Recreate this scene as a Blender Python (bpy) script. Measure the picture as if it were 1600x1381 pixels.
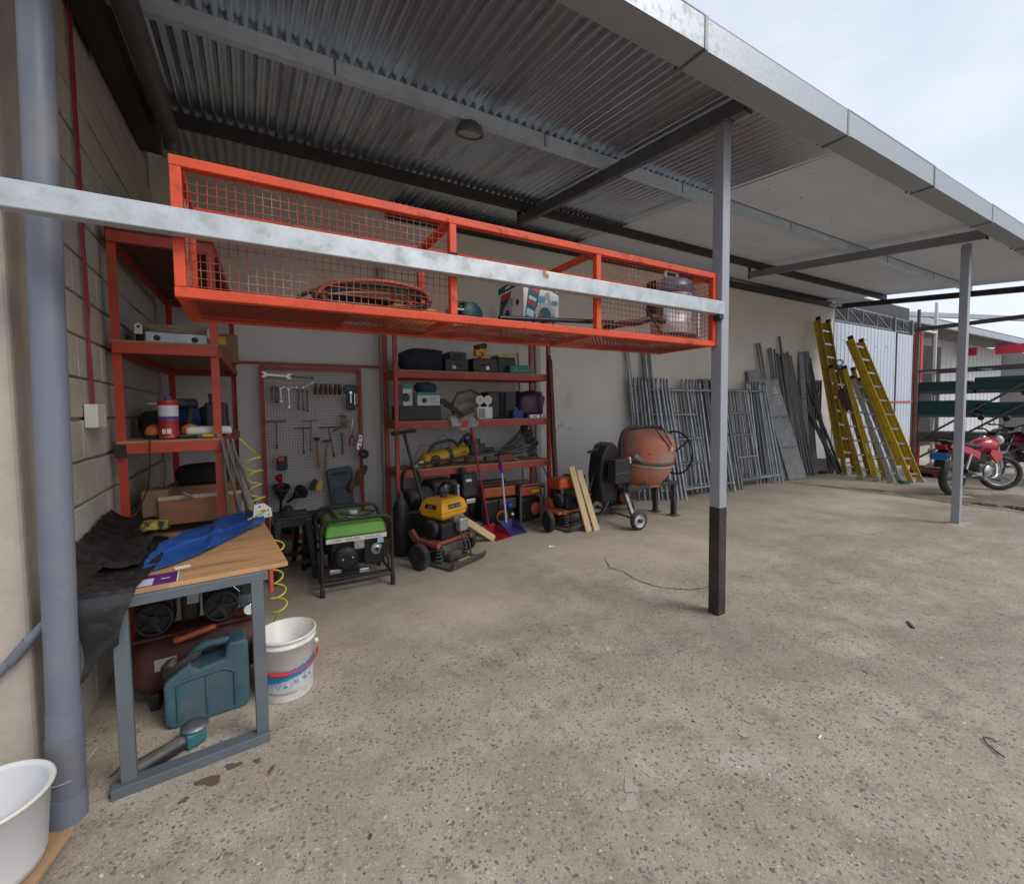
import bpy, bmesh, math, random
from math import sin, cos, pi, radians
from mathutils import Vector, Matrix
for o in list(bpy.data.objects): bpy.data.objects.remove(o)
SC = bpy.context.scene
COL = SC.collection

# ---------------------------------------------------------------- camera
YAW, PITCH, ROLL = radians(29.243), radians(-2.92), radians(-.754)
_f = Vector((sin(YAW)*cos(PITCH), cos(YAW)*cos(PITCH), sin(PITCH)))
_r = Vector((cos(YAW), -sin(YAW), 0)); _u = _r.cross(_f)
_r2 = _r*cos(ROLL) + _u*sin(ROLL); _u2 = -_r*sin(ROLL) + _u*cos(ROLL)
cam = bpy.data.cameras.new('camera'); camo = bpy.data.objects.new('camera', cam); COL.objects.link(camo)
m = Matrix.Identity(4)
for i in range(3): m[i][0] = _r2[i]; m[i][1] = _u2[i]; m[i][2] = -_f[i]
m[2][3] = 1.5
camo.matrix_world = m
cam.sensor_width = 36; cam.lens = 690.83/1600*36
cam.shift_x = 20.8/1600; cam.shift_y = -15.0/1600
cam.clip_start = .05; cam.clip_end = 2000
SC.camera = camo

# ---------------------------------------------------------------- sky, sun, exposure
SUN_EL, SUN_AZ = radians(43), radians(147)       # azimuth clockwise from +Y
W = bpy.data.worlds.new('World'); SC.world = W; W.use_nodes = True
nt = W.node_tree; nt.nodes.clear()
wo = nt.nodes.new('ShaderNodeOutputWorld'); bg = nt.nodes.new('ShaderNodeBackground')
sky = nt.nodes.new('ShaderNodeTexSky'); sky.sky_type = 'NISHITA'; sky.sun_disc = False
sky.sun_elevation = SUN_EL; sky.sun_rotation = SUN_AZ; sky.air_density = 1.2; sky.dust_density = 2.5
tc = nt.nodes.new('ShaderNodeTexCoord')
def wnoise(scale, detail, lo, hi, sz=2.2):
    mp = nt.nodes.new('ShaderNodeMapping'); mp.inputs['Scale'].default_value = (1, 1, sz); nt.links.new(tc.outputs['Generated'], mp.inputs[0])
    n = nt.nodes.new('ShaderNodeTexNoise'); n.inputs['Scale'].default_value = scale; n.inputs['Detail'].default_value = detail
    n.inputs['Roughness'].default_value = .55; nt.links.new(mp.outputs[0], n.inputs[0])
    r = nt.nodes.new('ShaderNodeMapRange'); r.inputs[1].default_value = lo; r.inputs[2].default_value = hi; nt.links.new(n.outputs[0], r.inputs[0])
    return r.outputs[0]
cl = nt.nodes.new('ShaderNodeMix'); cl.data_type = 'RGBA'
cl.inputs[6].default_value = (5.6, 6.1, 7.15, 1); cl.inputs[7].default_value = (6.9, 7.3, 8.2, 1)
nt.links.new(wnoise(2.6, 6, .32, .68), cl.inputs[0])
mx = nt.nodes.new('ShaderNodeMix'); mx.data_type = 'RGBA'
cov = nt.nodes.new('ShaderNodeMapRange'); cov.inputs[1].default_value = 0; cov.inputs[2].default_value = 1; cov.inputs[3].default_value = .82; cov.inputs[4].default_value = 1
nt.links.new(wnoise(1.7, 5, .36, .58), cov.inputs[0])
nt.links.new(cov.outputs[0], mx.inputs[0]); nt.links.new(sky.outputs[0], mx.inputs[6]); nt.links.new(cl.outputs[2], mx.inputs[7])
nt.links.new(mx.outputs[2], bg.inputs[0]); bg.inputs[1].default_value = .10
nt.links.new(bg.outputs[0], wo.inputs[0])
sl = bpy.data.lights.new('sun', 'SUN'); sl.energy = 1.5; sl.angle = radians(28); sl.color = (1, .97, .92)
so = bpy.data.objects.new('sun', sl); COL.objects.link(so)
sd = Vector((sin(SUN_AZ)*cos(SUN_EL), cos(SUN_AZ)*cos(SUN_EL), sin(SUN_EL)))
so.rotation_euler = sd.to_track_quat('Z', 'Y').to_euler(); so.location = (4, -8, 12)
vs = SC.view_settings; vs.view_transform = 'Standard'; vs.look = 'None'; vs.gamma = 1; vs.exposure = .45
SC.display_settings.display_device = 'sRGB'
SC.render.engine = 'CYCLES'
SC.cycles.max_bounces = 8; SC.cycles.diffuse_bounces = 5

# ---------------------------------------------------------------- materials
def srgb(h):
    if isinstance(h, str):
        c = [int(h[i:i+2], 16)/255 for i in (0, 2, 4)]
        return tuple(x/12.92 if x <= .04045 else ((x+.055)/1.055)**2.4 for x in c)
    return h
MATS = {}
def mat(name, col, rough=.6, metal=0., var=.12, scale=6., bump=0., bscale=60., dirt=0., dcol=(.10, .085, .07), dscale=3., dlo=.5, dhi=.72, spec=.5, coat=0., stretch=(1, 1, 1), alpha=1., trans=0., emit=0., detail=5, col2=None, c2scale=2., c2lo=.45, c2hi=.6, orand=0., dust=0., space='obj'):
    if name in MATS: return MATS[name]
    M = bpy.data.materials.new(name); M.use_nodes = True; n = M.node_tree; L = n.links; p = n.nodes['Principled BSDF']
    col = srgb(col)
    def node(t): return n.nodes.new(t)
    g = node('ShaderNodeTexCoord').outputs['Object'] if space == 'obj' else node('ShaderNodeNewGeometry').outputs['Position']
    # every object gets its own offset, so that copies do not share one stain
    oi = node('ShaderNodeObjectInfo'); ad = node('ShaderNodeVectorMath'); ad.operation = 'MULTIPLY_ADD'
    if space == 'obj':
        ad.inputs[1].default_value = (17.3, 9.1, 13.7); cb = node('ShaderNodeCombineXYZ')
        for i in range(3): L.new(oi.outputs['Random'], cb.inputs[i])
        L.new(cb.outputs[0], ad.inputs[0]); L.new(g, ad.inputs[2]); g = ad.outputs[0]
    mp = node('ShaderNodeMapping'); mp.inputs['Scale'].default_value = stretch; L.new(g, mp.inputs[0])
    def noise(sc, det=detail, rg=.6, src=None):
        t = node('ShaderNodeTexNoise'); t.inputs['Scale'].default_value = sc; t.inputs['Detail'].default_value = det; t.inputs['Roughness'].default_value = rg
        L.new((src or mp).outputs[0], t.inputs[0]); return t.outputs[0]
    def rng(s, a, b, c, d):
        t = node('ShaderNodeMapRange'); t.inputs[1].default_value = a; t.inputs[2].default_value = b; t.inputs[3].default_value = c; t.inputs[4].default_value = d
        L.new(s, t.inputs[0]); return t.outputs[0]
    def mix(f, a, b, bt='MIX'):
        t = node('ShaderNodeMix'); t.data_type = 'RGBA'; t.blend_type = bt
        for s, i in ((f, 0), (a, 6), (b, 7)):
            if isinstance(s, (int, float)): t.inputs[i].default_value = s
            elif isinstance(s, tuple): t.inputs[i].default_value = (*s[:3], 1)
            else: L.new(s, t.inputs[i])
        return t.outputs[2]
    c = col
    if col2 is not None: c = mix(rng(noise(c2scale, 6, .65), c2lo, c2hi, 0, 1), c, srgb(col2))
    if var > 0:
        v = rng(noise(scale), .25, .75, 1-var, 1+var)
        cc = node('ShaderNodeCombineXYZ')
        for i in range(3): L.new(v, cc.inputs[i])
        c = mix(1., c, cc.outputs[0], 'MULTIPLY')
    if orand > 0:
        ov = rng(oi.outputs['Random'], 0, 1, 1-orand, 1+orand); oc = node('ShaderNodeCombineXYZ')
        for i in range(3): L.new(ov, oc.inputs[i])
        c = mix(1., c, oc.outputs[0], 'MULTIPLY')
    r = rough
    if dirt > 0:
        dm = rng(noise(dscale, 8, .68), dlo, dhi, 0, dirt)
        c = mix(dm, c, srgb(dcol)); r = mix(dm, (rough,)*3, (.85,)*3)
    if dust > 0:   # settled dust on upward faces
        gn_ = node('ShaderNodeNewGeometry'); sz = node('ShaderNodeSeparateXYZ'); L.new(gn_.outputs['Normal'], sz.inputs[0])
        mm = node('ShaderNodeMath'); mm.operation = 'MULTIPLY'; L.new(rng(sz.outputs[2], .35, .95, 0, dust), mm.inputs[0]); L.new(rng(noise(9, 6, .7), .3, .62, .25, 1), mm.inputs[1])
        c = mix(mm.outputs[0], c, (.27, .24, .2))
    if isinstance(c, tuple): p.inputs['Base Color'].default_value = (*c, 1)
    else: L.new(c, p.inputs['Base Color'])
    if dirt > 0: L.new(r, p.inputs['Roughness'])
    else:
        L.new(rng(noise(scale*2.3), .3, .7, max(.04, rough-.09), min(1, rough+.09)), p.inputs['Roughness'])
    p.inputs['Metallic'].default_value = metal
    p.inputs['Specular IOR Level'].default_value = spec
    p.inputs['Coat Weight'].default_value = coat; p.inputs['Coat Roughness'].default_value = .15
    if alpha < 1: p.inputs['Alpha'].default_value = alpha
    if trans: p.inputs['Transmission Weight'].default_value = trans
    if bump > 0:
        b = node('ShaderNodeBump'); b.inputs['Strength'].default_value = bump; b.inputs['Distance'].default_value = .01
        L.new(noise(bscale, 4, .6), b.inputs['Height']); L.new(b.outputs[0], p.inputs['Normal'])
    if emit: p.inputs['Emission Color'].default_value = (*col, 1); p.inputs['Emission Strength'].default_value = emit
    MATS[name] = M; return M

# ---------------------------------------------------------------- mesh builder
def V(*a): return Vector(a if len(a) > 1 else a[0])
def frame(d, up=(0, 0, 1)):
    d = Vector(d).normalized(); up = Vector(up)
    if abs(d.dot(up)) > .98: up = Vector((1, 0, 0)) if abs(d.x) < .9 else Vector((0, 1, 0))
    s = up.cross(d).normalized(); u = d.cross(s)
    return s, u, d
class B:
    def __init__(s, M=None): s.v = []; s.f = []; s.s = []; s.mi = []; s.M = M; s.cur = 0
    def add(s, vs, fs, smooth=False):
        k = len(s.v)
        for v in vs:
            v = Vector(v); s.v.append(tuple(s.M @ v) if s.M else tuple(v))
        for f in fs: s.f.append([i+k for i in f]); s.s.append(smooth); s.mi.append(s.cur)
        return s
    def bx(s, x0, x1, y0, y1, z0, z1):
        return s.add([(x, y, z) for z in (z0, z1) for y in (y0, y1) for x in (x0, x1)],
            [(0, 2, 3, 1), (4, 5, 7, 6), (0, 1, 5, 4), (2, 6, 7, 3), (0, 4, 6, 2), (1, 3, 7, 5)])
    def box(s, c, d, R=None):
        h = [x/2 for x in d]; R = R or Matrix.Identity(3); c = Vector(c)
        return s.add([c + R @ Vector((x, y, z)) for z in (-h[2], h[2]) for y in (-h[1], h[1]) for x in (-h[0], h[0])],
            [(0, 2, 3, 1), (4, 5, 7, 6), (0, 1, 5, 4), (2, 6, 7, 3), (0, 4, 6, 2), (1, 3, 7, 5)])
    def bar(s, p, q, w, h, up=(0, 0, 1)):
        p = Vector(p); q = Vector(q); a, b, d = frame(q-p, up)
        vs = [c + a*x*w/2 + b*y*h/2 for c in (p, q) for y in (-1, 1) for x in (-1, 1)]
        return s.add(vs, [(0, 2, 3, 1), (4, 5, 7, 6), (0, 1, 5, 4), (2, 6, 7, 3), (0, 4, 6, 2), (1, 3, 7, 5)])
    def tube(s, p, q, r, n=10, r2=None, cap=True):
        p = Vector(p); q = Vector(q); a, b, d = frame(q-p); r2 = r if r2 is None else r2
        vs = [c + (a*cos(2*pi*i/n) + b*sin(2*pi*i/n))*rr for c, rr in ((p, r), (q, r2)) for i in range(n)]
        s.add(vs, [(i, (i+1) % n, n+(i+1) % n, n+i) for i in range(n)], True)
        if cap:
            s.add(vs[:n], [tuple(reversed(range(n)))]); s.add(vs[n:], [tuple(range(n))])
        return s
    def path(s, pts, r, n=7, closed=False, flat=1.):
        pts = [Vector(p) for p in pts]; N = len(pts); vs = []; u = None
        for i, p in enumerate(pts):
            a = pts[i-1] if (i > 0 or closed) else p; b = pts[(i+1) % N] if (i < N-1 or closed) else p
            d = (b-a).normalized() if (b-a).length > 1e-9 else Vector((0, 0, 1))
            if u is None: sx, u, d = frame(d)
            else:
                u = (u - d*u.dot(d))
                u = u.normalized() if u.length > 1e-6 else frame(d)[1]
            sx = u.cross(d)
            rr = r[i] if isinstance(r, (list, tuple)) else r
            vs += [p + sx*cos(2*pi*k/n)*rr + u*sin(2*pi*k/n)*rr*flat for k in range(n)]
        fs = []
        for i in range(N if closed else N-1):
            j = (i+1) % N
            fs += [(i*n+k, i*n+(k+1) % n, j*n+(k+1) % n, j*n+k) for k in range(n)]
        s.add(vs, fs, True)
        if not closed: s.add(vs[:n], [tuple(reversed(range(n)))]); s.add(vs[-n:], [tuple(range(n))])
        return s
    def lathe(s, prof, n=24, c=(0, 0, 0), d=(0, 0, 1), up=(0, 0, 1), smooth=True, cap=True):
        c = Vector(c); a, b, d = frame(d, up)
        vs = [c + (a*cos(2*pi*i/n) + b*sin(2*pi*i/n))*r + d*z for r, z in prof for i in range(n)]
        m = len(prof)
        s.add(vs, [(j*n+i, j*n+(i+1) % n, (j+1)*n+(i+1) % n, (j+1)*n+i) for j in range(m-1) for i in range(n)], smooth)
        if cap:
            if prof[0][0] > 1e-5: s.add(vs[:n], [tuple(reversed(range(n)))])
            if prof[-1][0] > 1e-5: s.add(vs[-n:], [tuple(range(n))])
        return s
    def torus(s, c, R, r, d=(0, 0, 1), n=28, m=8, a0=0, a1=2*pi, up=(0, 0, 1)):
        x, y, d = frame(d, up); c = Vector(c); full = abs(a1-a0-2*pi) < 1e-6
        k = n if full else n+1
        return s.path([c + (x*cos(a0+(a1-a0)*i/n) + y*sin(a0+(a1-a0)*i/n))*R for i in range(k)], r, m, full)
    def prism(s, poly, d0, d1, ax='y', smooth=False):
        def P(a, b, t): return (a, t, b) if ax == 'y' else ((t, a, b) if ax == 'x' else (a, b, t))
        n = len(poly); vs = [P(a, b, d0) for a, b in poly] + [P(a, b, d1) for a, b in poly]
        return s.add(vs, [tuple(range(n)), tuple(range(2*n-1, n-1, -1))] + [(i, n+i, n+(i+1) % n, (i+1) % n) for i in range(n)], smooth)
    def blob(s, c, d, seed=0, amp=.25, sub=3, flat=True, fr=3., squash=.9):
        rnd = random.Random(seed); bm = bmesh.new(); bmesh.ops.create_icosphere(bm, subdivisions=sub, radius=1)
        off = [Vector([rnd.uniform(-9, 9) for _ in range(3)]) for _ in range(3)]
        from mathutils import noise as N
        vs = []
        for v in bm.verts:
            p = v.co.copy(); k = 1 + amp*N.noise(p*fr*.5 + off[0]) + amp*.5*N.noise(p*fr + off[1]) + amp*.35*abs(N.noise(p*fr*2.2 + off[2]))
            q = p*k
            e = .62   # towards a superellipsoid: bags and bundles are boxy
            q = Vector([math.copysign(abs(t)**e, t) if abs(t) > 1e-6 else 0 for t in q])*squash
            if flat and q.z < -.8: q.z = -.8 + (q.z+.8)*.1
            vs.append((c[0]+q.x*d[0]/2, c[1]+q.y*d[1]/2, c[2]+q.z*d[2]/2))
        s.add(vs, [[x.index for x in f.verts] for f in bm.faces], True); bm.free(); return s
    def grid(s, nx, ny, fn, smooth=True):
        vs = [fn(i/nx, j/ny) for j in range(ny+1) for i in range(nx+1)]
        return s.add(vs, [(j*(nx+1)+i, j*(nx+1)+i+1, (j+1)*(nx+1)+i+1, (j+1)*(nx+1)+i) for j in range(ny) for i in range(nx)], smooth)
    def mesh(s, name):
        me = bpy.data.meshes.new(name); me.from_pydata(s.v, [], s.f); me.polygons.foreach_set('use_smooth', s.s)
        me.polygons.foreach_set('material_index', s.mi); me.update(); return me
    def build(s, name, mt, parent=None, bev=0, seg=2, loc=None, solid=0, kind=None, label=None, wn=False):
        me = s.mesh(name)
        for x in (mt if isinstance(mt, (list, tuple)) else [mt]): me.materials.append(x)
        o = bpy.data.objects.new(name, me); COL.objects.link(o)
        if parent is not None: o.parent = parent
        if loc: o.location = loc
        if solid: md = o.modifiers.new('solid', 'SOLIDIFY'); md.thickness = solid; md.offset = 0
        if bev: md = o.modifiers.new('bevel', 'BEVEL'); md.width = bev; md.segments = seg; md.limit_method = 'ANGLE'; md.angle_limit = radians(35)
        if kind: o['kind'] = kind
        if label: o['label'] = label
        return o
def thing(name, label, cat, loc=(0, 0, 0), rz=0, group=None, rot=None):
    o = bpy.data.objects.new(name, None); COL.objects.link(o); o.empty_display_size = .1
    o.location = loc; o.rotation_euler = rot or (0, 0, rz); o['label'] = label; o['category'] = cat
    if group: o['group'] = group
    return o
def one(name, label, cat, b, mt, loc=(0, 0, 0), rz=0, bev=0, group=None, solid=0, rot=None, seg=2):
    o = b.build(name, mt, bev=bev, solid=solid, seg=seg); o.location = loc; o.rotation_euler = rot or (0, 0, rz)
    o['label'] = label; o['category'] = cat
    if group: o['group'] = group
    return o
def struct(name, b, mt, parent=None, bev=0):
    o = b.build(name, mt, parent, bev)
    if parent is None: o['kind'] = 'structure'
    return o
def copy_tree(o, parent=None, loc=None, rot=None, label=None):
    c = o.copy(); COL.objects.link(c); c.parent = parent
    if loc is not None: c.location = loc
    if rot is not None: c.rotation_euler = rot
    if label: c['label'] = label
    for ch in list(o.children): copy_tree(ch, c)
    return c
def text(s, size, mt, parent, M, name='lettering', th=.0006, sx=1.):
    # print too small to read in the photograph: a row of letter-like strokes of the same length and height
    r = random.Random(len(s)*7+int(size*1e4)); b = B(M); n = len(s); w = size*.62*sx; x = -n*w/2; h = size*.34; t = size*.09
    for ch in s:
        if ch != ' ':
            a, c = x+w*.12, x+w*.82; k = r.randrange(4)
            b.bx(a, a+t, -h, h, -th, th)
            if k in (0, 2): b.bx(c-t, c, -h, h, -th, th)
            if k in (0, 1): b.bx(a+t, c-t if k == 0 else c, h-t, h, -th, th)
            if k in (0, 1, 3): b.bx(a+t, c-t if k == 0 else c, -h, -h+t, -th, th)
            if k in (1, 2): b.bx(a+t, c-t if k == 2 else c, -t/2, t/2, -th, th)
        x += w
    return b.build(name, mt, parent)
def RX(a): return Matrix.Rotation(a, 4, 'X')
def RY(a): return Matrix.Rotation(a, 4, 'Y')
def RZ(a): return Matrix.Rotation(a, 4, 'Z')
def T(*a): return Matrix.Translation(Vector(a))
def arc(c, r, a0, a1, n, ax='xy'):
    out = []
    for i in range(n+1):
        a = a0+(a1-a0)*i/n; x = r*cos(a); y = r*sin(a)
        out.append({'xy': (c[0]+x, c[1]+y, c[2]), 'xz': (c[0]+x, c[1], c[2]+y), 'yz': (c[0], c[1]+x, c[2]+y)}[ax])
    return out
def rounded(pts, r, n=4, closed=False):
    # a polyline with rounded corners
    P = [Vector(p) for p in pts]; out = []; N = len(P)
    for i, p in enumerate(P):
        if not closed and i in (0, N-1): out.append(p); continue
        a = P[i-1]; b = P[(i+1) % N]; da = (a-p); db = (b-p); k = min(r, da.length*.48, db.length*.48)
        s = p + da.normalized()*k; e = p + db.normalized()*k
        for t in range(n+1): t /= n; out.append(s*(1-t)**2 + p*2*t*(1-t) + e*t*t)
    return out

# shared materials
galv = mat('galvanised_steel', (.42, .44, .46), .42, .75, .16, 14, dirt=.35, dcol=(.22, .21, .2), dscale=5, bump=.05, bscale=90)
galv_dark = mat('weathered_steel', (.20, .21, .225), .5, .7, .2, 9, dirt=.4, dcol=(.10, .09, .085))
scaf_m = mat('scaffold_zinc', (.30, .315, .325), .45, .65, .2, 9, orand=.5, dirt=.45, dcol=(.17, .16, .145), dscale=7)
orange_m = mat('orange_paint', (.60, .062, .016), .45, 0, .16, 7, dirt=.65, dcol=(.10, .03, .022), dscale=13, dlo=.56, dhi=.66, spec=.4)
red_m = mat('red_oxide_paint', (.36, .045, .032), .48, 0, .15, 5, dirt=.4, dcol=(.10, .03, .025), dscale=6)
black_m = mat('black_plastic', (.016, .016, .017), .5, 0, .25, 9, dirt=.4, dscale=7, dcol=(.09, .08, .07), dust=.35)
blackgloss = mat('black_gloss_plastic', (.012, .012, .013), .3, 0, .1)
blacksteel = mat('black_painted_steel', (.018, .018, .019), .4, .1, .15, dust=.3, dirt=.35, dcol=(.1, .085, .07))
rubber = mat('rubber', (.022, .021, .02), .8, 0, .2, dust=.3, dirt=.5, dcol=(.14, .125, .105), dscale=8)
white_p = mat('white_plastic', (.68, .67, .64), .45, 0, .05, dirt=.25, dcol=(.35, .32, .27))
alu = mat('cast_aluminium', (.48, .48, .47), .4, .85, .15, dust=.3, dirt=.45, dcol=(.10, .09, .08), dscale=14)
chrome = mat('chrome', (.72, .72, .72), .18, 1, .05)
teal_m = mat('teal_plastic', (.028, .10, .125), .5, 0, .2, dirt=.5, dcol=(.15, .145, .13), dscale=4, dlo=.45, dhi=.72, bump=.08, bscale=40)
navy_cloth = mat('navy_cloth', (.016, .018, .028), .9, 0, .25, bump=.2, bscale=120)
black_cloth = mat('black_cloth', (.012, .012, .013), .9, 0, .25, bump=.25, bscale=150)
yellow_m = mat('yellow_plastic', (.72, .42, .02), .42, 0, .08, dirt=.3, dcol=(.2, .13, .05))
print_dark = mat('print_dark', (.02, .022, .025), .5, 0, 0)
print_white = mat('print_white', (.72, .72, .7), .5, 0, .03)
print_teal = mat('print_teal', (.02, .19, .17), .5, 0, .05)
print_red = mat('print_red', (.55, .03, .03), .5, 0, .05)
print_grey = mat('print_grey', (.3, .31, .32), .5, 0, .05)
wood_pale = mat('pale_pine', (.56, .41, .22), .7, 0, .2, 3, stretch=(9, 9, 1), dirt=.2, dcol=(.3, .2, .1))
ply_m = mat('plywood', (.34, .2, .1), .75, 0, .2, 4, stretch=(1, 6, 1), dirt=.3, dcol=(.14, .1, .07))
card_m = mat('cardboard', (.26, .16, .09), .85, 0, .12, dirt=.3, dcol=(.12, .08, .05))

# ================================================================ ground
def ground_material():
    M = bpy.data.materials.new('exposed_aggregate_concrete'); M.use_nodes = True; n = M.node_tree; L = n.links; p = n.nodes['Principled BSDF']
    N = n.nodes.new; g = N('ShaderNodeNewGeometry').outputs['Position']
    def noise(sc, det=6, rg=.6, src=g):
        t = N('ShaderNodeTexNoise'); t.inputs['Scale'].default_value = sc; t.inputs['Detail'].default_value = det; t.inputs['Roughness'].default_value = rg; L.new(src, t.inputs[0]); return t.outputs
    def rng(s, a, b, c=0, d=1):
        t = N('ShaderNodeMapRange'); 
        for i, x in enumerate((a, b, c, d)): t.inputs[i+1].default_value = x
        L.new(s, t.inputs[0]); return t.outputs[0]
    def mix(f, a, b, bt='MIX'):
        t = N('ShaderNodeMix'); t.data_type = 'RGBA'; t.blend_type = bt
        for s, i in ((f, 0), (a, 6), (b, 7)):
            if isinstance(s, (int, float)): t.inputs[i].default_value = s
            elif isinstance(s, tuple): t.inputs[i].default_value = (*s[:3], 1)
            else: L.new(s, t.inputs[i])
        return t.outputs[2]
    def math_(op, a, b):
        t = N('ShaderNodeMath'); t.operation = op
        for i, s in enumerate((a, b)):
            if isinstance(s, (int, float)): t.inputs[i].default_value = s
            else: L.new(s, t.inputs[i])
        return t.outputs[0]
    sep = N('ShaderNodeSeparateXYZ'); L.new(g, sep.inputs[0])
    big = noise(.55, 7, .62)[0]; mid = noise(2.6, 8, .65)[0]; fine = noise(85, 4, .7)[0]
    c = mix(rng(big, .35, .65), (.265, .224, .175), (.375, .322, .255))
    c = mix(rng(mid, .42, .68), c, (.43, .375, .305))
    c = mix(rng(noise(5.5, 9, .72)[0], .52, .68, 0, .65), c, (.165, .14, .112))
    c = mix(rng(noise(1.3, 9, .75)[0], .56, .66, 0, .55), c, (.46, .425, .37))
    c = mix(rng(noise(14, 8, .75)[0], .56, .66, 0, .6), c, (.43, .39, .33))
    c = mix(rng(noise(.42, 6, .65)[0], .5, .62, 0, .5), c, (.20, .175, .145))
    # laitance worn off: stones show in the yard, a trowelled skin stays towards the wall
    wob = math_('ADD', sep.outputs[1], math_('MULTIPLY', math_('SUBTRACT', noise(.8, 4)[0], .5), 2.6))
    wear = rng(wob, 3.5, 2.3)
    c = mix(math_('MULTIPLY', rng(wob, 2.2, 3.2, 0, .75), rng(noise(1.1, 6, .65)[0], .35, .6, .35, 1)), c, (.50, .435, .345))
    dv = N('ShaderNodeMix'); dv.data_type = 'VECTOR'; dv.inputs[0].default_value = .018
    L.new(g, dv.inputs[4]); L.new(noise(30, 2)[1], dv.inputs[5])
    def stones(sc, lo, hi, keep):
        v = N('ShaderNodeTexVoronoi'); v.inputs['Scale'].default_value = sc; L.new(dv.outputs[1], v.inputs[0])
        sp = N('ShaderNodeSeparateColor'); L.new(v.outputs['Color'], sp.inputs[0])
        size = rng(sp.outputs[0], 0, 1, lo, hi)
        m = rng(math_('SUBTRACT', v.outputs['Distance'], size), .04, -.04)
        kp = rng(sp.outputs[1], keep-.001, keep+.001, 1, 0)
        return math_('MULTIPLY', m, kp), sp.outputs[2]
    m1, k1 = stones(44, .16, .38, .55); m2, k2 = stones(92, .2, .46, .66); m3, k3 = stones(190, .22, .48, .6)
    def ramp(k):
        r = N('ShaderNodeValToRGB'); r.color_ramp.interpolation = 'CONSTANT'
        cols = [(0, (.085, .077, .073)), (.22, (.15, .135, .125)), (.42, (.22, .19, .16)), (.6, (.33, .29, .235)), (.78, (.50, .46, .39)), (.9, (.13, .14, .17))]
        e = r.color_ramp.elements
        while len(e) < len(cols): e.new(.5)
        for x, (pos, cc) in zip(e, cols): x.position = pos; x.color = (*cc, 1)
        L.new(k, r.inputs[0]); return r.outputs[0]
    s3 = math_('MULTIPLY', m3, rng(wear, 0, 1, .1, .6)); c = mix(s3, c, ramp(k3))
    patch = rng(noise(2.1, 6, .7)[0], .38, .58, .6, 1)
    wear = math_('MULTIPLY', wear, patch)
    s2 = math_('MULTIPLY', m2, rng(wear, 0, 1, .06, .8)); s1 = math_('MULTIPLY', m1, rng(wear, 0, 1, .08, .9))
    c = mix(s2, c, ramp(k2)); c = mix(s1, c, ramp(k1))
    f3 = N('ShaderNodeCombineXYZ'); fv = rng(fine, .2, .8, .82, 1.16)
    for i in range(3): L.new(fv, f3.inputs[i])
    c = mix(1., c, f3.outputs[0], 'MULTIPLY')
    L.new(c, p.inputs['Base Color'])
    L.new(rng(mid, .3, .7, .72, .93), p.inputs['Roughness']); p.inputs['Specular IOR Level'].default_value = .3
    b = N('ShaderNodeBump'); b.inputs['Strength'].default_value = .8; b.inputs['Distance'].default_value = .006
    h = math_('ADD', math_('MULTIPLY', fine, .35), math_('ADD', math_('MULTIPLY', s1, .35), math_('MULTIPLY', noise(22, 5)[0], .5)))
    L.new(h, b.inputs['Height']); L.new(b.outputs[0], p.inputs['Normal'])
    return M
gm = ground_material()
ground = struct('ground', B().bx(-400, 400, -400, 400, -.3, 0), gm)

# loose and exposed stones, nearest the camera, as real flat domes
rnd = random.Random(5)
st = B()
for i in range(17000):
    d = rnd.random()**.62*5.2 + .55; a = YAW + rnd.uniform(-.92, .95)
    x, y = d*sin(a), d*cos(a)
    if y > 2.3 + rnd.gauss(0, .5) or x < -.62 or (x < .1 and y > 2.05): continue
    st.cur = rnd.choices((0, 1, 2, 3, 4), (24, 26, 26, 18, 6))[0]
    s1 = rnd.lognormvariate(-5.5, .45); s2 = s1*rnd.uniform(.45, .8); an = rnd.uniform(0, pi); h = s1*rnd.uniform(.06, .16)
    k = 7; ring = []; top = []
    for j in range(k):
        q = 2*pi*j/k; rr = rnd.uniform(.8, 1.1); u, w = cos(q)*s1*rr, sin(q)*s2*rr
        ring.append((x+u*cos(an)-w*sin(an), y+u*sin(an)+w*cos(an), -.001)); top.append((x+.66*(u*cos(an)-w*sin(an)), y+.66*(u*sin(an)+w*cos(an)), h))
    st.add(ring+top, [tuple(range(k, 2*k))] + [(j, (j+1) % k, k+(j+1) % k, k+j) for j in range(k)])
so_ = st.build('exposed_stones', [mat('stone_dark', (.08, .072, .07), .6, 0, .3), mat('stone_grey', (.15, .14, .135), .65, 0, .3), mat('stone_brown', (.20, .165, .13), .7, 0, .3), mat('stone_cream', (.5, .45, .37), .7, 0, .2), mat('stone_blue', (.09, .11, .15), .6, 0, .3)], kind='stuff')
so_['label'] = 'small exposed stones set in the concrete yard floor'; so_['category'] = 'stones'

# cracks and joints in the slab
def ribbon(pts, w, z=.003, seed=1):
    r = random.Random(seed); b = B(); L_ = []; R_ = []
    pts = [Vector((*p, 0)) for p in pts]; fine = []
    for a, c in zip(pts, pts[1:]):
        k = max(2, int((c-a).length/.04))
        for i in range(k): fine.append(a.lerp(c, i/k) + Vector((r.gauss(0, .007), r.gauss(0, .007), 0)))
    fine.append(pts[-1])
    for i, q in enumerate(fine):
        d = (fine[min(i+1, len(fine)-1)] - fine[max(i-1, 0)]).normalized(); nrm = Vector((-d.y, d.x, 0)); ww = w*r.uniform(.4, 1.2)*min(1, i/4, (len(fine)-1-i)/4 + .2)/2
        L_.append((q.x+nrm.x*ww, q.y+nrm.y*ww, z)); R_.append((q.x-nrm.x*ww, q.y-nrm.y*ww, z))
    n = len(fine); return b.add(L_+R_, [(i, n+i, n+i+1, i+1) for i in range(n-1)])
crack_m = mat('crack_dirt', (.10, .082, .066), .95, 0, .3)
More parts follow.
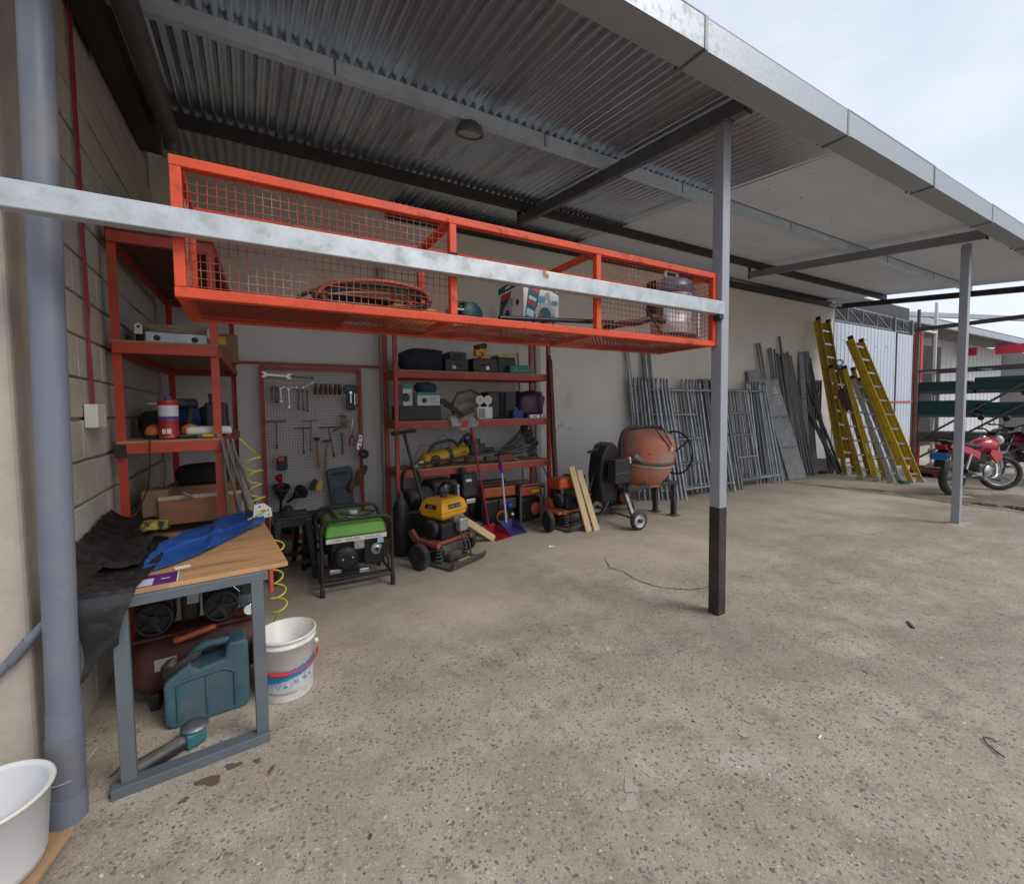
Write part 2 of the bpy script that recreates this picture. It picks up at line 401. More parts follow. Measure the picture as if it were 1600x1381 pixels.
ribbon([(3.07, 3.32), (2.91, 3.1), (2.92, 2.9), (2.89, 2.7), (2.92, 2.52), (3.1, 2.35), (3.3, 2.3)], .013).build('floor_crack', crack_m, ground)
ribbon([(9.22, 5.3), (9.22, 4.34), (9.24, 3.55), (9.25, 2.87), (9.2, 2.34), (9.17, 1.77), (9.15, .5), (9.1, -3)], .05, seed=4).build('floor_joint', mat('joint_dirt', (.09, .075, .06), .6, 0, .3), ground)
def splat(x, y, r, seed, z=.0035):
    q = random.Random(seed); k = 64; ph = [q.uniform(0, 6.28) for _ in range(5)]
    vs = []
    for i in range(k):
        a = 2*pi*i/k; rr = r*(1 + .28*sin(2*a+ph[0]) + .22*sin(3*a+ph[1]) + .08*sin(5*a+ph[2]) + .05*sin(9*a+ph[3]) + .04*sin(17*a+ph[4]) + q.uniform(-.03, .03))
        vs.append((x+rr*cos(a)*1.25, y+rr*sin(a), z))
    return vs, [tuple(range(k))]
plaster = mat('plaster_splash', (.37, .335, .285), .9, 0, .12, 20)
for i, (x, y, r) in enumerate([(1.26, 1.22, .026), (1.2, 1.165, .03), (1.92, 1.17, .02), (1.8, 1.13, .016), (1.6, 1.2, .012), (1.66, 1.14, .016), (1.74, 1.1, .009), (1.5, 1.12, .01), (1.85, 1.02, .013), (1.88, 1.25, .008), (2.02, 1.2, .014)]):
    b = B(); b.add(*splat(x, y, r, i)); b.build('plaster_splash', plaster, ground)
damp = mat('damp_concrete', (.16, .135, .105), .5, 0, .2, 4, col2=(.22, .185, .145), c2scale=5)
for i, (x, y, r) in enumerate([(-.2, 2.1, .03), (-.12, 2.14, .02), (-.03, 2.12, .012), (-.28, 2.04, .012)]):
    b = B(); b.add(*splat(x, y, r, i+40)); b.build('oil_stain', mat('oil_stain', (.12, .085, .05), .6, 0, .2), ground)
for i, (x, y, r, sy) in enumerate([(9.55, 3.0, .16, 1.6), (9.6, 2.45, .30, 1.5), (9.75, 1.75, .36, 1.9), (9.5, 3.55, .1, 2.4), (9.3, 4.1, .06, 3.5), (10.4, 2.2, .25, 1.2)]):
    v, f = splat(x, y, r, i+60, .0022+.0003*i); v = [(a, y+(c-y)*sy, z) for a, c, z in v]
    B().add(v, f).build('damp_patch', damp, ground)
puddle = mat('puddle_water', (.05, .045, .04), .04, 0, 0, spec=.6)
v, f = splat(9.45, 1.9, .13, 77, .006); v = [(a, 1.9+(c-1.9)*2.2, z) for a, c, z in v]
o = B().add(v, f).build('puddle', puddle); o['kind'] = 'structure'
# litter
one('hooked_wire', 'thin black hooked wire lying on the stony yard floor', 'wire', B().path([(2.825, .575, .006), (2.83, .595, .008), (2.812, .612, .009), (2.79, .605, .008), (2.765, .585, .006), (2.735, .55, .009), (2.718, .53, .012)], .0028, 6), blackgloss)
one('wood_chip', 'small dark blue splinter lying on the yard floor right of the steel post', 'splinter', B().box((0, 0, .006), (.1, .018, .01)), mat('splinter', (.05, .06, .09), .7), (3.86, 1.2, 0), .6, bev=.003)
one('dry_leaf', 'small brown leaf scrap on the floor in front of the workbench frame', 'leaf', B().add([(0, -.03, .004), (.012, 0, .012), (0, .035, .006), (-.012, .002, .003)], [(0, 1, 2, 3)]), mat('leaf', (.22, .1, .055), .8), (.02, 2.03, 0), -.5, solid=.001)
one('cigarette_end', 'tiny white and red cigarette end on the yard floor', 'litter', B().tube((0, 0, .004), (.03, .004, .004), .004, 8), print_white, (2.18, .98, 0))
one('wire_scrap', 'short bent metal scrap on the floor beside the drain pipe', 'scrap', B().path([(0, 0, .005), (.03, .05, .006), (.05, .1, .005)], .005, 6), galv_dark, (-.56, 2.33, 0))
one('plastic_scrap', 'scrap of clear plastic film on the shaded floor before the blue dustpan', 'litter', B().add([(0, 0, .004), (.06, -.02, .012), (.1, .02, .004), (.05, .05, .015)], [(0, 1, 2, 3)]), print_white, (2.75, 3.85, 0), solid=.001)

# ================================================================ canopy
CL = V(2.915, 1.985, 0)
can = thing('canopy', 'long open lean-to canopy on square steel posts with corrugated roof and gutter', 'canopy', CL)
def CB(): return B(T(-CL.x, -CL.y, -CL.z))
def rz_(Y): return 3.47 + .1*Y
paint_post = mat('grey_painted_steel', (.33, .34, .37), .45, .25, .08, 4, dirt=.35, dcol=(.24, .22, .2), dscale=4, bump=.03)
dark_base = mat('bitumen_paint', (.028, .022, .02), .45, 0, .3, 8, dirt=.35, dcol=(.12, .09, .06))
CB().bx(2.875, 2.955, 1.945, 2.025, .76, 3.44).build('post', paint_post, can, .005)
CB().bx(2.8735, 2.9565, 1.9435, 2.0265, 0, .785).build('post_base_paint', dark_base, can, .005)
CB().bx(7.62, 7.70, 1.945, 2.025, 0, 3.43).build('post', paint_post, can, .005)
CB().bx(12.22, 12.30, 1.945, 2.025, 0, 3.43).build('post', paint_post, can, .005)
pad = CB(); pad.add(*splat(7.66, 1.985, .14, 3, 0)); v = [tuple(p) for p in pad.v]; k = len(v)
pad2 = B(); top = [(a*.62+4.745*.38, b_*.62, .012) for a, b_, c in v]; pad2.add(v+top, [tuple(range(k, 2*k))] + [(i, (i+1) % k, k+(i+1) % k, k+i) for i in range(k)], True)
pad2.build('post_footing', mat('footing_mortar', (.36, .30, .24), .9, 0, .2, bump=.4), can)
CB().bx(2.86, 2.97, 1.93, 2.04, 3.44, 3.452).build('cap_plate', galv_dark, can, .002)
galv_beam = mat('galvanised_spangle', (.50, .53, .545), .45, .45, .2, 26, dirt=.6, dcol=(.29, .305, .31), dscale=13, dlo=.46, dhi=.62, bump=.04, bscale=40)
bm_ = CB().bx(-.95, 2.874, 1.925, 1.975, 2.135, 2.222).build('cross_beam', galv_beam, can, .004)
CB().bx(2.62, 2.8745, 1.9235, 1.9765, 2.1335, 2.2235).build('beam_end_sleeve', galv_beam, can, .004)
b = CB(); b.add(*[[(1.37+(x-1.37)*1.3, 1.9238, 2.2+(y-2.2)*1.9) for x, y, _ in splat(1.37, 2.2, .010, 9)[0]], [tuple(range(63, -1, -1))]]); b.build('rust_spot', mat('rust', (.42, .2, .07), .85, 0, .4, 60), can)
CB().bx(2.83, 2.876, 1.93, 1.985, 2.10, 2.1345).build('weld_bracket', blacksteel, can, .006)
raf = mat('rafter_paint', (.26, .275, .30), .5, .35, .15, dirt=.3, dcol=(.09, .085, .08))
dark_brown = mat('dark_brown_steel', (.032, .027, .026), .55, .1, .25, dirt=.25, dcol=(.09, .075, .065))
def rafter(x, y0, y1, mt):
    b = CB(); b.bar((x, y0, 3.315+.1*y0), (x, y1, 3.315+.1*y1), .06, .11); b.build('rafter', mt, can, .004)
    for yy in (y0+.012, y1-.012):
        CB().bx(x-.034, x+.034, yy-.005, yy+.005, 3.25+.1*yy, 3.44+.1*yy).build('rafter_bracket', blacksteel, can)
rafter(2.93, 1.80, 4.66, mat('dark_rafter', (.14, .145, .155), .5, .35, .2)); rafter(7.65, 1.80, 4.68, raf)
b = CB(); b.bar((12.3, 1.75, 3.315+.175), (12.3, 5.38, 3.315+.538), .06, .11); b.build('end_rafter', dark_brown, can, .004)
def purlin(y, mt, name='purlin', h=.098, x0=-.74, x1=12.34):
    t = rz_(y)-.0115; z = t-h; w = .055
    b = CB(); b.bx(x0, x1, y-w/2, y-w/2+.004, z, t); b.bx(x0, x1, y-w/2+.004, y+w/2, z, z+.004); b.bx(x0, x1, y-w/2+.004, y+w/2, t-.004, t)
    b.bx(x0, x1, y+w/2-.004, y+w/2, z+.004, z+.02)
    return b.build(name, mt, can)
purl_m = mat('galvanised_purlin', (.56, .64, .71), .45, .2, .12, 10, dirt=.35, dcol=(.2, .21, .215))
purlin(3.12, purl_m); purlin(4.45, dark_brown); purlin(1.74, dark_brown)
for x in (.55, 2.2, 3.9, 5.9, 8.6, 10.4): CB().bx(x, x+.012, 3.089, 3.0925, 3.67, 3.775).build('purlin_joint', galv_dark, can)
roof_m = mat('galvanised_corrugated', (.66, .73, .82), .26, .95, .1, 1.5, stretch=(5, .5, 1), dirt=.5, dcol=(.2, .19, .175), dscale=.9, dlo=.5, dhi=.66, space='obj', bump=.03)
def corr(x0, x1, y0, y1, name, pitch=.076, amp=.0135, dz=0., mt=None):
    b = CB(); n = max(6, int((x1-x0)/pitch*8)); xs = [x0+(x1-x0)*i/n for i in range(n+1)]; ny = 3
    b.grid(n, ny, lambda u, w: (x0+(x1-x0)*u, y0+(y1-y0)*w, rz_(y0+(y1-y0)*w)+dz+amp*sin(2*pi*(x0+(x1-x0)*u)/pitch)))
    return b.build(name, mt or roof_m, can)
x = -.75; k = 0
while x < 4.35:
    x1 = min(x+.836, 4.43)
    corr(x, x1+.03, 1.70, 3.35, 'roof_sheet', dz=.0015*(k % 2)); corr(x, x1+.03, 3.22, 5.40, 'roof_sheet', dz=.004+.0015*(k % 2)); x = x1; k += 1
light_m = mat('light_corrugated', (.36, .355, .34), .6, .2, .15, dirt=.3, dcol=(.2, .19, .18))
corr(-.75, 1.5, 4.6, 5.39, 'inner_sheet', dz=-.03, amp=.008, mt=light_m)
foam = mat('white_insulation', (.68, .71, .78), .75, 0, .06, 1.2, dirt=.16, dcol=(.33, .33, .34), dscale=1.5, stretch=(.5, 3, 1))
x = 4.40; k = 0
while x < 12.3:
    x1 = min(x+.99, 12.34)
    b = CB()
    b.add([(x+.002, 1.70, rz_(1.70)-.004), (x1-.002, 1.70, rz_(1.70)-.004), (x1-.002, 5.39, rz_(5.39)-.004), (x+.002, 5.39, rz_(5.39)-.004)]+
          [(x+.002, 1.70, rz_(1.70)+.02), (x1-.002, 1.70, rz_(1.70)+.02), (x1-.002, 5.39, rz_(5.39)+.02), (x+.002, 5.39, rz_(5.39)+.02)],
          [(3, 2, 1, 0), (4, 5, 6, 7), (0, 1, 5, 4), (1, 2, 6, 5), (2, 3, 7, 6), (3, 0, 4, 7)])
    b.build('ceiling_panel', foam, can); x = x1; k += 1
nick = mat('panel_nick', (.22, .21, .21), .8)
rnd = random.Random(8)
for i in range(46):
    x = rnd.uniform(4.6, 12.1); y = rnd.uniform(1.8, 5.2); s = rnd.uniform(.03, .12)
    CB().bx(x, x+s*.22, y, y+s*rnd.uniform(.08, .25), rz_(y)-.0062, rz_(y)-.0035).build('panel_scuff', nick, can)
# small ribbed closure strip above the mid and rear purlins under the white panels
for yy, mt in ((3.12, galv_dark), (4.45, dark_brown)):
    b = CB(); n = int((12.3-4.5)/.06)
    for i in range(n):
        xx = 4.5+i*.06; b.bx(xx, xx+.03, yy-.034, yy-.029, rz_(yy)-.02, rz_(yy)-.0045)
    b.build('closure_and_gap_shade', mt, can, kind='stuff')
b = CB(); b.add([(-.76, 1.72, rz_(1.72)+.03), (12.4, 1.72, rz_(1.72)+.03), (12.4, 5.75, rz_(5.75)+.04), (-.76, 5.75, rz_(5.75)+.04)], [(0, 1, 2, 3)]); b.build('roof_light_block', galv_dark, can, solid=.004)  # unseen sheet added to keep light from leaking through the panel gaps
# gutter in 1.5 m lengths
gut_m = mat('gutter_zinc', (.36, .385, .41), .48, .55, .16, 22, dirt=.38, dcol=(.19, .19, .19), dscale=22, dlo=.46, dhi=.66, bump=.06, bscale=50)
gut_u = gut_m
xs = [-2.4+1.51*i for i in range(11)]
for i, (xa, xb) in enumerate(zip(xs, xs[1:])):
    b = CB(); o = .0015*(i % 2); sag = [.004, -.003, .005, -.002][i % 4]
    prof = [(1.55-o, 3.512+sag), (1.55-o, 3.35+sag-o), (1.70+o, 3.35+sag-o), (1.70+o, 3.54+sag)]
    n = len(prof); vs = [(X, y, z) for X in (xa, xb+.03) for y, z in prof]
    b.add(vs, [(j, j+1, n+j+1, n+j) for j in range(n-1)]); g = b.build('gutter_length', gut_m, can, solid=.003)
    lip = CB(); lip.tube((xa, 1.553, 3.514+sag), (xb+.02, 1.553, 3.514+sag), .008, 8); lip.build('gutter_lip', gut_m, g, kind=None)
    j = CB(); j.bx(xb-.012, xb+.012, 1.5445, 1.5485, 3.345+sag, 3.508+sag); j.bx(xb-.012, xb+.012, 1.5445, 1.706, 3.3415+sag, 3.3455+sag); j.build('gutter_joint', galv_dark, g)
    s = CB(); s.bx(xb-.010, xb+.002, 1.70, 1.735, 3.372, 3.382); s.bx(xb-.010, xb+.002, 1.73, 1.738, 3.372, 3.56); s.build('gutter_strap', galv_dark, g)
# dark beam and round drain run along the left wall
b = CB(); b.bar((-.665, 1.6, 3.52), (-.665, 4.9, 3.84), .15, .16); b.build('wall_beam', dark_brown, can, .005)
dp = CB(); dp.path(rounded([(-.47, 1.72, 3.43), (-.47, 4.42, 3.70), (-.47, 4.47, 3.62)], .06), .062, 16); dp.build('drain_run', mat('dark_pvc', (.085, .085, .092), .5, 0, .15), can)
# high-bay lamp under the purlin
LP = V(1.53, 3.12, 3.625)
lamp = thing('ceiling_lamp', 'round grey high-bay lamp hanging under the corrugated roof', 'lamp', LP, rot=(radians(14), 0, 0))
B().lathe([(.035, .052), (.055, .05), (.07, .035), (.085, .025), (.095, .012), (.10, .0), (.108, -.02), (.108, -.035), (.098, -.04), (.09, -.03)], 28, cap=False).build('housing', mat('lamp_grey', (.12, .12, .125), .5, .2, .1), lamp)
B().lathe([(.0, -.036), (.05, -.034), (.092, -.028)], 28, cap=False).build('lens', mat('lamp_lens', (.42, .39, .36), .25, 0, .1), lamp)
B().tube((0, 0, .045), (0, 0, .07), .014).build('hanger', galv_dark, lamp)

# ================================================================ left block wall
wl = thing('block_wall', 'beige concrete block wall along the left side with open joints', 'wall', (-.75, 3.4, 0))
def LB(): return B(T(.75, -3.4, 0))
wallmat = dict(rough=.9, metal=0, bump=.35, bscale=55)
block_m = mat('concrete_block', (.47, .425, .365), .92, 0, .14, 9, bump=.8, bscale=38, dirt=.32, dcol=(.31, .27, .225), dscale=4.5, dlo=.42)
mort = mat('mortar', (.27, .24, .2), .95, 0, .25, 12, bump=.5, bscale=40)
b = LB(); b.add([(-.765, 2.585, 0), (-.765, 5.6, 0), (-.765, 5.6, 4.03), (-.765, 2.585, 3.71)] + [(-1.0, 2.585, 0), (-1.0, 5.6, 0), (-1.0, 5.6, 4.03), (-1.0, 2.585, 3.71)], [(0, 1, 2, 3), (7, 6, 5, 4), (0, 3, 7, 4), (1, 5, 6, 2), (3, 2, 6, 7), (0, 4, 5, 1)]); b.build('mortar_bed', mort, wl)
rnd = random.Random(11); CH = .2115; BL = .405; shared = []
for s in range(5):
    q = B(); j = lambda a: a + rnd.uniform(-.004, .004)
    q.bx(-.05, 0, j(.006), j(BL-.006), j(.006), j(CH-.007)); shared.append(q)
meshes = []
for q in shared:
    o = q.build('block', block_m, wl, .006); meshes.append(o)
n = 0
for r in range(19):
    for c in range(0, 8):
        y = 2.59 + c*BL + (BL/2 if r % 2 else 0); z = r*CH
        if y > 5.2 or z+CH > rz_(y)-.02: continue
        o = meshes[n] if n < 5 else meshes[rnd.randrange(5)].copy()
        if n >= 5: COL.objects.link(o)
        o.location = (-.0+rnd.uniform(-.0035, .0035), y-3.4, z); n += 1
for r in range(1, 19, 2):
    z = r*CH
    if z+CH > rz_(2.6)-.02: continue
    LB().bx(-.80, -.75, 2.592, 2.59+BL/2-.006, z+.006, z+CH-.007).build('half_block', block_m, wl, .006)
pier_m = mat('plastered_pier', (.42, .375, .32), .9, 0, .14, 5, dirt=.3, dcol=(.27, .235, .2), bump=.35, bscale=30)
one('concrete_pier', 'smooth beige concrete pier at the left edge behind the drain pipe', 'pier', B().bx(-.75, 0, 0, .34, 0, 3.62), pier_m, (-.742, 2.245, 0), bev=.022, seg=3)
# drain pipe
pvc = mat('grey_pvc', (.15, .165, .2), .42, 0, .14, 3, dirt=.6, dcol=(.25, .235, .225), dscale=3.5, spec=.45)
pvc2 = mat('grey_pvc_collar', (.13, .137, .16), .45, 0, .1, 3, dirt=.4, dcol=(.22, .205, .19))
dpp = thing('drain_pipe', 'thick grey plastic drain pipe standing in front of the block wall', 'pipe', (-.648, 2.17, 0))
top_lean = .017
def pipe_seg(nm, z0, z1, r, mt): B().tube((top_lean*z0, 0, z0), (top_lean*z1, 0, z1), r, 32).build(nm, mt, dpp)
pipe_seg('pipe_base', 0, .105, .057, pvc); pipe_seg('pipe_collar', .105, .325, .054, pvc2); pipe_seg('pipe_length', .32, 3.62, .048, pvc); pipe_seg('pipe_socket', .325, .42, .051, pvc)
one('tie_wire', 'thin pale wire looped around the foot of the grey drain pipe', 'wire', B().path(arc((0, 0, .17), .0565, -2.6, .5, 14) + [(.08, .06, .2)], .0018, 5), print_grey, (-.652, 2.17, 0))
cond = thing('wall_conduit', 'thin grey conduit running low across the left pier to the drain pipe', 'conduit', (-.80, 2.21, .60))
B().tube((-.3, 0, -.34), (.14, 0, .17), .016, 14).build('conduit_tube', pvc, cond); B().tube((.015, 0, .018), (.065, 0, .083), .019, 14).build('conduit_coupling', pvc2, cond)
# junction box and red cable
jb = thing('junction_box', 'small white electrical box on the block wall beside the red cable', 'junction box', (-.748, 3.12, 1.495))
B().bx(0, .055, -.095, .06, -.062, .062).build('box', white_p, jb, .006); B().bx(0, .04, .062, .115, -.05, .05).build('switch_plate', white_p, jb, .004); B().bx(.04, .046, .072, .105, -.02, .02).build('switch', white_p, jb, .002)
cbl = mat('red_cable', (.30, .03, .05), .5, 0, .15)
rc = B(); rnd = random.Random(2)
for k in range(2):
    rc.path([(.012+.004*k, .01+.02*k+rnd.gauss(0, .007), 1.55+(2.05)*i/12 - 0*k) for i in range(13)], .0055, 7)
one('red_cable', 'pair of thin red cables running up the block wall from the white box', 'cable', rc, cbl, (-.748, 3.11, 0))
ties = B()
o = bpy.data.objects['red_cable']

# ================================================================ back wall
bw = thing('back_wall', 'long painted rear wall with tan upper paint and flaking pale lower band', 'wall', (5.7, 5.4, 0))
def WBK(): return B(T(-5.7, -5.4, 0))
def wall_material():
    M = bpy.data.materials.new('painted_render'); M.use_nodes = True; n = M.node_tree; L = n.links; p = n.nodes['Principled BSDF']; N = n.nodes.new
    g = N('ShaderNodeNewGeometry').outputs['Position']; sep = N('ShaderNodeSeparateXYZ'); L.new(g, sep.inputs[0])
    def noise(sc, det=7, rg=.62):
        t = N('ShaderNodeTexNoise'); t.inputs['Scale'].default_value = sc; t.inputs['Detail'].default_value = det; t.inputs['Roughness'].default_value = rg; L.new(g, t.inputs[0]); return t.outputs[0]
    def rng(s, a, b, c=0, d=1):
        t = N('ShaderNodeMapRange')
        for i, x in enumerate((a, b, c, d)): t.inputs[i+1].default_value = x
        L.new(s, t.inputs[0]); return t.outputs[0]
    def mix(f, a, b):
        t = N('ShaderNodeMix'); t.data_type = 'RGBA'
        for s, i in ((f, 0), (a, 6), (b, 7)):
            if isinstance(s, (int, float)): t.inputs[i].default_value = s
            elif isinstance(s, tuple): t.inputs[i].default_value = (*s, 1)
            else: L.new(s, t.inputs[i])
        return t.outputs[2]
    def mt(op, a, b):
        t = N('ShaderNodeMath'); t.operation = op
        for i, s in enumerate((a, b)):
            if isinstance(s, (int, float)): t.inputs[i].default_value = s
            else: L.new(s, t.inputs[i])
        return t.outputs[0]
    tan = mix(rng(noise(.8), .35, .65), (.60, .565, .51), (.68, .64, .58))
    pale = mix(rng(noise(1.2), .35, .65), (.60, .58, .565), (.67, .65, .635))
    zz = mt('ADD', sep.outputs[2], mt('MULTIPLY', mt('SUBTRACT', noise(3), .5), .03))
    low = rng(zz, 1.345, 1.325)
    left = mt('MULTIPLY', rng(sep.outputs[0], 1.34, 1.32), rng(zz, 2.72, 2.70))
    c = mix(mt('MAXIMUM', low, left), tan, pale)
    band = mt('MULTIPLY', rng(mt('ABSOLUTE', mt('SUBTRACT', zz, 1.335), 0), .035, .02), rng(noise(9), .52, .56))
    band = mt('MULTIPLY', band, rng(sep.outputs[0], 3.3, 3.35))
    c = mix(band, c, (.62, .61, .6))
    c = mix(mt('MULTIPLY', low, rng(noise(4.5, 9, .7), .60, .66, 0, .5)), c, (.3, .285, .26))
    c = mix(rng(noise(2.2, 9, .7), .58, .72, 0, .45), c, (.36, .325, .28))
    c = mix(rng(noise(11, 8, .7), .64, .7, 0, .5), c, (.3, .27, .235))
    c = mix(mt('MULTIPLY', rng(sep.outputs[2], .16, .12), 1.), c, (.33, .32, .31))
    L.new(c, p.inputs['Base Color']); p.inputs['Roughness'].default_value = .8; p.inputs['Specular IOR Level'].default_value = .25
    b = N('ShaderNodeBump'); b.inputs['Strength'].default_value = .2; b.inputs['Distance'].default_value = .008; L.new(noise(28, 5), b.inputs['Height']); L.new(b.outputs[0], p.inputs['Normal'])
    return M
wm = wall_material()
WBK().bx(-1.0, 1.5, 5.4, 5.58, 0, 4.02).build('wall_face', wm, bw)
WBK().bx(1.5, 12.25, 5.4, 5.58, 0, 3.86).build('wall_face', wm, bw)
WBK().bx(1.372, 1.462, 5.31, 5.399, 0, 3.2).build('pilaster', mat('pilaster_paint', (.40, .375, .34), .8, 0, .12, dirt=.2, dcol=(.3, .27, .24)), bw, .006)
WBK().bx(3.62, 3.70, 5.335, 5.399, 0, 3.2).build('pilaster', mat('pilaster_paint', (.4, .37, .34)), bw, .006)
WBK().bx(1.5, 12.6, 5.585, 5.70, 3.4, 4.03).build('roof_void_shade', dark_brown, bw)  # dark slab whose colour stands in for the shade of the roof void
b = WBK(); n = int((12.2-1.5)/.076)
for i in range(n):
    xx = 1.52+i*.076; b.add([(xx, 5.385, 3.915), (xx+.038, 5.385, 3.955), (xx+.076, 5.385, 3.915), (xx, 5.397, 3.915), (xx+.038, 5.397, 3.955), (xx+.076, 5.397, 3.915)], [(0, 1, 2), (3, 5, 4), (0, 3, 4, 1), (1, 4, 5, 2)])
b.bx(1.5, 12.25, 5.385, 5.397, 3.81, 3.915)
b.build('closure_and_gap_shade', dark_brown, bw, kind='stuff')  # dark strip and teeth stand in for the shaded gap over the wall
sign = B(T(0, 0, 0)); sign.prism([(0, 0), (.035, 0), (.0175, .03)], -.002, 0)
one('warning_triangle', 'small grey triangle sticker on the pale pilaster left of the central shelves', 'sticker', sign, print_grey, (1.40, 5.3085, 2.1))
for i, (x, z, lab) in enumerate([(12.0, 3.86, 'left of the two small security cameras high on the wall end'), (12.24, 3.90, 'right of the two small security cameras high on the wall end')]):
    c = thing('security_camera', lab, 'camera', (x, 5.40, z), .3)
    B().tube((0, 0, 0), (0, -.06, .0), .03, 12).build('mount', white_p, c); B().tube((0, -.05, -.01), (.0, -.16, -.05), .038, 14).build('camera_body', white_p, c); B().tube((0, -.158, -.05), (0, -.165, -.052), .026, 12).build('lens', blackgloss, c)

# ================================================================ orange wire basket shelf
CG = V(1.33, 2.22, 1.92)
cage = thing('wire_basket_shelf', 'long bright orange wire mesh basket shelf hung behind the galvanised beam', 'basket shelf', CG)
def GB(): return B(T(-CG.x, -CG.y, -CG.z))
w = .038
X0, X1, Y0, Y1, Z0, Z1 = -.205, 2.850, 2.000, 2.455, 1.942, 2.408
for y, z in ((Y0, Z0), (Y0, Z1), (Y1, Z0), (Y1, Z1)): GB().bx(X0-w/2, X1+w/2, y-w/2, y+w/2, z-w/2, z+w/2).build('rail', orange_m, cage, .004)
for x in (X0, .875, 1.79, X1):
    for y in (Y0, Y1): GB().bx(x-w/2+.001, x+w/2-.001, y-w/2+.001, y+w/2-.001, Z0+w/2, Z1-w/2).build('upright', orange_m, cage, .004)
    for z in (Z0, Z1): GB().bx(x-w/2+.002, x+w/2-.002, Y0+w/2, Y1-w/2, z-w/2+.002, z+w/2-.002).build('crossbar', orange_m, cage, .004)
def wires(a0, a1, b0, b1, fn, sp=.0305, r=.0016):
    # a grid of crossing wires; fn(a, b, off) -> point
    b = GB(); na = round((a1-a0)/sp); nb = round((b1-b0)/sp)
    for i in range(1, na): a = a0+(a1-a0)*i/na; b.tube(fn(a, b0, r), fn(a, b1, r), r, 4, cap=False)
    for j in range(1, nb): c = b0+(b1-b0)*j/nb; b.tube(fn(a0, c, -r), fn(a1, c, -r), r, 4, cap=False)
    return b
wire_o = mat('orange_wire', (.44, .075, .035), .45, .2, .2, 20, dirt=.55, dcol=(.55, .42, .38), dscale=4, dlo=.52, dhi=.62)  # pale blotches put the galvanised glint of the wires into the colour
for a, c in ((X0, .875), (1.79, X1)): wires(a, c, Z0, Z1, lambda p, q, o: (p, Y0+.012+o, q)).build('wire_panel', wire_o, cage, kind='stuff')
for x in (X0, X1): wires(Y0, Y1, Z0, Z1, lambda p, q, o, x=x: (x+o, p, q)).build('wire_panel', wire_o, cage, kind='stuff')
wires(X0, X1, Y0, Y1, lambda p, q, o: (p, q, Z0-.012+o), sp=.03, r=.002).build('wire_floor', mat('orange_floor_wire', (.30, .05, .022), .5, .2, .2, 20, dirt=.4, dcol=(.1, .03, .02), dscale=6), cage, kind='stuff')
GB().bx(X0+.03, .42, Y0+.03, Y1-.03, Z0+.0, Z0+.006).build('floor_sheet', mat('red_floor_sheet', (.24, .045, .025), .6, 0, .3, dirt=.5, dcol=(.08, .03, .02)), cage)
weld = mat('weld_soot', (.03, .022, .02), .8, 0, .4)
for x in (X0, .875, 1.79, X1): GB().bx(x-w/2-.0008, x+w/2+.0008, Y0-w/2-.0008, Y0-w/2+.006, 2.215, 2.245+.01*sin(x*9)).build('weld_burn', weld, cage)
FZ = Z0+.012
# hose coil
hc = B()
hcol = [(.02, .03, .025), (.5, .12, .06), (.03, .06, .045), (.02, .02, .02), (.35, .2, .12)]
coil = thing('hose_coil', 'coil of black and orange hoses lying in the left bay of the orange basket', 'hose', (.52, 2.23, FZ), rot=(0, 0, radians(4)))
rnd = random.Random(4)
for k in range(9):
    mt = mat(f'hose{k%5}', hcol[k % 5], .55, 0, .1); R = .16+.016*(k % 4); z = .07+.004*k
    yk = -.16+.035*k; A_ = .25+.02*(k % 3); Bz = .052+.008*((k*7) % 4); b = B(); b.path([(A_*cos(2*pi*i/40)+.02*sin(k), yk+.03*sin(2*pi*i/40+k), .012+Bz+Bz*sin(2*pi*i/40+.35)+.0*rnd.random()) for i in range(40)], .0095, 7, True); b.build('hose_turn', mt, coil)
b = B(); b.path([(.1, -.12, .03), (.3, -.1, .015), (.5, .0, .012), (.62, .1, .012)], .009, 7); b.build('hose_end', mat('hose0', hcol[0]), coil)
og = thing('orange_grinder_case', 'orange and yellow tool case behind the wire of the left bay', 'tool case', (.80, 2.34, FZ), .2)
B().bx(-.16, .11, -.06, .06, 0, .10).build('case_body', mat('case_orange', (.55, .22, .03), .5, 0, .1), og, .012); B().path(rounded([(-.06, 0, .10), (-.06, 0, .13), (.04, 0, .13), (.04, 0, .10)], .02), .008).build('handle', black_m, og); B().bx(-.162, -.12, -.062, .062, .03, .07).build('latch', black_m, og, .004)
jk = thing('screw_jack', 'small grey steel jack with a threaded rod in the open middle bay', 'jack', (1.0, 2.26, FZ))
B().bx(-.05, .05, -.04, .04, 0, .012).build('base', galv_dark, jk, .003); B().bx(-.04, -.03, -.03, .03, .012, .09).build('side_plate', galv_dark, jk); B().bx(.03, .04, -.03, .03, .012, .09).build('side_plate', galv_dark, jk); B().bx(-.045, .045, -.035, .035, .09, .1).build('top_plate', galv, jk, .002); B().tube((0, 0, .1), (0, 0, .17), .007).build('threaded_rod', galv, jk)
cs = thing('circular_saw', 'dark teal circular saw beside the printed saw box in the basket', 'saw', (1.10, 2.26, FZ), .3)
B().lathe([(0, -.02), (.07, -.02), (.075, -.01), (.075, .01), (.07, .02), (0, .02)], 24, (0, 0, .075), (0, 1, 0)).build('guard', mat('saw_teal', (.015, .05, .06), .5), cs); B().bx(-.1, .1, -.05, .05, 0, .006).build('sole_plate', galv_dark, cs); B().tube((.0, .02, .08), (.0, .12, .085), .04, 14).build('motor', black_m, cs); B().path(rounded([(-.05, .03, .1), (-.09, .03, .13), (-.03, .03, .15), (.03, .03, .12)], .03), .013).build('handle', black_m, cs)
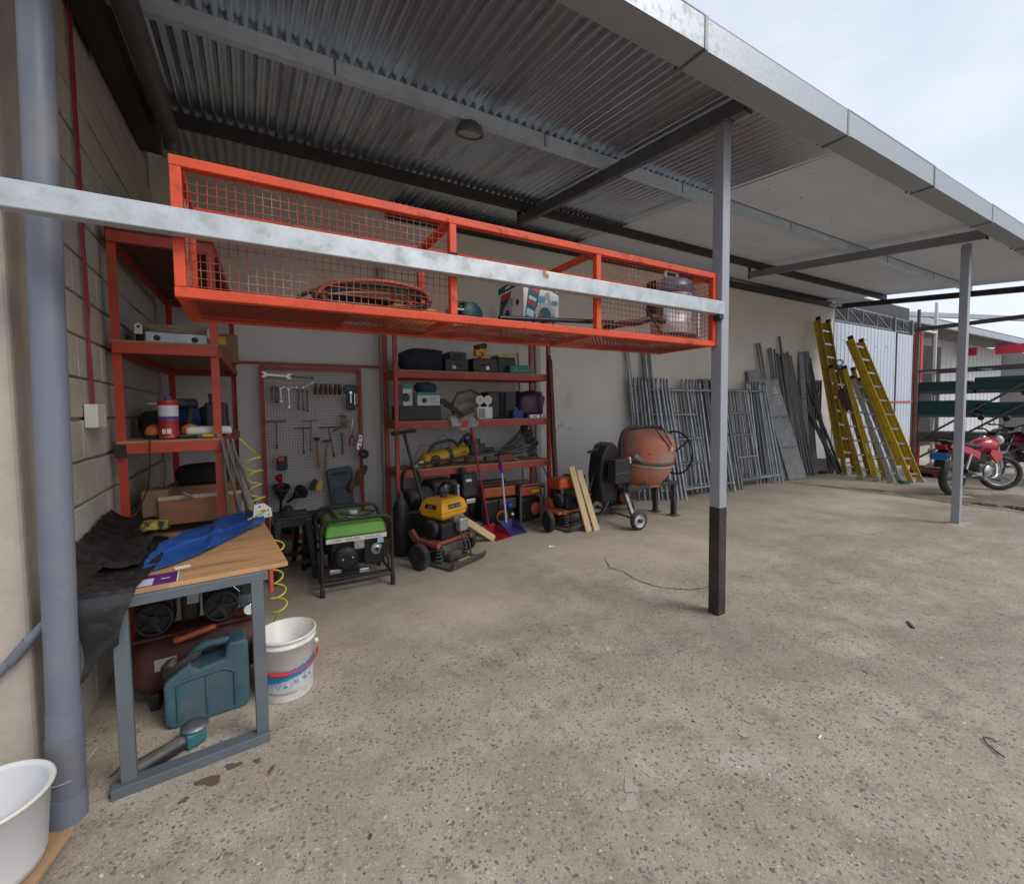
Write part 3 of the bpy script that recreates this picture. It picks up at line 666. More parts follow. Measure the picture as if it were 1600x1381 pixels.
# printed cardboard box of a circular saw
sb = thing('saw_box', 'white and teal printed cardboard box picturing a circular saw', 'box', (1.335, 2.085, FZ), radians(-2))
B().bx(0, .235, 0, .30, 0, .28).build('carton', mat('carton_white', (.62, .61, .58), .6, 0, .04), sb, .002)
pt_silver = mat('print_silver', (.40, .42, .44), .45); pt_pale = mat('print_pale_blue', (.45, .58, .64), .5); pt_deep = mat('print_deep_teal', (.012, .085, .10), .5); pt_sky = mat('print_sky', (.08, .28, .36), .5)
def poly(nm, M, W, H, pts, mt, e):
    B(M).prism([(u*W, v*H) for u, v in pts], -e, 0).build(nm, mt, sb)
def disc(u, v, r, W, H, a0=0, a1=2*pi, r0=0, n=20, sx=1.):
    o = [(u+r*sx*cos(a0+(a1-a0)*i/n)*H/W, v+r*sin(a0+(a1-a0)*i/n)) for i in range(n+1)]
    i_ = [(u+r0*sx*cos(a1-(a1-a0)*i/n)*H/W, v+r0*sin(a1-(a1-a0)*i/n)) for i in range(n+1)] if r0 else []
    return o + i_
def saw_front(M, W, H):
    P = lambda nm, pts, mt, k: poly(nm, M, W, H, pts, mt, .0005+.0004*k)
    P('print_stripe', [(.17, .93), (.48, .85), (.27, .0), (.0, .0)], pt_deep, 1); P('print_title', [(.185, .86), (.465, .78), (.445, .70), (.165, .77)], print_red, 2); P('print_bar', [(.155, .64), (.36, .585), (.345, .52), (.14, .57)], pt_pale, 2); P('print_bar', [(.135, .545), (.34, .48), (.325, .425), (.12, .485)], print_red, 2); P('print_patch', [(.10, .39), (.29, .33), (.27, .2), (.07, .25)], pt_pale, 2); P('print_patch', [(.075, .17), (.22, .14), (.20, .02), (.05, .03)], print_white, 2)
    P('print_band', [(.48, .985), (1, .93), (1, .70), (.5, .86)], pt_deep, 1); P('print_band_inner', [(.52, .955), (.97, .90), (.97, .74), (.53, .87)], pt_pale, 2); P('print_badge', [(.78, .86), (.9, .84), (.88, .78), (.8, .79)], print_red, 3)
    P('print_base', [(.39, .25), (.5, .05), (.86, .0), (.88, .08), (.55, .12), (.42, .28)], print_dark, 3); P('print_motor', disc(.50, .57, .09, W, H), pt_sky, 3); P('print_handle', [(.56, .58), (.60, .70), (.69, .75), (.72, .72), (.80, .46), (.74, .44), (.67, .6)], print_grey, 3); P('print_knob', disc(.87, .53, .055, W, H, sx=1.5), pt_sky, 3)
    P('print_blade', disc(.585, .28, .15, W, H), pt_deep, 4); P('print_guard', disc(.60, .28, .245, W, H, -.25, pi*1.02, .15), pt_silver, 5); P('print_plate', [(.56, .08), (.70, .06), (.72, .22), (.60, .2)], mat('print_orange', (.5, .2, .12), .5), 5); P('print_lever', [(.40, .34), (.5, .30), (.51, .24), (.42, .26)], print_red, 5); P('print_arm', [(.80, .3), (.85, .25), (.86, .1), (.8, .06)], pt_sky, 5)
def saw_side(M, W, H):
    P = lambda nm, pts, mt, k: poly(nm, M, W, H, pts, mt, .0005+.0004*k)
    P('print_band', [(0, .86), (1, .86), (1, .999), (0, .999)], pt_deep, 1); P('print_stripe', [(.12, .82), (.55, .82), (.35, .4), (.15, .0), (.0, .0), (.0, .25)], pt_deep, 1); P('print_title', [(.14, .80), (.52, .80), (.48, .71), (.13, .69)], print_red, 2); P('print_line', [(.3, .95), (.5, .95), (.5, .91), (.3, .91)], print_white, 2)
    P('print_centre', disc(.36, .30, .27, W, H, sx=.85), print_dark, 3); P('print_guard', disc(.38, .33, .25, W, H, -.4, pi*1.25, .14, sx=.85), pt_silver, 4); P('print_handle', [(.33, .56), (.48, .70), (.58, .68), (.62, .5), (.54, .5), (.48, .58)], print_grey, 4); P('print_knob', disc(.78, .54, .06, W, H), print_dark, 4); P('print_base', [(.60, .28), (.82, .2), (.68, .08), (.56, .12)], mat('print_maroon', (.2, .03, .05), .5), 4); P('print_guard_tip', disc(.36, .1, .13, W, H, pi, 2*pi, .07), pt_silver, 4); P('print_lever', [(.08, .3), (.2, .32), (.2, .22), (.1, .2)], print_red, 5)  # the dark disc is the printed dark centre of the saw
saw_front(Matrix.Identity(4), .235, .28)
saw_side(T(0, .30, 0) @ RZ(-pi/2), .30, .28)
one('black_pole', 'long black pole lying across the middle bay in front of the saw box', 'pole', B().tube((1.16, 2.05, FZ+.03), (1.98, 2.06, FZ+.075), .013, 12), blackgloss)
pl = thing('hand_planer', 'black hand tool lying behind the black pole near the right bay', 'hand tool', (1.66, 2.3, FZ), .1); B().bx(-.12, .12, -.035, .035, 0, .05).build('body', black_m, pl, .012); B().path(rounded([(-.07, 0, .05), (-.05, 0, .085), (.05, 0, .085), (.08, 0, .05)], .03), .013).build('handle', black_m, pl); B().bx(-.14, .14, -.03, .03, .0, .006).build('sole', galv, pl)
# shop vacuum in the right bay
vc = thing('shop_vacuum', 'steel drum shop vacuum with blue lid in the right bay of the basket', 'vacuum', (2.70, 2.23, FZ))
B().lathe([(.135, .05), (.14, .055), (.142, .14), (.145, .145), (.142, .15), (.142, .34), (.148, .345), (.148, .355)], 32).build('drum', mat('stainless', (.8, .79, .78), .3, .6, .08), vc)
B().lathe([(.15, .35), (.165, .36), (.168, .385), (.15, .41), (.145, .43), (.12, .455), (.06, .47), (0, .472)], 32).build('lid', mat('lid_blue', (.05, .13, .20), .35, 0, .1), vc)
B().path(rounded([(-.06, 0, .48), (-.06, 0, .53), (.06, 0, .53), (.06, 0, .48)], .03), .012).build('carry_handle', mat('lid_grey', (.4, .4, .4), .5), vc)
B().lathe([(.12, .03), (.17, .035), (.17, .06), (.137, .075)], 28).build('base_ring', black_m, vc)
for k in range(4):
    a = .6+k*pi/2; B().lathe([(0, -.012), (.022, -.012), (.024, 0), (.022, .012), (0, .012)], 14, (.165*cos(a), .165*sin(a), .024), (cos(a+1), sin(a+1), 0)).build('castor', black_m, vc)
for s in (-1, 1): B().bx(s*.155-.012, s*.155+.012, -.025, .025, .25, .38).build('clamp', black_m, vc, .004)
B().bx(-.21, -.13, -.05, .05, .18, .44).build('motor_housing', black_m, vc, .02); B().bx(.148, .162, -.12, -.1, .06, .30).build('tube_clip', chrome, vc)
hs = B(); hs.path([(-.15, -.06, .15), (-.28, -.1, .16), (-.40, -.08, .12), (-.55, -.06, .10), (-.62, .02, .08), (-.55, .1, .04), (-.4, .12, .03), (-.25, .1, .03)], .022, 10); hs.build('suction_hose', black_m, vc)
B().path([(-.2, -.13, .0), (-.36, -.15, .14), (-.42, -.15, .19)], .008, 6).build('power_cord', black_m, vc); B().bx(-.5, -.28, -.02, .06, 0, .05).build('floor_nozzle', black_m, vc, .015)

# ================================================================ tall orange shelving by the left wall
LS = V(-.44, 4.35, 0)
ls = thing('shelving_unit', 'tall orange steel shelving unit standing along the block wall', 'shelving unit', LS)
def SB(): return B(T(-LS.x, -LS.y, 0))
cor = [(-.712, 3.46), (-.170, 3.46), (-.665, 5.24), (-.115, 5.24)]
shelf_o = mat('shelf_orange', (.46, .055, .024), .45, 0, .12, 5, dirt=.35, dcol=(.12, .04, .03), dscale=6)
for x, y in cor:
    sx = 1 if x < -.4 else -1; sy = 1 if y < 4 else -1
    b = SB(); b.bx(min(x, x+sx*.045), max(x, x+sx*.045), min(y, y+sy*.004), max(y, y+sy*.004), 0, 2.66); b.bx(min(x, x+sx*.004), max(x, x+sx*.004), min(y+sy*.004, y+sy*.045), max(y+sy*.004, y+sy*.045), 0, 2.66); b.build('upright', shelf_o, ls)
for z in (.70, 1.335, 1.945, 2.60):
    (ax, ay), (bx_, by), (cx, cy), (dx, dy) = cor
    SB().bx(ax+.005, bx_-.005, ay-.03, ay-.001, z-.075, z-.012).build('shelf_rail', shelf_o, ls, .003)
    SB().bx(cx+.005, dx-.005, cy+.001, cy+.03, z-.075, z-.012).build('shelf_rail', red_m, ls, .003)
    for p, q in (((ax, ay), (cx, cy)), ((bx_, by), (dx, dy))): b = SB(); b.bar((p[0], p[1]+.04, z-.043), (q[0], q[1]-.04, z-.043), .028, .06); b.build('side_rail', red_m, ls, .003)
    b = SB(); b.add([(ax, ay-.02, z-.011), (bx_, by-.02, z-.011), (dx, dy, z-.011), (cx, cy, z-.011), (ax, ay-.02, z+.004), (bx_, by-.02, z+.004), (dx, dy, z+.004), (cx, cy, z+.004)], [(3, 2, 1, 0), (4, 5, 6, 7), (0, 1, 5, 4), (1, 2, 6, 5), (2, 3, 7, 6), (3, 0, 4, 7)]); b.build('shelf_board', mat('shelf_board', (.12, .05, .035), .8, 0, .25) if z > 2 else ply_m, ls)
for x, y in cor[:2]: SB().bx(x-.006, x+.05 if x < -.4 else x+.008, y-.034, y-.03, 1.24, 1.32).build('joint_plate', blacksteel, ls)
# upper shelf
z = 1.951
o = one('plywood_board', 'brown plywood offcut standing at the back of the upper orange shelf', 'board', B().bx(-.19, .21, 0, .018, 0, .19), ply_m, (-.44, 3.92, z), bev=.002, rot=(radians(-8), 0, 0))
bb = thing('steel_channel', 'galvanised channel with two round holes lying on the upper orange shelf', 'steel channel', (-.40, 3.56, z), radians(3))
B().bx(-.16, .16, 0, .006, 0, .072).build('web', galv, bb); B().bx(-.16, .16, .006, .10, .066, .072).build('flange', galv, bb); B().bx(-.16, .16, .006, .10, 0, .006).build('flange', galv, bb)
for x in (-.105, .095): B().tube((x, -.001, .036), (x, .0005, .036), .019, 18).build('hole', black_m, bb)
for x in (-.215, .165): B().prism([(x, .055), (x+.04, .055), (x+.04, .11), (x+.02, .125), (x, .11)], -.004, 0).build('lug', white_p, bb); B().tube((x+.02, -.0055, .1), (x+.02, -.003, .1), .009, 12).build('lug_hole', black_m, bb)
wc = B(); rnd = random.Random(3)
for k in range(6): wc.path([((.15+.012*k)*cos(2*pi*i/30), (.07+.004*k)*sin(2*pi*i/30), .006+.007*k+rnd.gauss(0, .001)) for i in range(30)], .0028, 5, True)
one('wire_coil', 'loose coil of pale wire lying on the steel channel', 'wire', wc, mat('pale_wire', (.38, .34, .27), .6, .3, .1), (-.40, 3.61, z+.074), .1)
one('cardboard_box', 'brown cardboard box with a yellow tag at the rear of the upper orange shelf', 'box', B().bx(-.12, .12, -.1, .1, 0, .24), card_m, (-.20, 4.7, z), .05, bev=.003)
B().bx(-.04, .03, -.104, -.101, .15, .22).build('yellow_tag', yellow_m, bpy.data.objects['cardboard_box'])
one('black_case', 'dark case pushed against the block wall on the upper orange shelf', 'case', B().bx(-.07, .07, -.16, .16, 0, .17), black_m, (-.61, 4.1, z), bev=.02)
one('wood_offcut', 'narrow wooden offcut leaning at the right end of the upper orange shelf', 'board', B().bx(-.045, .045, -.012, .012, 0, .3), ply_m, (-.17, 4.95, z), bev=.002)
# top shelf
one('carton', 'dark brown carton on the very top of the orange shelving', 'box', B().bx(-.16, .16, -.2, .2, 0, .10), card_m, (-.42, 3.8, 2.606), bev=.004)
# middle shelf
z = 1.341
can_ = thing('paint_tin', 'tall red tin with a white label on the middle orange shelf', 'tin', (-.462, 3.53, z))
B().lathe([(.052, 0), (.056, .004), (.056, .02), (.054, .024), (.054, .225), (.056, .229), (.056, .245), (.051, .25)], 28).build('tin_body', mat('tin_red', (.42, .03, .03), .35, .2, .1), can_)
B().lathe([(.0546, .145), (.0546, .215)], 28, cap=False).build('white_label', mat('tin_label', (.6, .6, .62), .5, 0, .05), can_); B().lathe([(.0547, .126), (.0547, .143)], 28, cap=False).build('blue_band', mat('tin_blue', (.03, .05, .3), .5), can_)
for k, (zz, hh) in enumerate(((.108, .006), (.095, .006), (.082, .005))): B().lathe([(.0547, zz), (.0547, zz+hh)], 28, cap=False).build('print_band', mat('tin_dark', (.2, .015, .02), .5), can_)
for a in (-1.95, -1.45): B().box((.0545*cos(a), .0545*sin(a), .05), (.003, .022, .03), Matrix.Rotation(a, 3, 'Z')).build('print_panel', print_white, can_)
B().lathe([(.0546, .008), (.0566, .012), (.0566, .016)], 28, cap=False).build('rim', chrome, can_); B().lathe([(.02, .25), (.022, .262), (.02, .275), (0, .276)], 16).build('cap', mat('cap_blue', (.03, .08, .3), .4), can_)
dr = thing('black_drill', 'black power drill lying behind the red tin', 'drill', (-.42, 3.75, z+.23), .4)
B().lathe([(0, -.12), (.012, -.12), (.016, -.07), (.03, -.06), (.036, .0), (.036, .09), (.02, .1)], 16, (0, 0, 0), (1, 0, 0)).build('drill_body', black_m, dr); B().box((.05, 0, -.08), (.035, .04, .14), Matrix.Rotation(.15, 3, 'Y')).build('grip', black_m, dr, .008); B().bx(.02, .1, -.03, .03, -.228, -.15).build('battery', black_m, dr, .008); B().tube((-.12, 0, 0), (-.19, 0, 0), .006).build('drill_bit', galv, dr)
for i, (x, y, lab) in enumerate([(-.55, 3.62, 'orange sander half hidden left of the red tin'), (-.36, 3.62, 'orange sander half hidden right of the red tin')]):
    t = thing('sander', lab, 'sander', (x, y, z), i*.8); B().lathe([(.05, .0), (.055, .01), (.055, .025)], 20).build('pad', black_m, t); B().lathe([(.053, .026), (.056, .04), (.045, .075), (.02, .09), (0, .092)], 20).build('shell', mat('sander_orange', (.6, .18, .03), .45), t)
one('power_cable', 'thin dark cord hanging from the middle orange shelf down to the bench', 'cord', B().path([(-.545, 3.44, 1.35), (-.545, 3.41, 1.33), (-.55, 3.41, 1.2), (-.57, 3.44, 1.05), (-.62, 3.46, .92), (-.66, 3.4, .86)], .004, 6), black_m)
one('dark_bag', 'black lumpy bag of tools in the rear corner of the middle orange shelf', 'bag', B().blob((0, 0, .09), (.24, .3, .2), 4, .3), black_cloth, (-.58, 4.0, z))
blue_cloth = mat('blue_bag', (.03, .06, .22), .7, 0, .25, 8)
one('blue_bag', 'bright blue plastic bag on the middle orange shelf', 'bag', B().blob((0, 0, .13), (.22, .2, .27), 8, .4), blue_cloth, (-.45, 4.25, z))
one('dark_blue_bag', 'second blue bag slumped right of the bright blue one', 'bag', B().blob((0, 0, .11), (.22, .2, .23), 18, .4), mat('blue_bag2', (.02, .04, .15), .7, 0, .25, 8), (-.27, 4.3, z))
one('grey_bottle', 'grey jug with a cap standing behind the blue bags', 'jug', B().lathe([(.06, 0), (.07, .02), (.07, .2), (.03, .26), (.03, .3), (.035, .3), (.035, .33), (0, .33)], 18), mat('jug_grey', (.2, .19, .17), .6), (-.28, 4.55, z))
one('black_box', 'black plastic box at the right end of the middle orange shelf', 'box', B().bx(-.07, .07, -.12, .12, 0, .24), black_m, (-.22, 3.9, z), bev=.02)
tr = thing('white_tray', 'flat white plastic tray on the front of the middle orange shelf', 'tray', (-.25, 3.62, z+.02), .06); B().bx(-.13, .13, -.09, .09, 0, .05).build('tray', white_p, tr, .015); B().bx(-.1, .1, -.06, .06, .05, .053).build('tray_lid', white_p, tr)
for i, (x, y, l, a, mt, nm, lab) in enumerate([(-.33, 3.50, .16, .1, black_m, 'pliers', 'black pliers lying in front of the white tray'), (-.23, 3.475, .1, -.2, yellow_m, 'box_cutter', 'yellow box cutter lying in front of the white tray'), (-.31, 3.8, .22, .3, mat('maroon', (.15, .02, .02), .6), 'pipe_wrench', 'dark red pipe wrench lying behind the white tray'), (-.46, 3.68, .2, -.4, galv_dark, 'tool_bit', 'grey steel bit lying behind the red tin')]):
    t = thing(nm, lab, 'tool', (x, y, z+.005 + (.05 if i == 2 else 0)), a); B().bx(-l/2, l*.15, -.012, .012, 0, .02).build('handle', mt, t, .006); B().prism([(l*.15, -.008), (l*.35, -.018), (l*.5, -.012), (l*.42, 0), (l*.5, .012), (l*.35, .018), (l*.15, .008)], 0, .018, 'z').build('jaw', galv_dark, t)
one('paint_pot', 'small yellow pot among the clutter on the middle orange shelf', 'pot', B().lathe([(.022, 0), (.022, .03), (.012, .045), (0, .046)], 14), yellow_m, (-.27, 3.83, z+.09))
# hanging bundle at the right upright
hb = B(); rnd = random.Random(6)
for k in range(6):
    x = -.17+.03*(k % 3); y = 3.41-.012*(k//3)
    hb.path([(x, y, 1.33), (x+.01, y-.02, 1.25), (x+.012+.012*k, y-.03, 1.05), (x+.02+.022*k, y-.04, .86), (x+.04+.03*k, y-.06, .82)], .009, 7)
one('hose_bundle', 'bundle of grey brown hoses hanging beside the right front upright', 'hose', hb, mat('hose_grey', (.13, .115, .1), .6, 0, .2))
yc = mat('yellow_hose', (.62, .5, .03), .4, 0, .06)
def helix(p, q, R, n, r=.0042, k=14, seed=0):
    p = Vector(p); q = Vector(q); a, b_, d = frame(q-p); rr = random.Random(seed); out = []
    for i in range(n*k+1):
        t = i/(n*k); s = 1+.2*sin(9*t+seed); out.append(p.lerp(q, t) + (a*cos(2*pi*i/k) + b_*sin(2*pi*i/k))*R*s)
    return out
one('coiled_air_hose', 'yellow coiled air hose stretched down beside the orange shelving', 'hose', B().path([(-.07, 3.40, 1.33)] + helix((.0, 3.36, 1.2), (.02, 3.2, .87), .045, 4) + [(-.04, 3.12, .84)], .005, 6), yc)
one('coiled_air_hose', 'yellow coiled air hose piled on the floor behind the bench leg', 'hose', B().path(helix((.10, 2.95, .72), (.11, 2.98, .26), .04, 5, seed=1) + helix((.12, 2.96, .12), (.13, 3.0, .02), .09, 4, seed=2), .005, 6), yc)
gp = thing('gusset_plate', 'white steel plate with small holes hung on the hose bundle', 'plate', (.03, 3.25, .86), rot=(radians(75), 0, .35)); B().prism([(-.05, -.045), (.07, -.045), (.07, .01), (.03, .05), (-.03, .05)], 0, .005, 'z').build('plate', white_p, gp, .002)
for x, y in ((-.03, -.03), (.05, -.03), (.05, 0), (0, .03)): B().tube((x, y, .0045), (x, y, .0056), .006, 10).build('hole', black_m, gp)
# lower shelf
z = .706
cr = thing('wooden_crate', 'low wooden crate holding a steel bar on the lower orange shelf', 'crate', (-.33, 3.62, z+.06), .03)
crm = mat('crate_wood', (.30, .14, .07), .75, 0, .15, 5, stretch=(.4, 1, 4), dirt=.2, dcol=(.1, .06, .04))
for a in ((-.22, .25, -.012, 0, 0, .19), (-.22, .25, .2, .212, 0, .19), (-.22, -.208, .0, .2, 0, .19), (.238, .25, .0, .2, 0, .19), (-.208, .238, 0, .2, 0, .01)): B().bx(*a).build('crate_panel', crm, cr, .002)
B().bx(-.22, .25, -.014, -.0125, .165, .19).build('paper_strip', mat('cream_paper', (.48, .4, .27), .8), cr)
one('steel_bar', 'grey steel bar sticking up out of the wooden crate', 'bar', B().tube((-.41, 3.55, .98), (-.28, 3.72, .86), .011, 10), galv)
one('cardboard_box', 'small dark brown carton left of the wooden crate', 'box', B().bx(-.07, .07, -.09, .09, 0, .23), card_m, (-.57, 3.72, z+.06), bev=.003)
one('cardboard_box', 'wide brown carton under the black holdall behind the wooden crate', 'box', B().bx(-.2, .2, -.15, .15, 0, .26), card_m, (-.36, 4.08, z), bev=.003)
one('black_holdall', 'black holdall bag lying on the brown carton', 'bag', B().blob((0, 0, .075), (.40, .22, .18), 21, .18), black_cloth, (-.33, 4.06, z+.26))

# ================================================================ workbench
tb = thing('workbench', 'wooden topped workbench with a grey steel frame', 'workbench', (.127, 2.26, 0), radians(4.8))
bench_top = mat('bench_top_wood', (.46, .25, .115), .5, 0, .16, 3, stretch=(1.2, 9, 1), dirt=.7, dcol=(.075, .055, .045), dscale=2.2, dlo=.52, dhi=.68)
B().bx(-.70, 0, 0, .95, .785, .805).build('tabletop', bench_top, tb, .002)
fr = mat('bench_grey_steel', (.115, .135, .15), .45, .2, .12, 5, dirt=.3, dcol=(.2, .18, .16))
for y in (.02, .86):
    B().bx(-.66, -.105, y-.05, y+.012, 0, .042).build('base_bar', fr, tb, .003)
    for x in (-.63, -.155): B().bx(x, x+.05, y-.03, y+.012, .042, .742).build('leg', fr, tb, .003)
    B().bx(-.66, -.085, y-.03, y+.012, .742, .784).build('apron', fr, tb, .003)
for x in (-.655, -.13): B().bx(x, x+.035, .034, .828, .745, .783).build('side_rail', fr, tb, .003)
# blue tarpaulin
tarp_m = mat('blue_tarpaulin', (.014, .075, .30), .4, 0, .3, 6, dirt=.4, dcol=(.05, .075, .14), dscale=5, bump=.15, bscale=120)
fe = [(-.45, 2.40), (-.394, 2.43), (-.295, 2.50), (-.202, 2.64), (-.094, 2.86), (.022, 3.07), (.06, 3.19)]
be = [(-.442, 2.66), (-.425, 2.88), (-.345, 3.06), (-.23, 3.18), (-.13, 3.40), (-.0, 3.50), (.09, 3.42)]
def ridge(p, s, o):
    from mathutils import noise as N
    return 1-abs(N.noise(Vector((p[0]*s, p[1]*s, o))))*2.2
def tarp(u, v):
    from mathutils import noise as N
    t = u*6; i = min(5, int(t)); f = t-i
    a = Vector((*fe[i], 0)).lerp(Vector((*fe[i+1], 0)), f); c = Vector((*be[i], 0)).lerp(Vector((*be[i+1], 0)), f)
    p = a.lerp(c, v)
    h = .812 + .004*max(0, ridge(p, 6, 1)) + .006*max(0, ridge(p, 11, 4))*v + .004*N.noise(Vector((p.x*30, p.y*30, 3)))
    h += .035*max(0, v-.45)*(u*.9+.25) + (.012 if v > .42+.12*sin(5*u) else 0) + .016*max(0, 1-abs(u-.47-.12*v)*14)
    if v > .95: h -= .012
    return (p.x+.006*sin(u*31), p.y+.006*sin(u*23+v*3), max(.8085, h))
one('blue_tarpaulin', 'creased blue tarpaulin folded across the top of the workbench', 'tarpaulin', B().grid(90, 44, tarp, False), tarp_m, solid=.0016)
def plas(u, v):
    from mathutils import noise as N
    xl = -.60+.02*sin(v*9); xr = -.425+.03*sin(v*5)-.05*max(0, v-.6)
    x = xl+(xr-xl)*u
    if v < .6:
        y = 3.05-(3.05-2.19)*v/.6; z = .812+.006*max(0, ridge((x, y), 7, 2))+.008*max(0, ridge((x, y), 15, 6))+.02*max(0, .3-v)*(1-u)
        if v > .54: z -= .004*(v-.54)/.06
    else:
        t = (v-.6)/.4; hang = .30*(1-u*.42)+.012*sin(u*7+1)
        y = 2.186-.018*sin(min(1, t*4)*pi/2)+.010*max(0, ridge((x*1.6, t*.4), 7, 5))*t+.012*(N.noise(Vector((x*9, t*2, 5)))); z = .806-t*hang
    return (x, y, z)
plm = mat('black_polythene', (.011, .011, .012), .38, 0, .2, 8, dirt=.5, dcol=(.05, .044, .038), dscale=6, bump=.3, bscale=30)
one('black_plastic_sheet', 'crumpled black polythene draped over the left end of the workbench', 'plastic sheet', B().grid(44, 110, plas, False), plm, solid=.0012)
def plas2(u, v):
    x = -.735+(.28-.05*v)*u; y = 2.47+.88*v; q = (x, y)
    z = .815+.09*max(0, v-.5)*(1-.3*u)+.022*max(0, ridge(q, 5, 2))+.018*max(0, ridge(q, 11, 8))
    return (x, y, z+.07*(1-u)**3)
one('black_plastic_heap', 'heap of black polythene pushed against the block wall behind the bench', 'plastic sheet', B().grid(44, 80, plas2, False), plm, solid=.0012)
one('yellow_rag', 'yellow and black patterned rag lying on the black polythene', 'rag', B().blob((0, 0, .03), (.14, .13, .06), 9, .5), mat('rag_yellow', (.34, .26, .05), .9, 0, .2, col2=(.03, .028, .02), c2scale=22, c2lo=.48, c2hi=.54), (-.49, 3.06, .855))
pc = thing('leaflet', 'purple and white printed leaflet lying on the front of the workbench', 'leaflet', (-.375, 2.305, .806), radians(4)); B().bx(-.075, .075, -.075, .07, 0, .0012).build('paper', mat('purple_print', (.09, .02, .14), .5, 0, .05), pc); B().bx(-.072, -.005, -.07, .02, .0012, .0016).build('white_panel', mat('print_lilac', (.5, .46, .52), .5), pc)
B().bx(.0755, .079, -.075, .07, 0, .0012).build('white_edge', print_white, pc); B().bx(.02, .05, -.01, -.004, .0012, .0016).build('print_line', print_white, pc)
one('paper_scrap', 'small scrap of white paper peeking out under the blue tarpaulin', 'paper', B().bx(-.03, .03, -.02, .02, 0, .001), print_white, (-.295, 2.43, .806), .3)

# ---------------------------------------------------------------- under the bench
ac = thing('air_compressor', 'grimy red air compressor with twin black pump heads under the workbench', 'compressor', (-.28, 2.86, 0), radians(3))
tank_m = mat('tank_red', (.09, .02, .016), .6, .1, .3, dirt=.8, dcol=(.045, .035, .03), dscale=5, dlo=.4, dhi=.7)
B().lathe([(0, -.31), (.06, -.305), (.11, -.29), (.14, -.25), (.145, -.22), (.145, .22), (.14, .25), (.11, .29), (.06, .305), (0, .31)], 28, (0, 0, .21), (1, 0, 0)).build('tank', tank_m, ac)
for x in (-.2, .2): B().bx(x-.02, x+.02, -.1, .1, 0, .08).build('foot', blacksteel, ac, .004)
B().bx(-.28, .28, -.08, .08, .352, .37).build('mounting_plate', tank_m, ac, .003)
grime = mat('grimy_black', (.02, .019, .018), .55, .2, .3, 12, dirt=.45, dcol=(.1, .085, .07), dscale=12)
for x in (-.19, .1):
    B().tube((x, .07, .47), (x, -.07, .47), .075, 22).build('crankcase', grime, ac)
    B().torus((x, -.085, .46), .075, .008, (0, 1, 0), 24, 6).build('fan_ring', mat('fan_guard', (.035, .033, .03), .6, .4), ac)
    g = B()
    for k in range(5): a = k*2*pi/5; g.bar((x, -.083, .46), (x+.07*cos(a), -.083, .46+.07*sin(a)), .018, .006, (0, 1, 0))
    g.lathe([(0, -.01), (.022, -.008), (.024, .006)], 14, (x, -.085, .46), (0, -1, 0)); g.build('fan', grime, ac)
    f = B()
    for k in range(6): f.bx(x-.06, x+.06, -.05, .06, .555+.02*k, .565+.02*k)
    f.bx(x-.04, x+.04, -.035, .045, .54, .68); f.build('cylinder_fins', grime, ac)
    B().lathe([(.03, 0), (.035, .01), (.035, .05), (.02, .06)], 16, (x+.03, -.06, .63), (0, -1, 0)).build('air_filter', black_m, ac)
for x in (-.19, .1): B().bx(x-.085, x+.085, -.03, .1, .40, .66).build('pump_block', grime, ac, .02); B().blob((x, -.02, .70), (.2, .16, .1), int(x*50)+30, .4).build('belt_cover', grime, ac)
B().bx(-.08, .0, -.06, .06, .40, .64).build('motor', grime, ac, .02); B().bx(-.05, .0, -.065, -.06, .5, .56).build('torn_sticker', print_grey, ac)
B().bx(.19, .27, -.1, -.02, .5, .58).build('pressure_switch', black_m, ac, .008)
B().lathe([(.03, 0), (.033, .004), (.033, .02), (.028, .022)], 20, (.23, -.12, .43), (0, -1, 0)).build('gauge', chrome, ac); B().tube((.23, -.14, .43), (.23, -.143, .43), .027, 20).build('gauge_face', print_white, ac); B().bar((.23, -.1435, .43), (.245, -.1435, .44), .003, .001).build('gauge_needle', print_dark, ac)
B().path(rounded([(-.14, 0, .66), (-.05, -.02, .7), (.05, -.01, .66), (.2, -.05, .5)], .03), .009).build('air_pipe', chrome, ac)
B().path(rounded([(-.1, -.12, .36), (-.1, -.16, .36), (.06, -.16, .39), (.06, -.12, .37)], .03), .016).build('orange_handle', mat('handle_orange', (.42, .08, .03), .5), ac)
B().bx(-.19, -.1, -.147, -.144, .22, .28).build('data_plate', mat('plate_grey', (.35, .34, .32), .6), ac)
B().tube((.34, -.12, .5), (.34, -.12, .68), .014).build('side_handle', mat('handle_orange', (.42, .08, .03)), ac)

jc = thing('jerry_can', 'teal plastic jerry can standing under the workbench', 'jerry can', (-.235, 2.62, 0), radians(4))
jc.scale = (1.12, 1, 1.04)
jb_ = B()
prof = [(-.155, .03), (-.145, .01), (-.125, 0), (.13, 0), (.15, .012), (.158, .04), (.158, .31), (.152, .335), (.08, .335), (.072, .315), (.065, .265), (-.03, .25), (-.045, .255), (-.055, .27), (-.06, .29), (-.15, .225), (-.157, .2)]
jb_.prism(prof, -.075, .075); jb_.build('can_body', teal_m, jc, .018, 3)
B().path(rounded([(-.07, 0, .27), (-.02, 0, .335), (.085, 0, .325)], .04), .019, 10).build('handle', teal_m, jc)
B().path(rounded([(-.11, -.078, .03), (-.11, -.078, .2), (-.085, -.078, .215), (.06, -.078, .225), (.1, -.078, .2), (.1, -.078, .03)], .02), .006, 6).build('moulded_rib', teal_m, jc); B().path([(-.005, -.078, .03), (-.005, -.078, .21)], .005, 6).build('moulded_rib', teal_m, jc)
B().lathe([(.028, 0), (.032, .008), (.032, .04), (.024, .045)], 18, (-.12, 0, .25), (-.6, 0, .8)).build('cap', black_m, jc)
B().lathe([(.022, 0), (.026, .01), (.018, .13), (.012, .15)], 14, (-.15, -.02, .23), (.75, -.1, .5)).build('spout', black_m, jc)
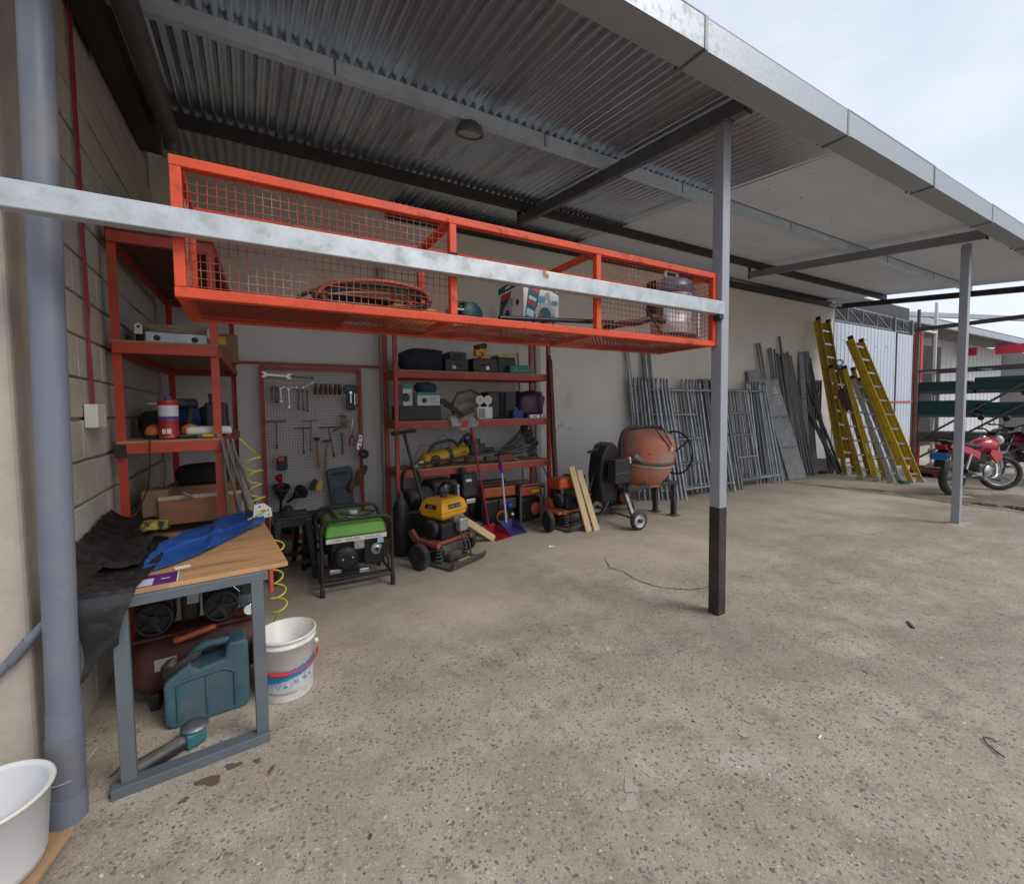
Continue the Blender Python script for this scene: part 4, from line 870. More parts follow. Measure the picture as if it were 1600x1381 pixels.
gr = thing('angle_grinder', 'black and teal power tool lying on the floor behind the bench base bar', 'power tool', (-.36, 2.335, .035), radians(31))
B().lathe([(0, -.14), (.03, -.138), (.035, -.12), (.033, .02), (.03, .05), (.04, .06)], 18, (0, 0, 0), (1, 0, 0)).build('tool_body', black_m, gr)
B().bx(.05, .135, -.042, .042, -.03, .04).build('gear_head', mat('tool_teal', (.035, .14, .16), .4, 0, .1), gr, .014); B().lathe([(.05, 0), (.055, .004), (.055, .012), (.02, .016)], 20, (.1, -.0, .038), (0, 0, 1)).build('disc_guard', galv_dark, gr); B().path([(-.14, 0, -.0), (-.19, .01, -.02), (-.22, -.03, -.028)], .006).build('cord', black_m, gr)

bk = thing('paint_bucket', 'white paint bucket with red handle and blue printed label', 'bucket', (.125, 2.60, 0))
pail = mat('pail_white', (.66, .64, .60), .4, 0, .05, dirt=.55, dcol=(.33, .29, .24), dscale=9, dlo=.48, dhi=.66)
B().lathe([(.118, .002), (.122, 0), (.124, .006), (.142, .285), (.148, .287), (.148, .296), (.143, .298), (.144, .318), (.15, .32), (.15, .33), (.1455, .332), (.139, .33), (.118, .02), (0, .014)], 40, cap=False).build('pail', pail, bk)
def band(z0, z1, mt, nm, a0=-3.4, a1=.4, jag=0, off=.0012, n=40, slope=0.):
    b = B(); q = random.Random(int(z0*1000)); vs = []
    for i in range(n+1):
        a = a0+(a1-a0)*i/n
        za = z0+q.uniform(0, jag*.4)+slope*i/n; zb = z1-q.uniform(0, jag)+slope*i/n
        for z in (za, zb): r = .124+(z/.285)*.018+off; vs.append((r*cos(a), r*sin(a), z))
    b.add(vs, [(2*i, 2*i+2, 2*i+3, 2*i+1) for i in range(n)], True); return b.build(nm, mt, bk)
band(.10, .155, mat('label_blue', (.03, .22, .48), .5, 0, .15, 30), 'label_blue_field', -2.55, -.2, .012, slope=.05)
band(.065, .112, mat('label_pale', (.5, .55, .6), .5, 0, .2, 40, col2=(.1, .2, .35), c2scale=45), 'label_city_print', -2.5, -.5, .03, .0016, slope=.03)
band(.045, .055, print_grey, 'label_print_line', -2.4, -1.3, .002, .0018)
q = [(.151*cos(a), .151*sin(a)-.006, .205-.035*math.cos((a+1.57)*.9)) for a in [(-3.1+i*.19) for i in range(17)]]
B().path(q, .006, 8).build('red_handle', mat('handle_red', (.48, .03, .04), .4), bk)
B().path([(x_*1.015, y_*1.015, z_) for x_, y_, z_ in q[5:9]], .0105, 8).build('handle_grip', mat('handle_red', (.48, .03, .04)), bk)
for s in (-1, 1): B().tube((s*.14, 0, .235), (s*.158, 0, .235), .014, 12).build('handle_lug', pail, bk)

bd = thing('plywood_sheet', 'piece of plywood lying on the floor under the white tub', 'plywood', (-.6, 2.04, 0), radians(-12)); B().bx(-.62, 0, -.75, .0, .03, .048).build('board', mat('tub_board', (.36, .22, .12), .7, 0, .2, 4, stretch=(8, 1, 1), dirt=.3, dcol=(.16, .1, .06)), bd, .002)
for y in (-.62, -.14): B().bx(-.55, -.06, y, y+.04, 0, .03).build('batten', black_m, bd)
tub = thing('white_tub', 'large white plastic tub at the lower left corner', 'tub', (-.772, 1.94, .049))
tm = mat('tub_white', (.60, .60, .61), .4, 0, .04, dirt=.15, dcol=(.42, .4, .37)); B().lathe([(.10, .0), (.125, .01), (.135, .04), (.152, .245), (.16, .25), (.163, .256), (.16, .262), (.15, .262), (.146, .25), (.128, .03), (0, .02)], 48, cap=False).build('tub_wall', tm, tub); B().torus((0, 0, .257), .158, .007, n=48).build('rim', mat('tub_rim', (.62, .61, .54), .4, 0, .04), tub)

# ================================================================ mesh tool board on the back wall
pb = thing('mesh_tool_board', 'red framed wire mesh tool board standing against the rear wall', 'tool board', (.62, 5.34, 0))
def PB(): return B(T(-.62, -5.34, 0))
a0, a1, h0, h1 = .10, 1.145, .12, 2.0
for q in ((a0, a1, h1-.035, h1), (a0, a1, h0, h0+.035), (a0, a0+.035, h0+.035, h1-.035), (a1-.035, a1, h0+.035, h1-.035)): PB().bx(q[0], q[1], 5.325, 5.36, q[2], q[3]).build('frame_bar', red_m, pb, .002)
b = PB(); n = 36; mz = 62
for i in range(1, n): x = a0+(a1-a0)*i/n; b.tube((x, 5.341, h0), (x, 5.341, h1), .0013, 4, cap=False)
for j in range(1, mz): z = h0+(h1-h0)*j/mz; b.tube((a0, 5.345, z), (a1, 5.345, z), .0013, 4, cap=False)
b.build('wire_mesh', mat('mesh_wire', (.16, .055, .055), .55, .3, .15), pb, kind='stuff')
one('wall_rail', 'dark red steel rail running along the wall above the tool board', 'rail', B().bx(-.13, 1.45, 5.365, 5.395, 2.02, 2.045), red_m)
steel = mat('tool_steel', (.50, .50, .50), .3, .9, .1); dsteel = mat('dark_tool_steel', (.09, .075, .065), .5, .6, .2); handle_w = mat('handle_wood', (.33, .19, .09), .65, 0, .15); redhandle = mat('maroon_handle', (.085, .018, .02), .4, 0, .1)
def wrench(lab, x, z, L, ang, mt, w=.011, nm='spanner'):
    t = thing(nm, lab, 'spanner', (x, 5.326, z), rot=(0, ang, 0))
    B().bx(-w/2, w/2, -.006, 0, -L*.42, L*.42).build('shank', mt, t, .002)
    for s in (-1, 1):
        h = w*1.35; zc = s*L*.45
        poly = [(h*cos(a), zc+h*s*-cos(a)*0 + h*sin(a)) for a in [i*2*pi/12 for i in range(12)]]
        poly = [(h*sin(a), zc+s*h*cos(a)) for a in [.6+i*(2*pi-1.2)/11 for i in range(12)]] + [(-h*.35, zc+s*h*.2), (h*.35, zc+s*h*.2)]
        if s < 0: poly = poly[::-1]
        B().prism(poly, -.008, .001).build('jaw', mt, t)
    return t
wrench('large shiny open-ended spanner hung level at the top left of the tool board', .26, 1.90, .27, pi/2+.06, mat('bright_steel', (.75, .75, .75), .3, .4, .05), .024)
wrench('long dark spanner hung level right of the large shiny one', .515, 1.885, .22, pi/2+.05, dsteel, .012)
for i, (x, zt, L, mt, lab) in enumerate([(.205, 1.78, .14, dsteel, 'leftmost dark spanner of the hanging row'), (.24, 1.78, .17, dsteel, 'second dark spanner from the left in the hanging row'), (.262, 1.77, .165, dsteel, 'third dark spanner from the left in the hanging row'), (.292, 1.77, .16, steel, 'short silver spanner in the hanging row'), (.37, 1.765, .22, steel, 'longest silver spanner of the hanging row'), (.462, 1.765, .24, dsteel, 'first of three long dark spanners left of the screwdrivers'), (.508, 1.75, .23, dsteel, 'second of three long dark spanners left of the screwdrivers'), (.553, 1.75, .25, dsteel, 'third of three long dark spanners left of the screwdrivers')]): wrench(lab, x, zt-L/2, L, .03*(i % 3-1), mt, .012)
wrench('thin silver spanner lying level above the hanging row', .385, 1.772, .15, pi/2, steel, .009); wrench('thin silver spanner tilted up beside the screwdrivers', .565, 1.80, .13, pi/2-.5, steel, .009)
for i, x in enumerate((.642, .697, .748, .797, .852, .897)):
    t = thing('screwdriver', ['first', 'second', 'third', 'fourth', 'fifth', 'sixth'][i] + ' maroon handled screwdriver from the left on the tool board', 'screwdriver', (x, 5.318, 1.75), rot=(0, [.08, .14, 0, 0, .12, 0][i], 0), group='screwdrivers hung in a row on the tool board')
    B().lathe([(.008, -.055), (.016, -.045), (.017, .02), (.013, .04), (.016, .055), (.008, .065)], 12).build('handle', redhandle, t); B().tube((0, 0, -.055), (0, 0, [-.19, -.2, -.12, -.21, -.12, -.16][i]), .004, 8).build('shaft', steel, t)
hx = thing('socket_rack', 'dark blue plastic rack of sockets and a ratchet on the tool board', 'tool rack', (1.015, 5.32, 1.66)); B().prism([(-.05, -.14), (.05, -.14), (.055, -.05), (.04, .04), (.07, .08), (.075, .13), (.05, .15), (-.05, .15), (-.075, .13), (-.07, .08), (-.04, .04), (-.055, -.05)], -.018, 0).build('rack', mat('rack_blue', (.02, .035, .06), .5), hx, .004)
for s in (-1, 1):
    for k in range(4): B().tube((s*.058, -.024, .03-.03*k), (s*.085 if s < 0 else s*.085, -.024, .03-.03*k), .007, 8).build('socket', steel, hx)
B().bx(-.006, .006, -.03, -.018, -.06, .06).build('ratchet', chrome, hx, .002); B().lathe([(.012, 0), (.016, .006)], 14, (0, -.02, .06), (0, -1, 0)).build('ratchet_head', chrome, hx); B().bx(.04, .046, -.03, -.018, -.08, .05).build('extension_bar', chrome, hx); B().bx(-.045, .045, -.0185, -.018, .09, .12).build('raised_print', mat('rack_light', (.1, .15, .2), .5), hx)
for i, (x0, x1, zb, sx, x2, z2, mt, lab) in enumerate([(.137, .335, 1.405, .235, .235, 1.13, dsteel, 'rusty T-bar socket handle at the left edge of the tool board'), (.49, .66, 1.405, .585, .57, 1.08, galv_dark, 'upper grey T-bar socket handle in the middle of the tool board'), (.41, .58, 1.325, .50, .50, 1.06, dsteel, 'lower dark T-bar socket handle in the middle of the tool board'), (.66, .86, 1.325, .765, .815, 1.0, blacksteel, 'black T-bar socket handle right of the hammers')]):
    t = thing('t_bar_wrench', lab, 'wrench', (sx, 5.322, zb)); B().tube((x0-sx, 0, 0), (x1-sx, 0, .002), .006, 8).build('cross_bar', mt, t); B().tube((0, 0, 0), (x2-sx, 0, z2-zb), .005, 8).build('stem', mt, t); B().tube((x2-sx, 0, z2-zb+.02), (x2-sx, 0, z2-zb-.02), .011, 10).build('socket', mt, t)
for i, (x, z, x2, z2, lab) in enumerate([(.635, 1.19, .65, .87, 'left hammer with a wooden handle and round head'), (.742, 1.165, .712, .85, 'right hammer with a wooden handle tilted to the left')]):
    t = thing('hammer', lab, 'hammer', (x, 5.31, z)); B().path([(0, 0, 0), ((x2-x)*.5, 0, (z2-z)*.5), (x2-x, 0, z2-z)], [.009, .012, .014], 8).build('handle', handle_w, t)
    if i == 0: B().lathe([(.0, -.03), (.018, -.03), (.024, -.015), (.018, 0), (.02, .02), (.022, .03), (0, .03)], 14, (0, 0, .01), (.3, -1, 0)).build('head', dsteel, t)
    else: B().tube((-.045, 0, .005), (.02, 0, .01), .014, 12).build('head', dsteel, t); B().prism([(.02, -.005), (.06, .002), (.02, .025)], -.012, .012).build('claw', dsteel, t)
one('cold_chisel', 'dark steel cold chisel hung right of the black T-bar', 'chisel', B().prism([(-.012, -.125), (.012, -.125), (.012, .09), (.02, .1), (.02, .125), (-.02, .125), (-.02, .1), (-.012, .09)], -.014, 0), dsteel, (.91, 5.326, 1.135), bev=.003)
for x, z, a, lab in [(.925, 1.42, .25, 'small dark hammer hung near the right edge of the tool board'), (.90, 1.33, 1.0, 'tilted small pick hammer below the small dark hammer')]:
    t = thing('pick_hammer', lab, 'hammer', (x, 5.318, z), rot=(0, a, 0)); B().bx(-.008, .008, -.008, .008, -.11, .02).build('handle', handle_w if a < .5 else dsteel, t, .003); B().prism([(-.05, .02), (.03, .015), (.035, .045), (-.01, .045), (-.05, .03)], -.01, .01).build('head', dsteel, t)
one('wood_clamp', 'small brown wooden clamp near the right edge of the tool board', 'clamp', B().prism([(-.014, -.05), (.014, -.05), (.016, .05), (.005, .06), (-.016, .045)], -.02, 0), handle_w, (.965, 5.326, 1.36), bev=.004)
t = thing('hand_shears', 'red handled metal shears hung point up on the tool board', 'shears', (1.02, 5.318, 1.2), rot=(0, .06, 0)); B().prism([(-.006, .03), (.006, .03), (.002, .22), (-.004, .22)], -.006, 0).build('blade', steel, t); B().prism([(-.004, .03), (.01, .03), (.004, .18)], -.012, -.006).build('blade', dsteel, t)
for s in (-1, 1): B().path([(0, -.006, .04), (s*.03, -.006, -.02), (s*.022, -.006, -.1)], .009, 7).build('handle', mat('shear_red', (.3, .02, .03), .4), t)
one('steel_rule', 'thin steel rod hanging below the red shears', 'rod', B().tube((0, 0, 0), (.004, 0, -.17), .005, 8), galv, (1.025, 5.32, 1.11))
t = thing('link_plate', 'shiny plate with round holes at the right edge of the tool board', 'plate', (1.105, 5.315, 1.14), rot=(0, .15, 0)); B().prism([(-.025, -.08), (.0, -.09), (.02, -.03), (.025, .05), (.01, .09), (-.02, .085), (-.012, .03), (-.028, -.02)], -.004, 0).build('plate', mat('bright_steel', (.75, .75, .75)), t)
for z in (-.05, .0, .055): B().tube((.0, -.0055, z), (0, -.004, z), .011, 12).build('hole', black_m, t)
t = thing('tape_reel', 'round black tape reel hung on the right frame of the tool board', 'tape reel', (1.135, 5.30, 1.0)); B().lathe([(0, 0), (.05, .002), (.056, .01), (.056, .035), (.05, .043), (0, .045)], 20, (0, 0, 0), (.25, -1, .2)).build('reel', black_m, t); B().tube((.0, -.03, -.05), (.005, -.03, -.11), .008, 8).build('tape_end', white_p, t)
t = thing('glove_pouch', 'dark pouch holding bits with an orange block at left of the board', 'pouch', (.28, 5.30, .98)); B().blob((0, 0, -.03), (.12, .05, .17), 7, .3, flat=False).build('pouch', mat('pouch_grey', (.05, .05, .065), .8, 0, .3), t); B().bx(-.045, .02, -.045, -.02, -.0, .045).build('orange_block', mat('block_orange', (.5, .12, .03), .6), t, .006); B().tube((-.07, -.02, .06), (.04, -.02, .085), .003, 6).build('pin', steel, t); B().tube((-.05, -.02, .05), (.06, -.02, .1), .003, 6).build('pin', steel, t)
def funnel(lab, loc, mt, r, h, d, col='funnel'):
    t = thing('funnel', lab, 'funnel', loc); B().lathe([(.012, -h), (.014, -h*.55), (r*.9, -.02), (r, 0), (r, .015), (r*.93, .012), (r*.8, -.03), (.01, -h*.5)], 22, (0, 0, 0), d, cap=False).build('cone', mt, t); B().torus((0, 0, 0), r, .005, d, 24, 6).build('rim', mt, t)
funnel('wide black funnel hung low at the left of the tool board', (.26, 5.24, .70), black_m, .085, .3, (.05, -.35, 1)); funnel('black funnel tipped towards the room right of the red one', (.45, 5.22, .64), black_m, .075, .25, (.55, -.7, .55)); funnel('small red funnel standing inside the wide black funnel', (.235, 5.20, .82), mat('funnel_red', (.42, .02, .03), .4), .04, .12, (-.35, -.3, 1))
one('black_canister', 'black plastic canister under the funnels by the tool board', 'canister', B().lathe([(.06, 0), (.075, .02), (.08, .2), (.05, .28), (.03, .3), (0, .3)], 20), black_m, (.31, 5.22, .2))
t = thing('spring_clamp', 'yellow and black spring clamp clipped to the tool board', 'clamp', (.62, 5.30, .68), rot=(0, .3, 0)); B().prism([(0, -.055), (.06, -.045), (.05, .06), (.01, .075), (-.005, .0)], -.025, 0).build('yellow_jaw', yellow_m, t, .004); B().prism([(-.07, -.06), (-.03, -.065), (-.02, .0), (-.01, .06), (-.05, .07), (-.07, .02)], -.03, 0).build('black_jaw', black_m, t, .006)
t = thing('plastic_hatch', 'dark blue grey plastic panel leaning on the lower tool board', 'plastic panel', (.90, 5.24, .42), rot=(radians(-9), radians(-4), 0)); mt = mat('slate_plastic', (.035, .055, .065), .5, 0, .1); B().prism([(-.13, 0), (.11, 0), (.135, .42), (.12, .45), (-.12, .45), (-.15, .42)], 0, .03).build('panel', mt, t, .012); B().bx(-.10, .09, -.012, 0, .03, .2).build('raised_pad', mt, t, .006); B().bx(-.125, .125, -.02, 0, .22, .235).build('ridge', mt, t, .004); B().path(rounded([(-.07, 0, .38), (-.07, -.03, .38), (.07, -.03, .38), (.07, 0, .38)], .02), .008).build('grip', mt, t)
one('leather_gloves', 'pair of worn brown leather gloves hung at the lower right of the board', 'gloves', B().blob((0, 0, .0), (.09, .06, .2), 3, .5, flat=False).blob((-.05, -.02, -.11), (.07, .05, .16), 5, .5, flat=False).blob((.03, .0, .10), (.06, .04, .12), 6, .5, flat=False), mat('glove_brown', (.14, .075, .035), .85, 0, .3), (1.07, 5.24, .74), rot=(0, .35, 0))

# ================================================================ stools
def stool(lab, x, y, rz, h=.5):
    t = thing('plastic_stool', lab, 'stool', (x, y, 0), rz, 'black plastic stools')
    B().bx(-.15, .15, -.15, .15, h-.03, h).build('seat', blackgloss, t, .014, 3)
    for sx in (-1, 1):
        for sy in (-1, 1):
            b = B(); b.prism([(sx*.12-.03, h-.03), (sx*.12+.03, h-.03), (sx*.165+.022, 0), (sx*.165-.022, 0)], sy*.13-.02, sy*.13+.02)
            b.v = [(x_, y_+sy*.035*(1-z_/h), z_) for x_, y_, z_ in b.v]; b.build('leg', blackgloss, t, .006)
    for s in (-1, 1): B().bx(-.13, .13, s*.145-.006, s*.145+.006, h-.09, h-.025).build('skirt', blackgloss, t, .002); B().bx(s*.145-.006, s*.145+.006, -.13, .13, h-.09, h-.025).build('skirt', blackgloss, t, .002); B().bx(-.14, .14, s*.155-.005, s*.155+.005, .14, .18).build('stretcher', blackgloss, t, .002)
stool('black plastic stool between the workbench and the green generator', .29, 4.42, .05, .58); stool('second black plastic stool half hidden behind the green generator', .52, 4.72, .2, .5)

# ================================================================ green generator
gn = thing('green_generator', 'portable generator with bright green tank in a black tube frame', 'generator', (.75, 4.03, 0), radians(-2))
L_, D_, Hh = .285, .275, .615
for y in (-D_, D_):
    B().path(rounded([(-L_, y, .0), (-L_, y, Hh), (L_, y, Hh), (L_, y, .0)], .09, 6), .0155, 10).build('frame_loop', blacksteel, gn)
    for x in (-L_, L_): B().tube((x, y, 0), (x, y, .09), .02, 12).build('rubber_sleeve', rubber, gn)
for x in (-L_, L_):
    for z in (.10, Hh-.1): B().tube((x, -D_, z), (x, D_, z), .013, 10).build('frame_rail', blacksteel, gn)
for y in (-.17, .17): B().bx(-L_, L_, y-.02, y+.02, .088, .105).build('base_rail', blacksteel, gn, .003)
B().tube((-L_, -D_, .1), (L_, -D_, .1), .0125, 10).build('frame_rail', blacksteel, gn); B().tube((-.15, -D_, Hh-.002), (-.15, D_, Hh-.002), .013, 10).build('top_rail', blacksteel, gn)
gt = mat('tank_green', (.145, .42, .03), .32, 0, .08, 4, dust=.25, dirt=.3, dcol=(.09, .14, .03), coat=.3)
b = B(); vs = []
for z, k in ((.455, 1), (.475, 1.02), (.56, .96), (.585, .8)): vs += [(-.245*k, -.235*k, z), (.245*k, -.235*k, z), (.245*k, .235*k, z), (-.245*k, .235*k, z)]
b.add(vs, [(3, 2, 1, 0), (12, 13, 14, 15)] + [(4*j+i, 4*j+(i+1) % 4, 4*j+4+(i+1) % 4, 4*j+4+i) for j in range(3) for i in range(4)]); b.build('fuel_tank', gt, gn, .018, 3)
B().lathe([(.035, 0), (.04, .006), (.04, .024), (.034, .03), (0, .032)], 20, (.02, .06, .585)).build('fuel_cap', white_p, gn); B().bx(-.04, .1, -.08, -.02, .584, .594).build('gauge_strip', white_p, gn, .004)
lb = B().bx(-.245, .245, -.258, -.252, .425, .462).build('label_strip', print_white, gn)
text('8500W  GASOLINE  GENERATOR', .024, print_dark, gn, T(0, -.2588, .4435) @ RX(pi/2), sx=1.05)
B().bx(-.23, .23, -.2, .22, .42, .454).build('tank_tray', blacksteel, gn, .004)
eng = mat('engine_black', (.014, .014, .015), .45, .2, .25, 10, dust=.35, dirt=.35, dcol=(.06, .055, .05))
B().bx(-.2, .03, -.16, .12, .13, .40).build('engine_block', eng, gn, .02)
B().lathe([(.095, 0), (.1, .01), (.1, .03), (.085, .05), (.04, .055), (0, .055)], 32, (-.085, -.17, .27), (0, -1, 0)).build('recoil_starter', eng, gn)
sl_ = B()
for k in range(18): a = k*2*pi/18; sl_.bar((-.085+.05*cos(a), -.2265, .27+.05*sin(a)), (-.085+.08*cos(a), -.2245, .27+.08*sin(a)), .005, .003, (0, 1, 0))
sl_.build('starter_slots', mat('slot_grey', (.05, .05, .05), .5), gn)
for dx, dz in ((-.03, 0), (.05, .01)): B().tube((-.085+dx, -.224, .27+dz), (-.085+dx, -.233, .27+dz), .008, 10).build('screw', chrome, gn)
B().lathe([(.045, .0), (.05, .006), (.05, .02), (.03, .022), (.024, .035), (0, .036)], 28, (.165, -.2, .32), (0, -1, 0)).build('alternator_hub', mat('hub_silver', (.62, .61, .58), .35, .7, .06), gn)
B().tube((.165, -.234, .32), (.165, -.24, .32), .018, 18).build('hub_hole', black_m, gn)
B().tube((.02, 0, .27), (.24, 0, .27), .12, 24).build('alternator', eng, gn); B().bx(.06, .24, -.19, -.12, .18, .4).build('end_cover', eng, gn, .02)
B().bx(-.02, .07, -.2, -.14, .33, .42).build('carburettor', alu, gn, .01); B().bx(-.22, -.12, -.18, -.1, .14, .18).build('oil_pan', alu, gn, .01); B().bx(.02, .1, -.2, -.14, .12, .16).build('bracket', alu, gn, .008)
B().path([(.2, -.22, .42), (.24, -.24, .38), (.2, -.23, .3), (.26, -.22, .22), (.27, -.2, .14)], .008).build('cable', black_m, gn); B().bx(.17, .22, -.245, -.235, .375, .42).build('tag', mat('tag_blue', (.35, .5, .62), .5), gn)
B().path([(-.1, .0, .61), (-.02, -.08, .60), (.1, -.1, .60), (.2, -.02, .605), (.1, .1, .6)], .007).build('battery_lead', black_m, gn)

# ================================================================ plate compactors
def engine(t, z, mt_tank, mt_e, tank='box'):
    B().bx(-.15, .12, -.12, .12, z, z+.16).build('engine_block', mt_e, t, .02)
    B().lathe([(.085, 0), (.09, .01), (.09, .04), (.06, .055), (0, .056)], 26, (-.155, 0, z+.11), (-1, 0, 0)).build('recoil_starter', black_m, t)
    f = B()
    for k in range(7): f.bx(.0, .13, -.14+.0, .10, z+.16+.012*k, z+.166+.012*k)
    f.bx(.01, .12, -.12, .09, z+.155, z+.25); f.build('cylinder_fins', alu, t)
    B().bx(.03, .15, -.2, -.12, z+.06, z+.20).build('exhaust', alu, t, .02); B().bx(-.14, -.02, .1, .2, z+.1, z+.24).build('air_cleaner', black_m, t, .02)
c1 = thing('plate_compactor', 'plate compactor with a yellow fuel tank and red carriage', 'compactor', (1.66, 4.12, 0), radians(24))
pl_red = mat('compactor_red', (.36, .065, .045), .55, 0, .2, dust=.4, dirt=.6, dcol=(.15, .11, .09), dscale=7)
plate_m = mat('dusty_iron', (.085, .075, .068), .75, .3, .3, 9, dust=.5, dirt=.5, dcol=(.19, .165, .135))
b = B(); prf = [(-.36, .085), (-.33, .02), (-.26, 0), (.2, 0), (.25, .02), (.28, .08), (.26, .085), (.19, .025), (-.25, .025), (-.32, .045), (-.34, .09)]
b.prism(prf, -.24, .24, 'x'); b.build('base_plate', plate_m, c1, .004)
B().bx(-.2, .2, -.12, .18, .20, .235).build('engine_deck', pl_red, c1, .008)
for s in (-1, 1): B().prism([(-.16, .19), (.2, .21), (.26, .30), (.2, .33), (.12, .25), (-.16, .235)], s*.235-.02, s*.235+.02, 'x').build('side_arm', pl_red, c1, .008)
B().tube((-.14, -.06, .115), (.14, -.06, .115), .075, 22).build('exciter', plate_m, c1); B().bx(-.12, .06, -.20, -.05, .03, .12).build('exciter_housing', plate_m, c1, .03)
for x in (-.18, .18):
    for y in (-.1, .14):
        s = B(); s.path(helix((x, y, .03), (x, y, .2), .03, 5), .008, 6); s.build('spring', plate_m, c1)
def wheel(t, c, R, w, d=(1, 0, 0), hub=None):
    B().lathe([(R*.55, -w*.42), (R*.8, -w*.5), (R*.95, -w*.42), (R, -w*.2), (R, w*.2), (R*.95, w*.42), (R*.8, w*.5), (R*.55, w*.42)], 30, c, d).build('tyre', rubber, t)
    B().lathe([(0, -w*.35), (R*.25, -w*.38), (R*.3, -w*.25), (R*.58, -w*.28), (R*.58, w*.28), (R*.3, w*.25), (R*.25, w*.38), (0, w*.35)], 24, c, d).build('rim', hub or plate_m, t)
wheel(c1, (-.36, -.02, .125), .125, .07); wheel(c1, (.36, .02, .125), .125, .07); B().tube((-.34, 0, .125), (.34, 0.02, .125), .012).build('axle', plate_m, c1)
engine(c1, .235, None, eng)
b = B(); vs = []
for z, kx, ky in ((.43, .12, .10), (.47, .175, .145), (.515, .18, .15), (.52, .19, .16), (.53, .185, .155), (.60, .165, .135), (.635, .13, .105)): vs += [(-kx, -ky, z), (kx, -ky, z), (kx, ky, z), (-kx, ky, z)]
b.add(vs, [(3, 2, 1, 0), (24, 25, 26, 27)] + [(4*j+i, 4*j+(i+1) % 4, 4*j+4+(i+1) % 4, 4*j+4+i) for j in range(6) for i in range(4)])
tank = b.build('fuel_tank', mat('tank_yellow', (.78, .36, .012), .38, 0, .06, 4, dust=.2, dirt=.3, dcol=(.3, .16, .03)), c1, .012, 3)
B().lathe([(.035, 0), (.038, .008), (.036, .025), (.028, .03), (0, .03)], 20, (.0, .0, .635)).build('fuel_cap', black_m, tank)
B().box((-.0, -.153, .565), (.17, .006, .042), Matrix.Rotation(radians(-16), 3, 'X')).build('tank_label', print_dark, tank); text('TITAN 6.5HP', .026, mat('label_cream', (.5, .42, .3), .5), tank, T(0, -.158, .565) @ RX(pi/2-radians(16)), 'tank_lettering')
B().box((-.181, 0, .565), (.006, .15, .042), Matrix.Rotation(radians(16), 3, 'Y')).build('tank_label', print_dark, tank); text('OHV', .03, mat('label_cream', (.5, .42, .3)), tank, T(-.186, .0, .565) @ RZ(-pi/2) @ RX(pi/2-radians(16)), 'tank_lettering')
for x in (-.05, .0): B().path([(.13+x, -.24, .06), (.15+x, -.2, .18), (.12+x, -.12, .34)], .009).build('belt_guard_rod', plate_m, c1)
B().bx(-.13, .02, -.33, -.30, .03, .085).build('wood_chock', wood_pale, c1, .003)
hd = B(); hd.tube((-.04, .28, .62), (-.06, .50, 1.27), .017, 10); hd.tube((-.29, .40, 1.275), (.19, .60, 1.285), .019, 10); hd.tube((-.04, .15, .3), (-.04, .28, .62), .02, 10); hd.build('handle', blacksteel, c1)
for p, q in (((-.29, .40, 1.275), (-.17, .45, 1.2775)), ((.07, .55, 1.2825), (.19, .60, 1.285))): B().tube(p, q, .022, 10).build('grip', rubber, c1)
# the second one
c2 = thing('plate_compactor', 'rusty orange plate compactor with a black engine near the leaning planks', 'compactor', (3.52, 4.48, 0), radians(8))
or2 = mat('compactor_orange', (.40, .09, .03), .6, 0, .25, dirt=.55, dcol=(.13, .085, .06), dscale=8)
b = B(); b.prism([(-.3, .075), (-.27, .02), (-.2, 0), (.2, 0), (.26, .07), (.18, .025), (-.2, .025), (-.26, .045), (-.28, .08)], -.26, .26, 'x'); b.build('base_plate', plate_m, c2, .004)
B().bx(-.3, .26, -.12, .16, .20, .235).build('engine_deck', or2, c2, .008)
for s in (-1, 1): B().prism([(-.14, .19), (.16, .2), (.2, .36), (.14, .38), (.08, .26), (-.14, .25)], s*.2-.02, s*.2+.02, 'x').build('side_arm', or2, c2, .008)
for x in (-.17, .19):
    for y in (-.12, .12): s = B(); s.path(helix((x, y, .03), (x, y, .2), .03, 5, seed=1), .009, 6); s.build('spring', plate_m, c2)
B().tube((-.12, -.02, .11), (.12, -.02, .11), .07, 20).build('exciter', plate_m, c2); wheel(c2, (-.40, -.05, .13), .13, .07, (.95, -.3, 0), mat('wheel_brown', (.14, .11, .09), .8)); wheel(c2, (.34, .12, .13), .13, .06, (.95, -.3, 0))
engine(c2, .235, None, eng); B().lathe([(.055, 0), (.06, .006), (.058, .03), (.03, .04), (.026, .05), (0, .05)], 26, (.12, -.15, .42), (0.2, -1, 0)).build('pulley_cover', mat('hub_silver', (.62, .61, .58)), c2)
b = B(); vs = []
for z, kx, ky in ((.5, .12, .09), (.53, .15, .12), (.60, .15, .12), (.64, .12, .1)): vs += [(-.12-kx, -ky, z), (-.12+kx, -ky, z), (-.12+kx, ky, z), (-.12-kx, ky, z)]
b.add(vs, [(3, 2, 1, 0), (12, 13, 14, 15)] + [(4*j+i, 4*j+(i+1) % 4, 4*j+4+(i+1) % 4, 4*j+4+i) for j in range(3) for i in range(4)]); b.build('fuel_tank', mat('tank_orange', (.42, .07, .02), .4, 0, .1, dirt=.3, dcol=(.1, .04, .02)), c2, .012, 3)
B().bx(.0, .19, -.13, .1, .47, .66).build('muffler_box', blacksteel, c2, .015); B().bar((.08, -.15, .26), (.22, -.17, .42), .03, .04).build('bracket', or2, c2, .004)
hd = B(); hd.tube((.16, -.17, .35), (.40, -.2, .97), .016, 10); hd.tube((.14, -.22, .955), (.42, -.2, .985), .018, 10); hd.build('handle', blacksteel, c2)
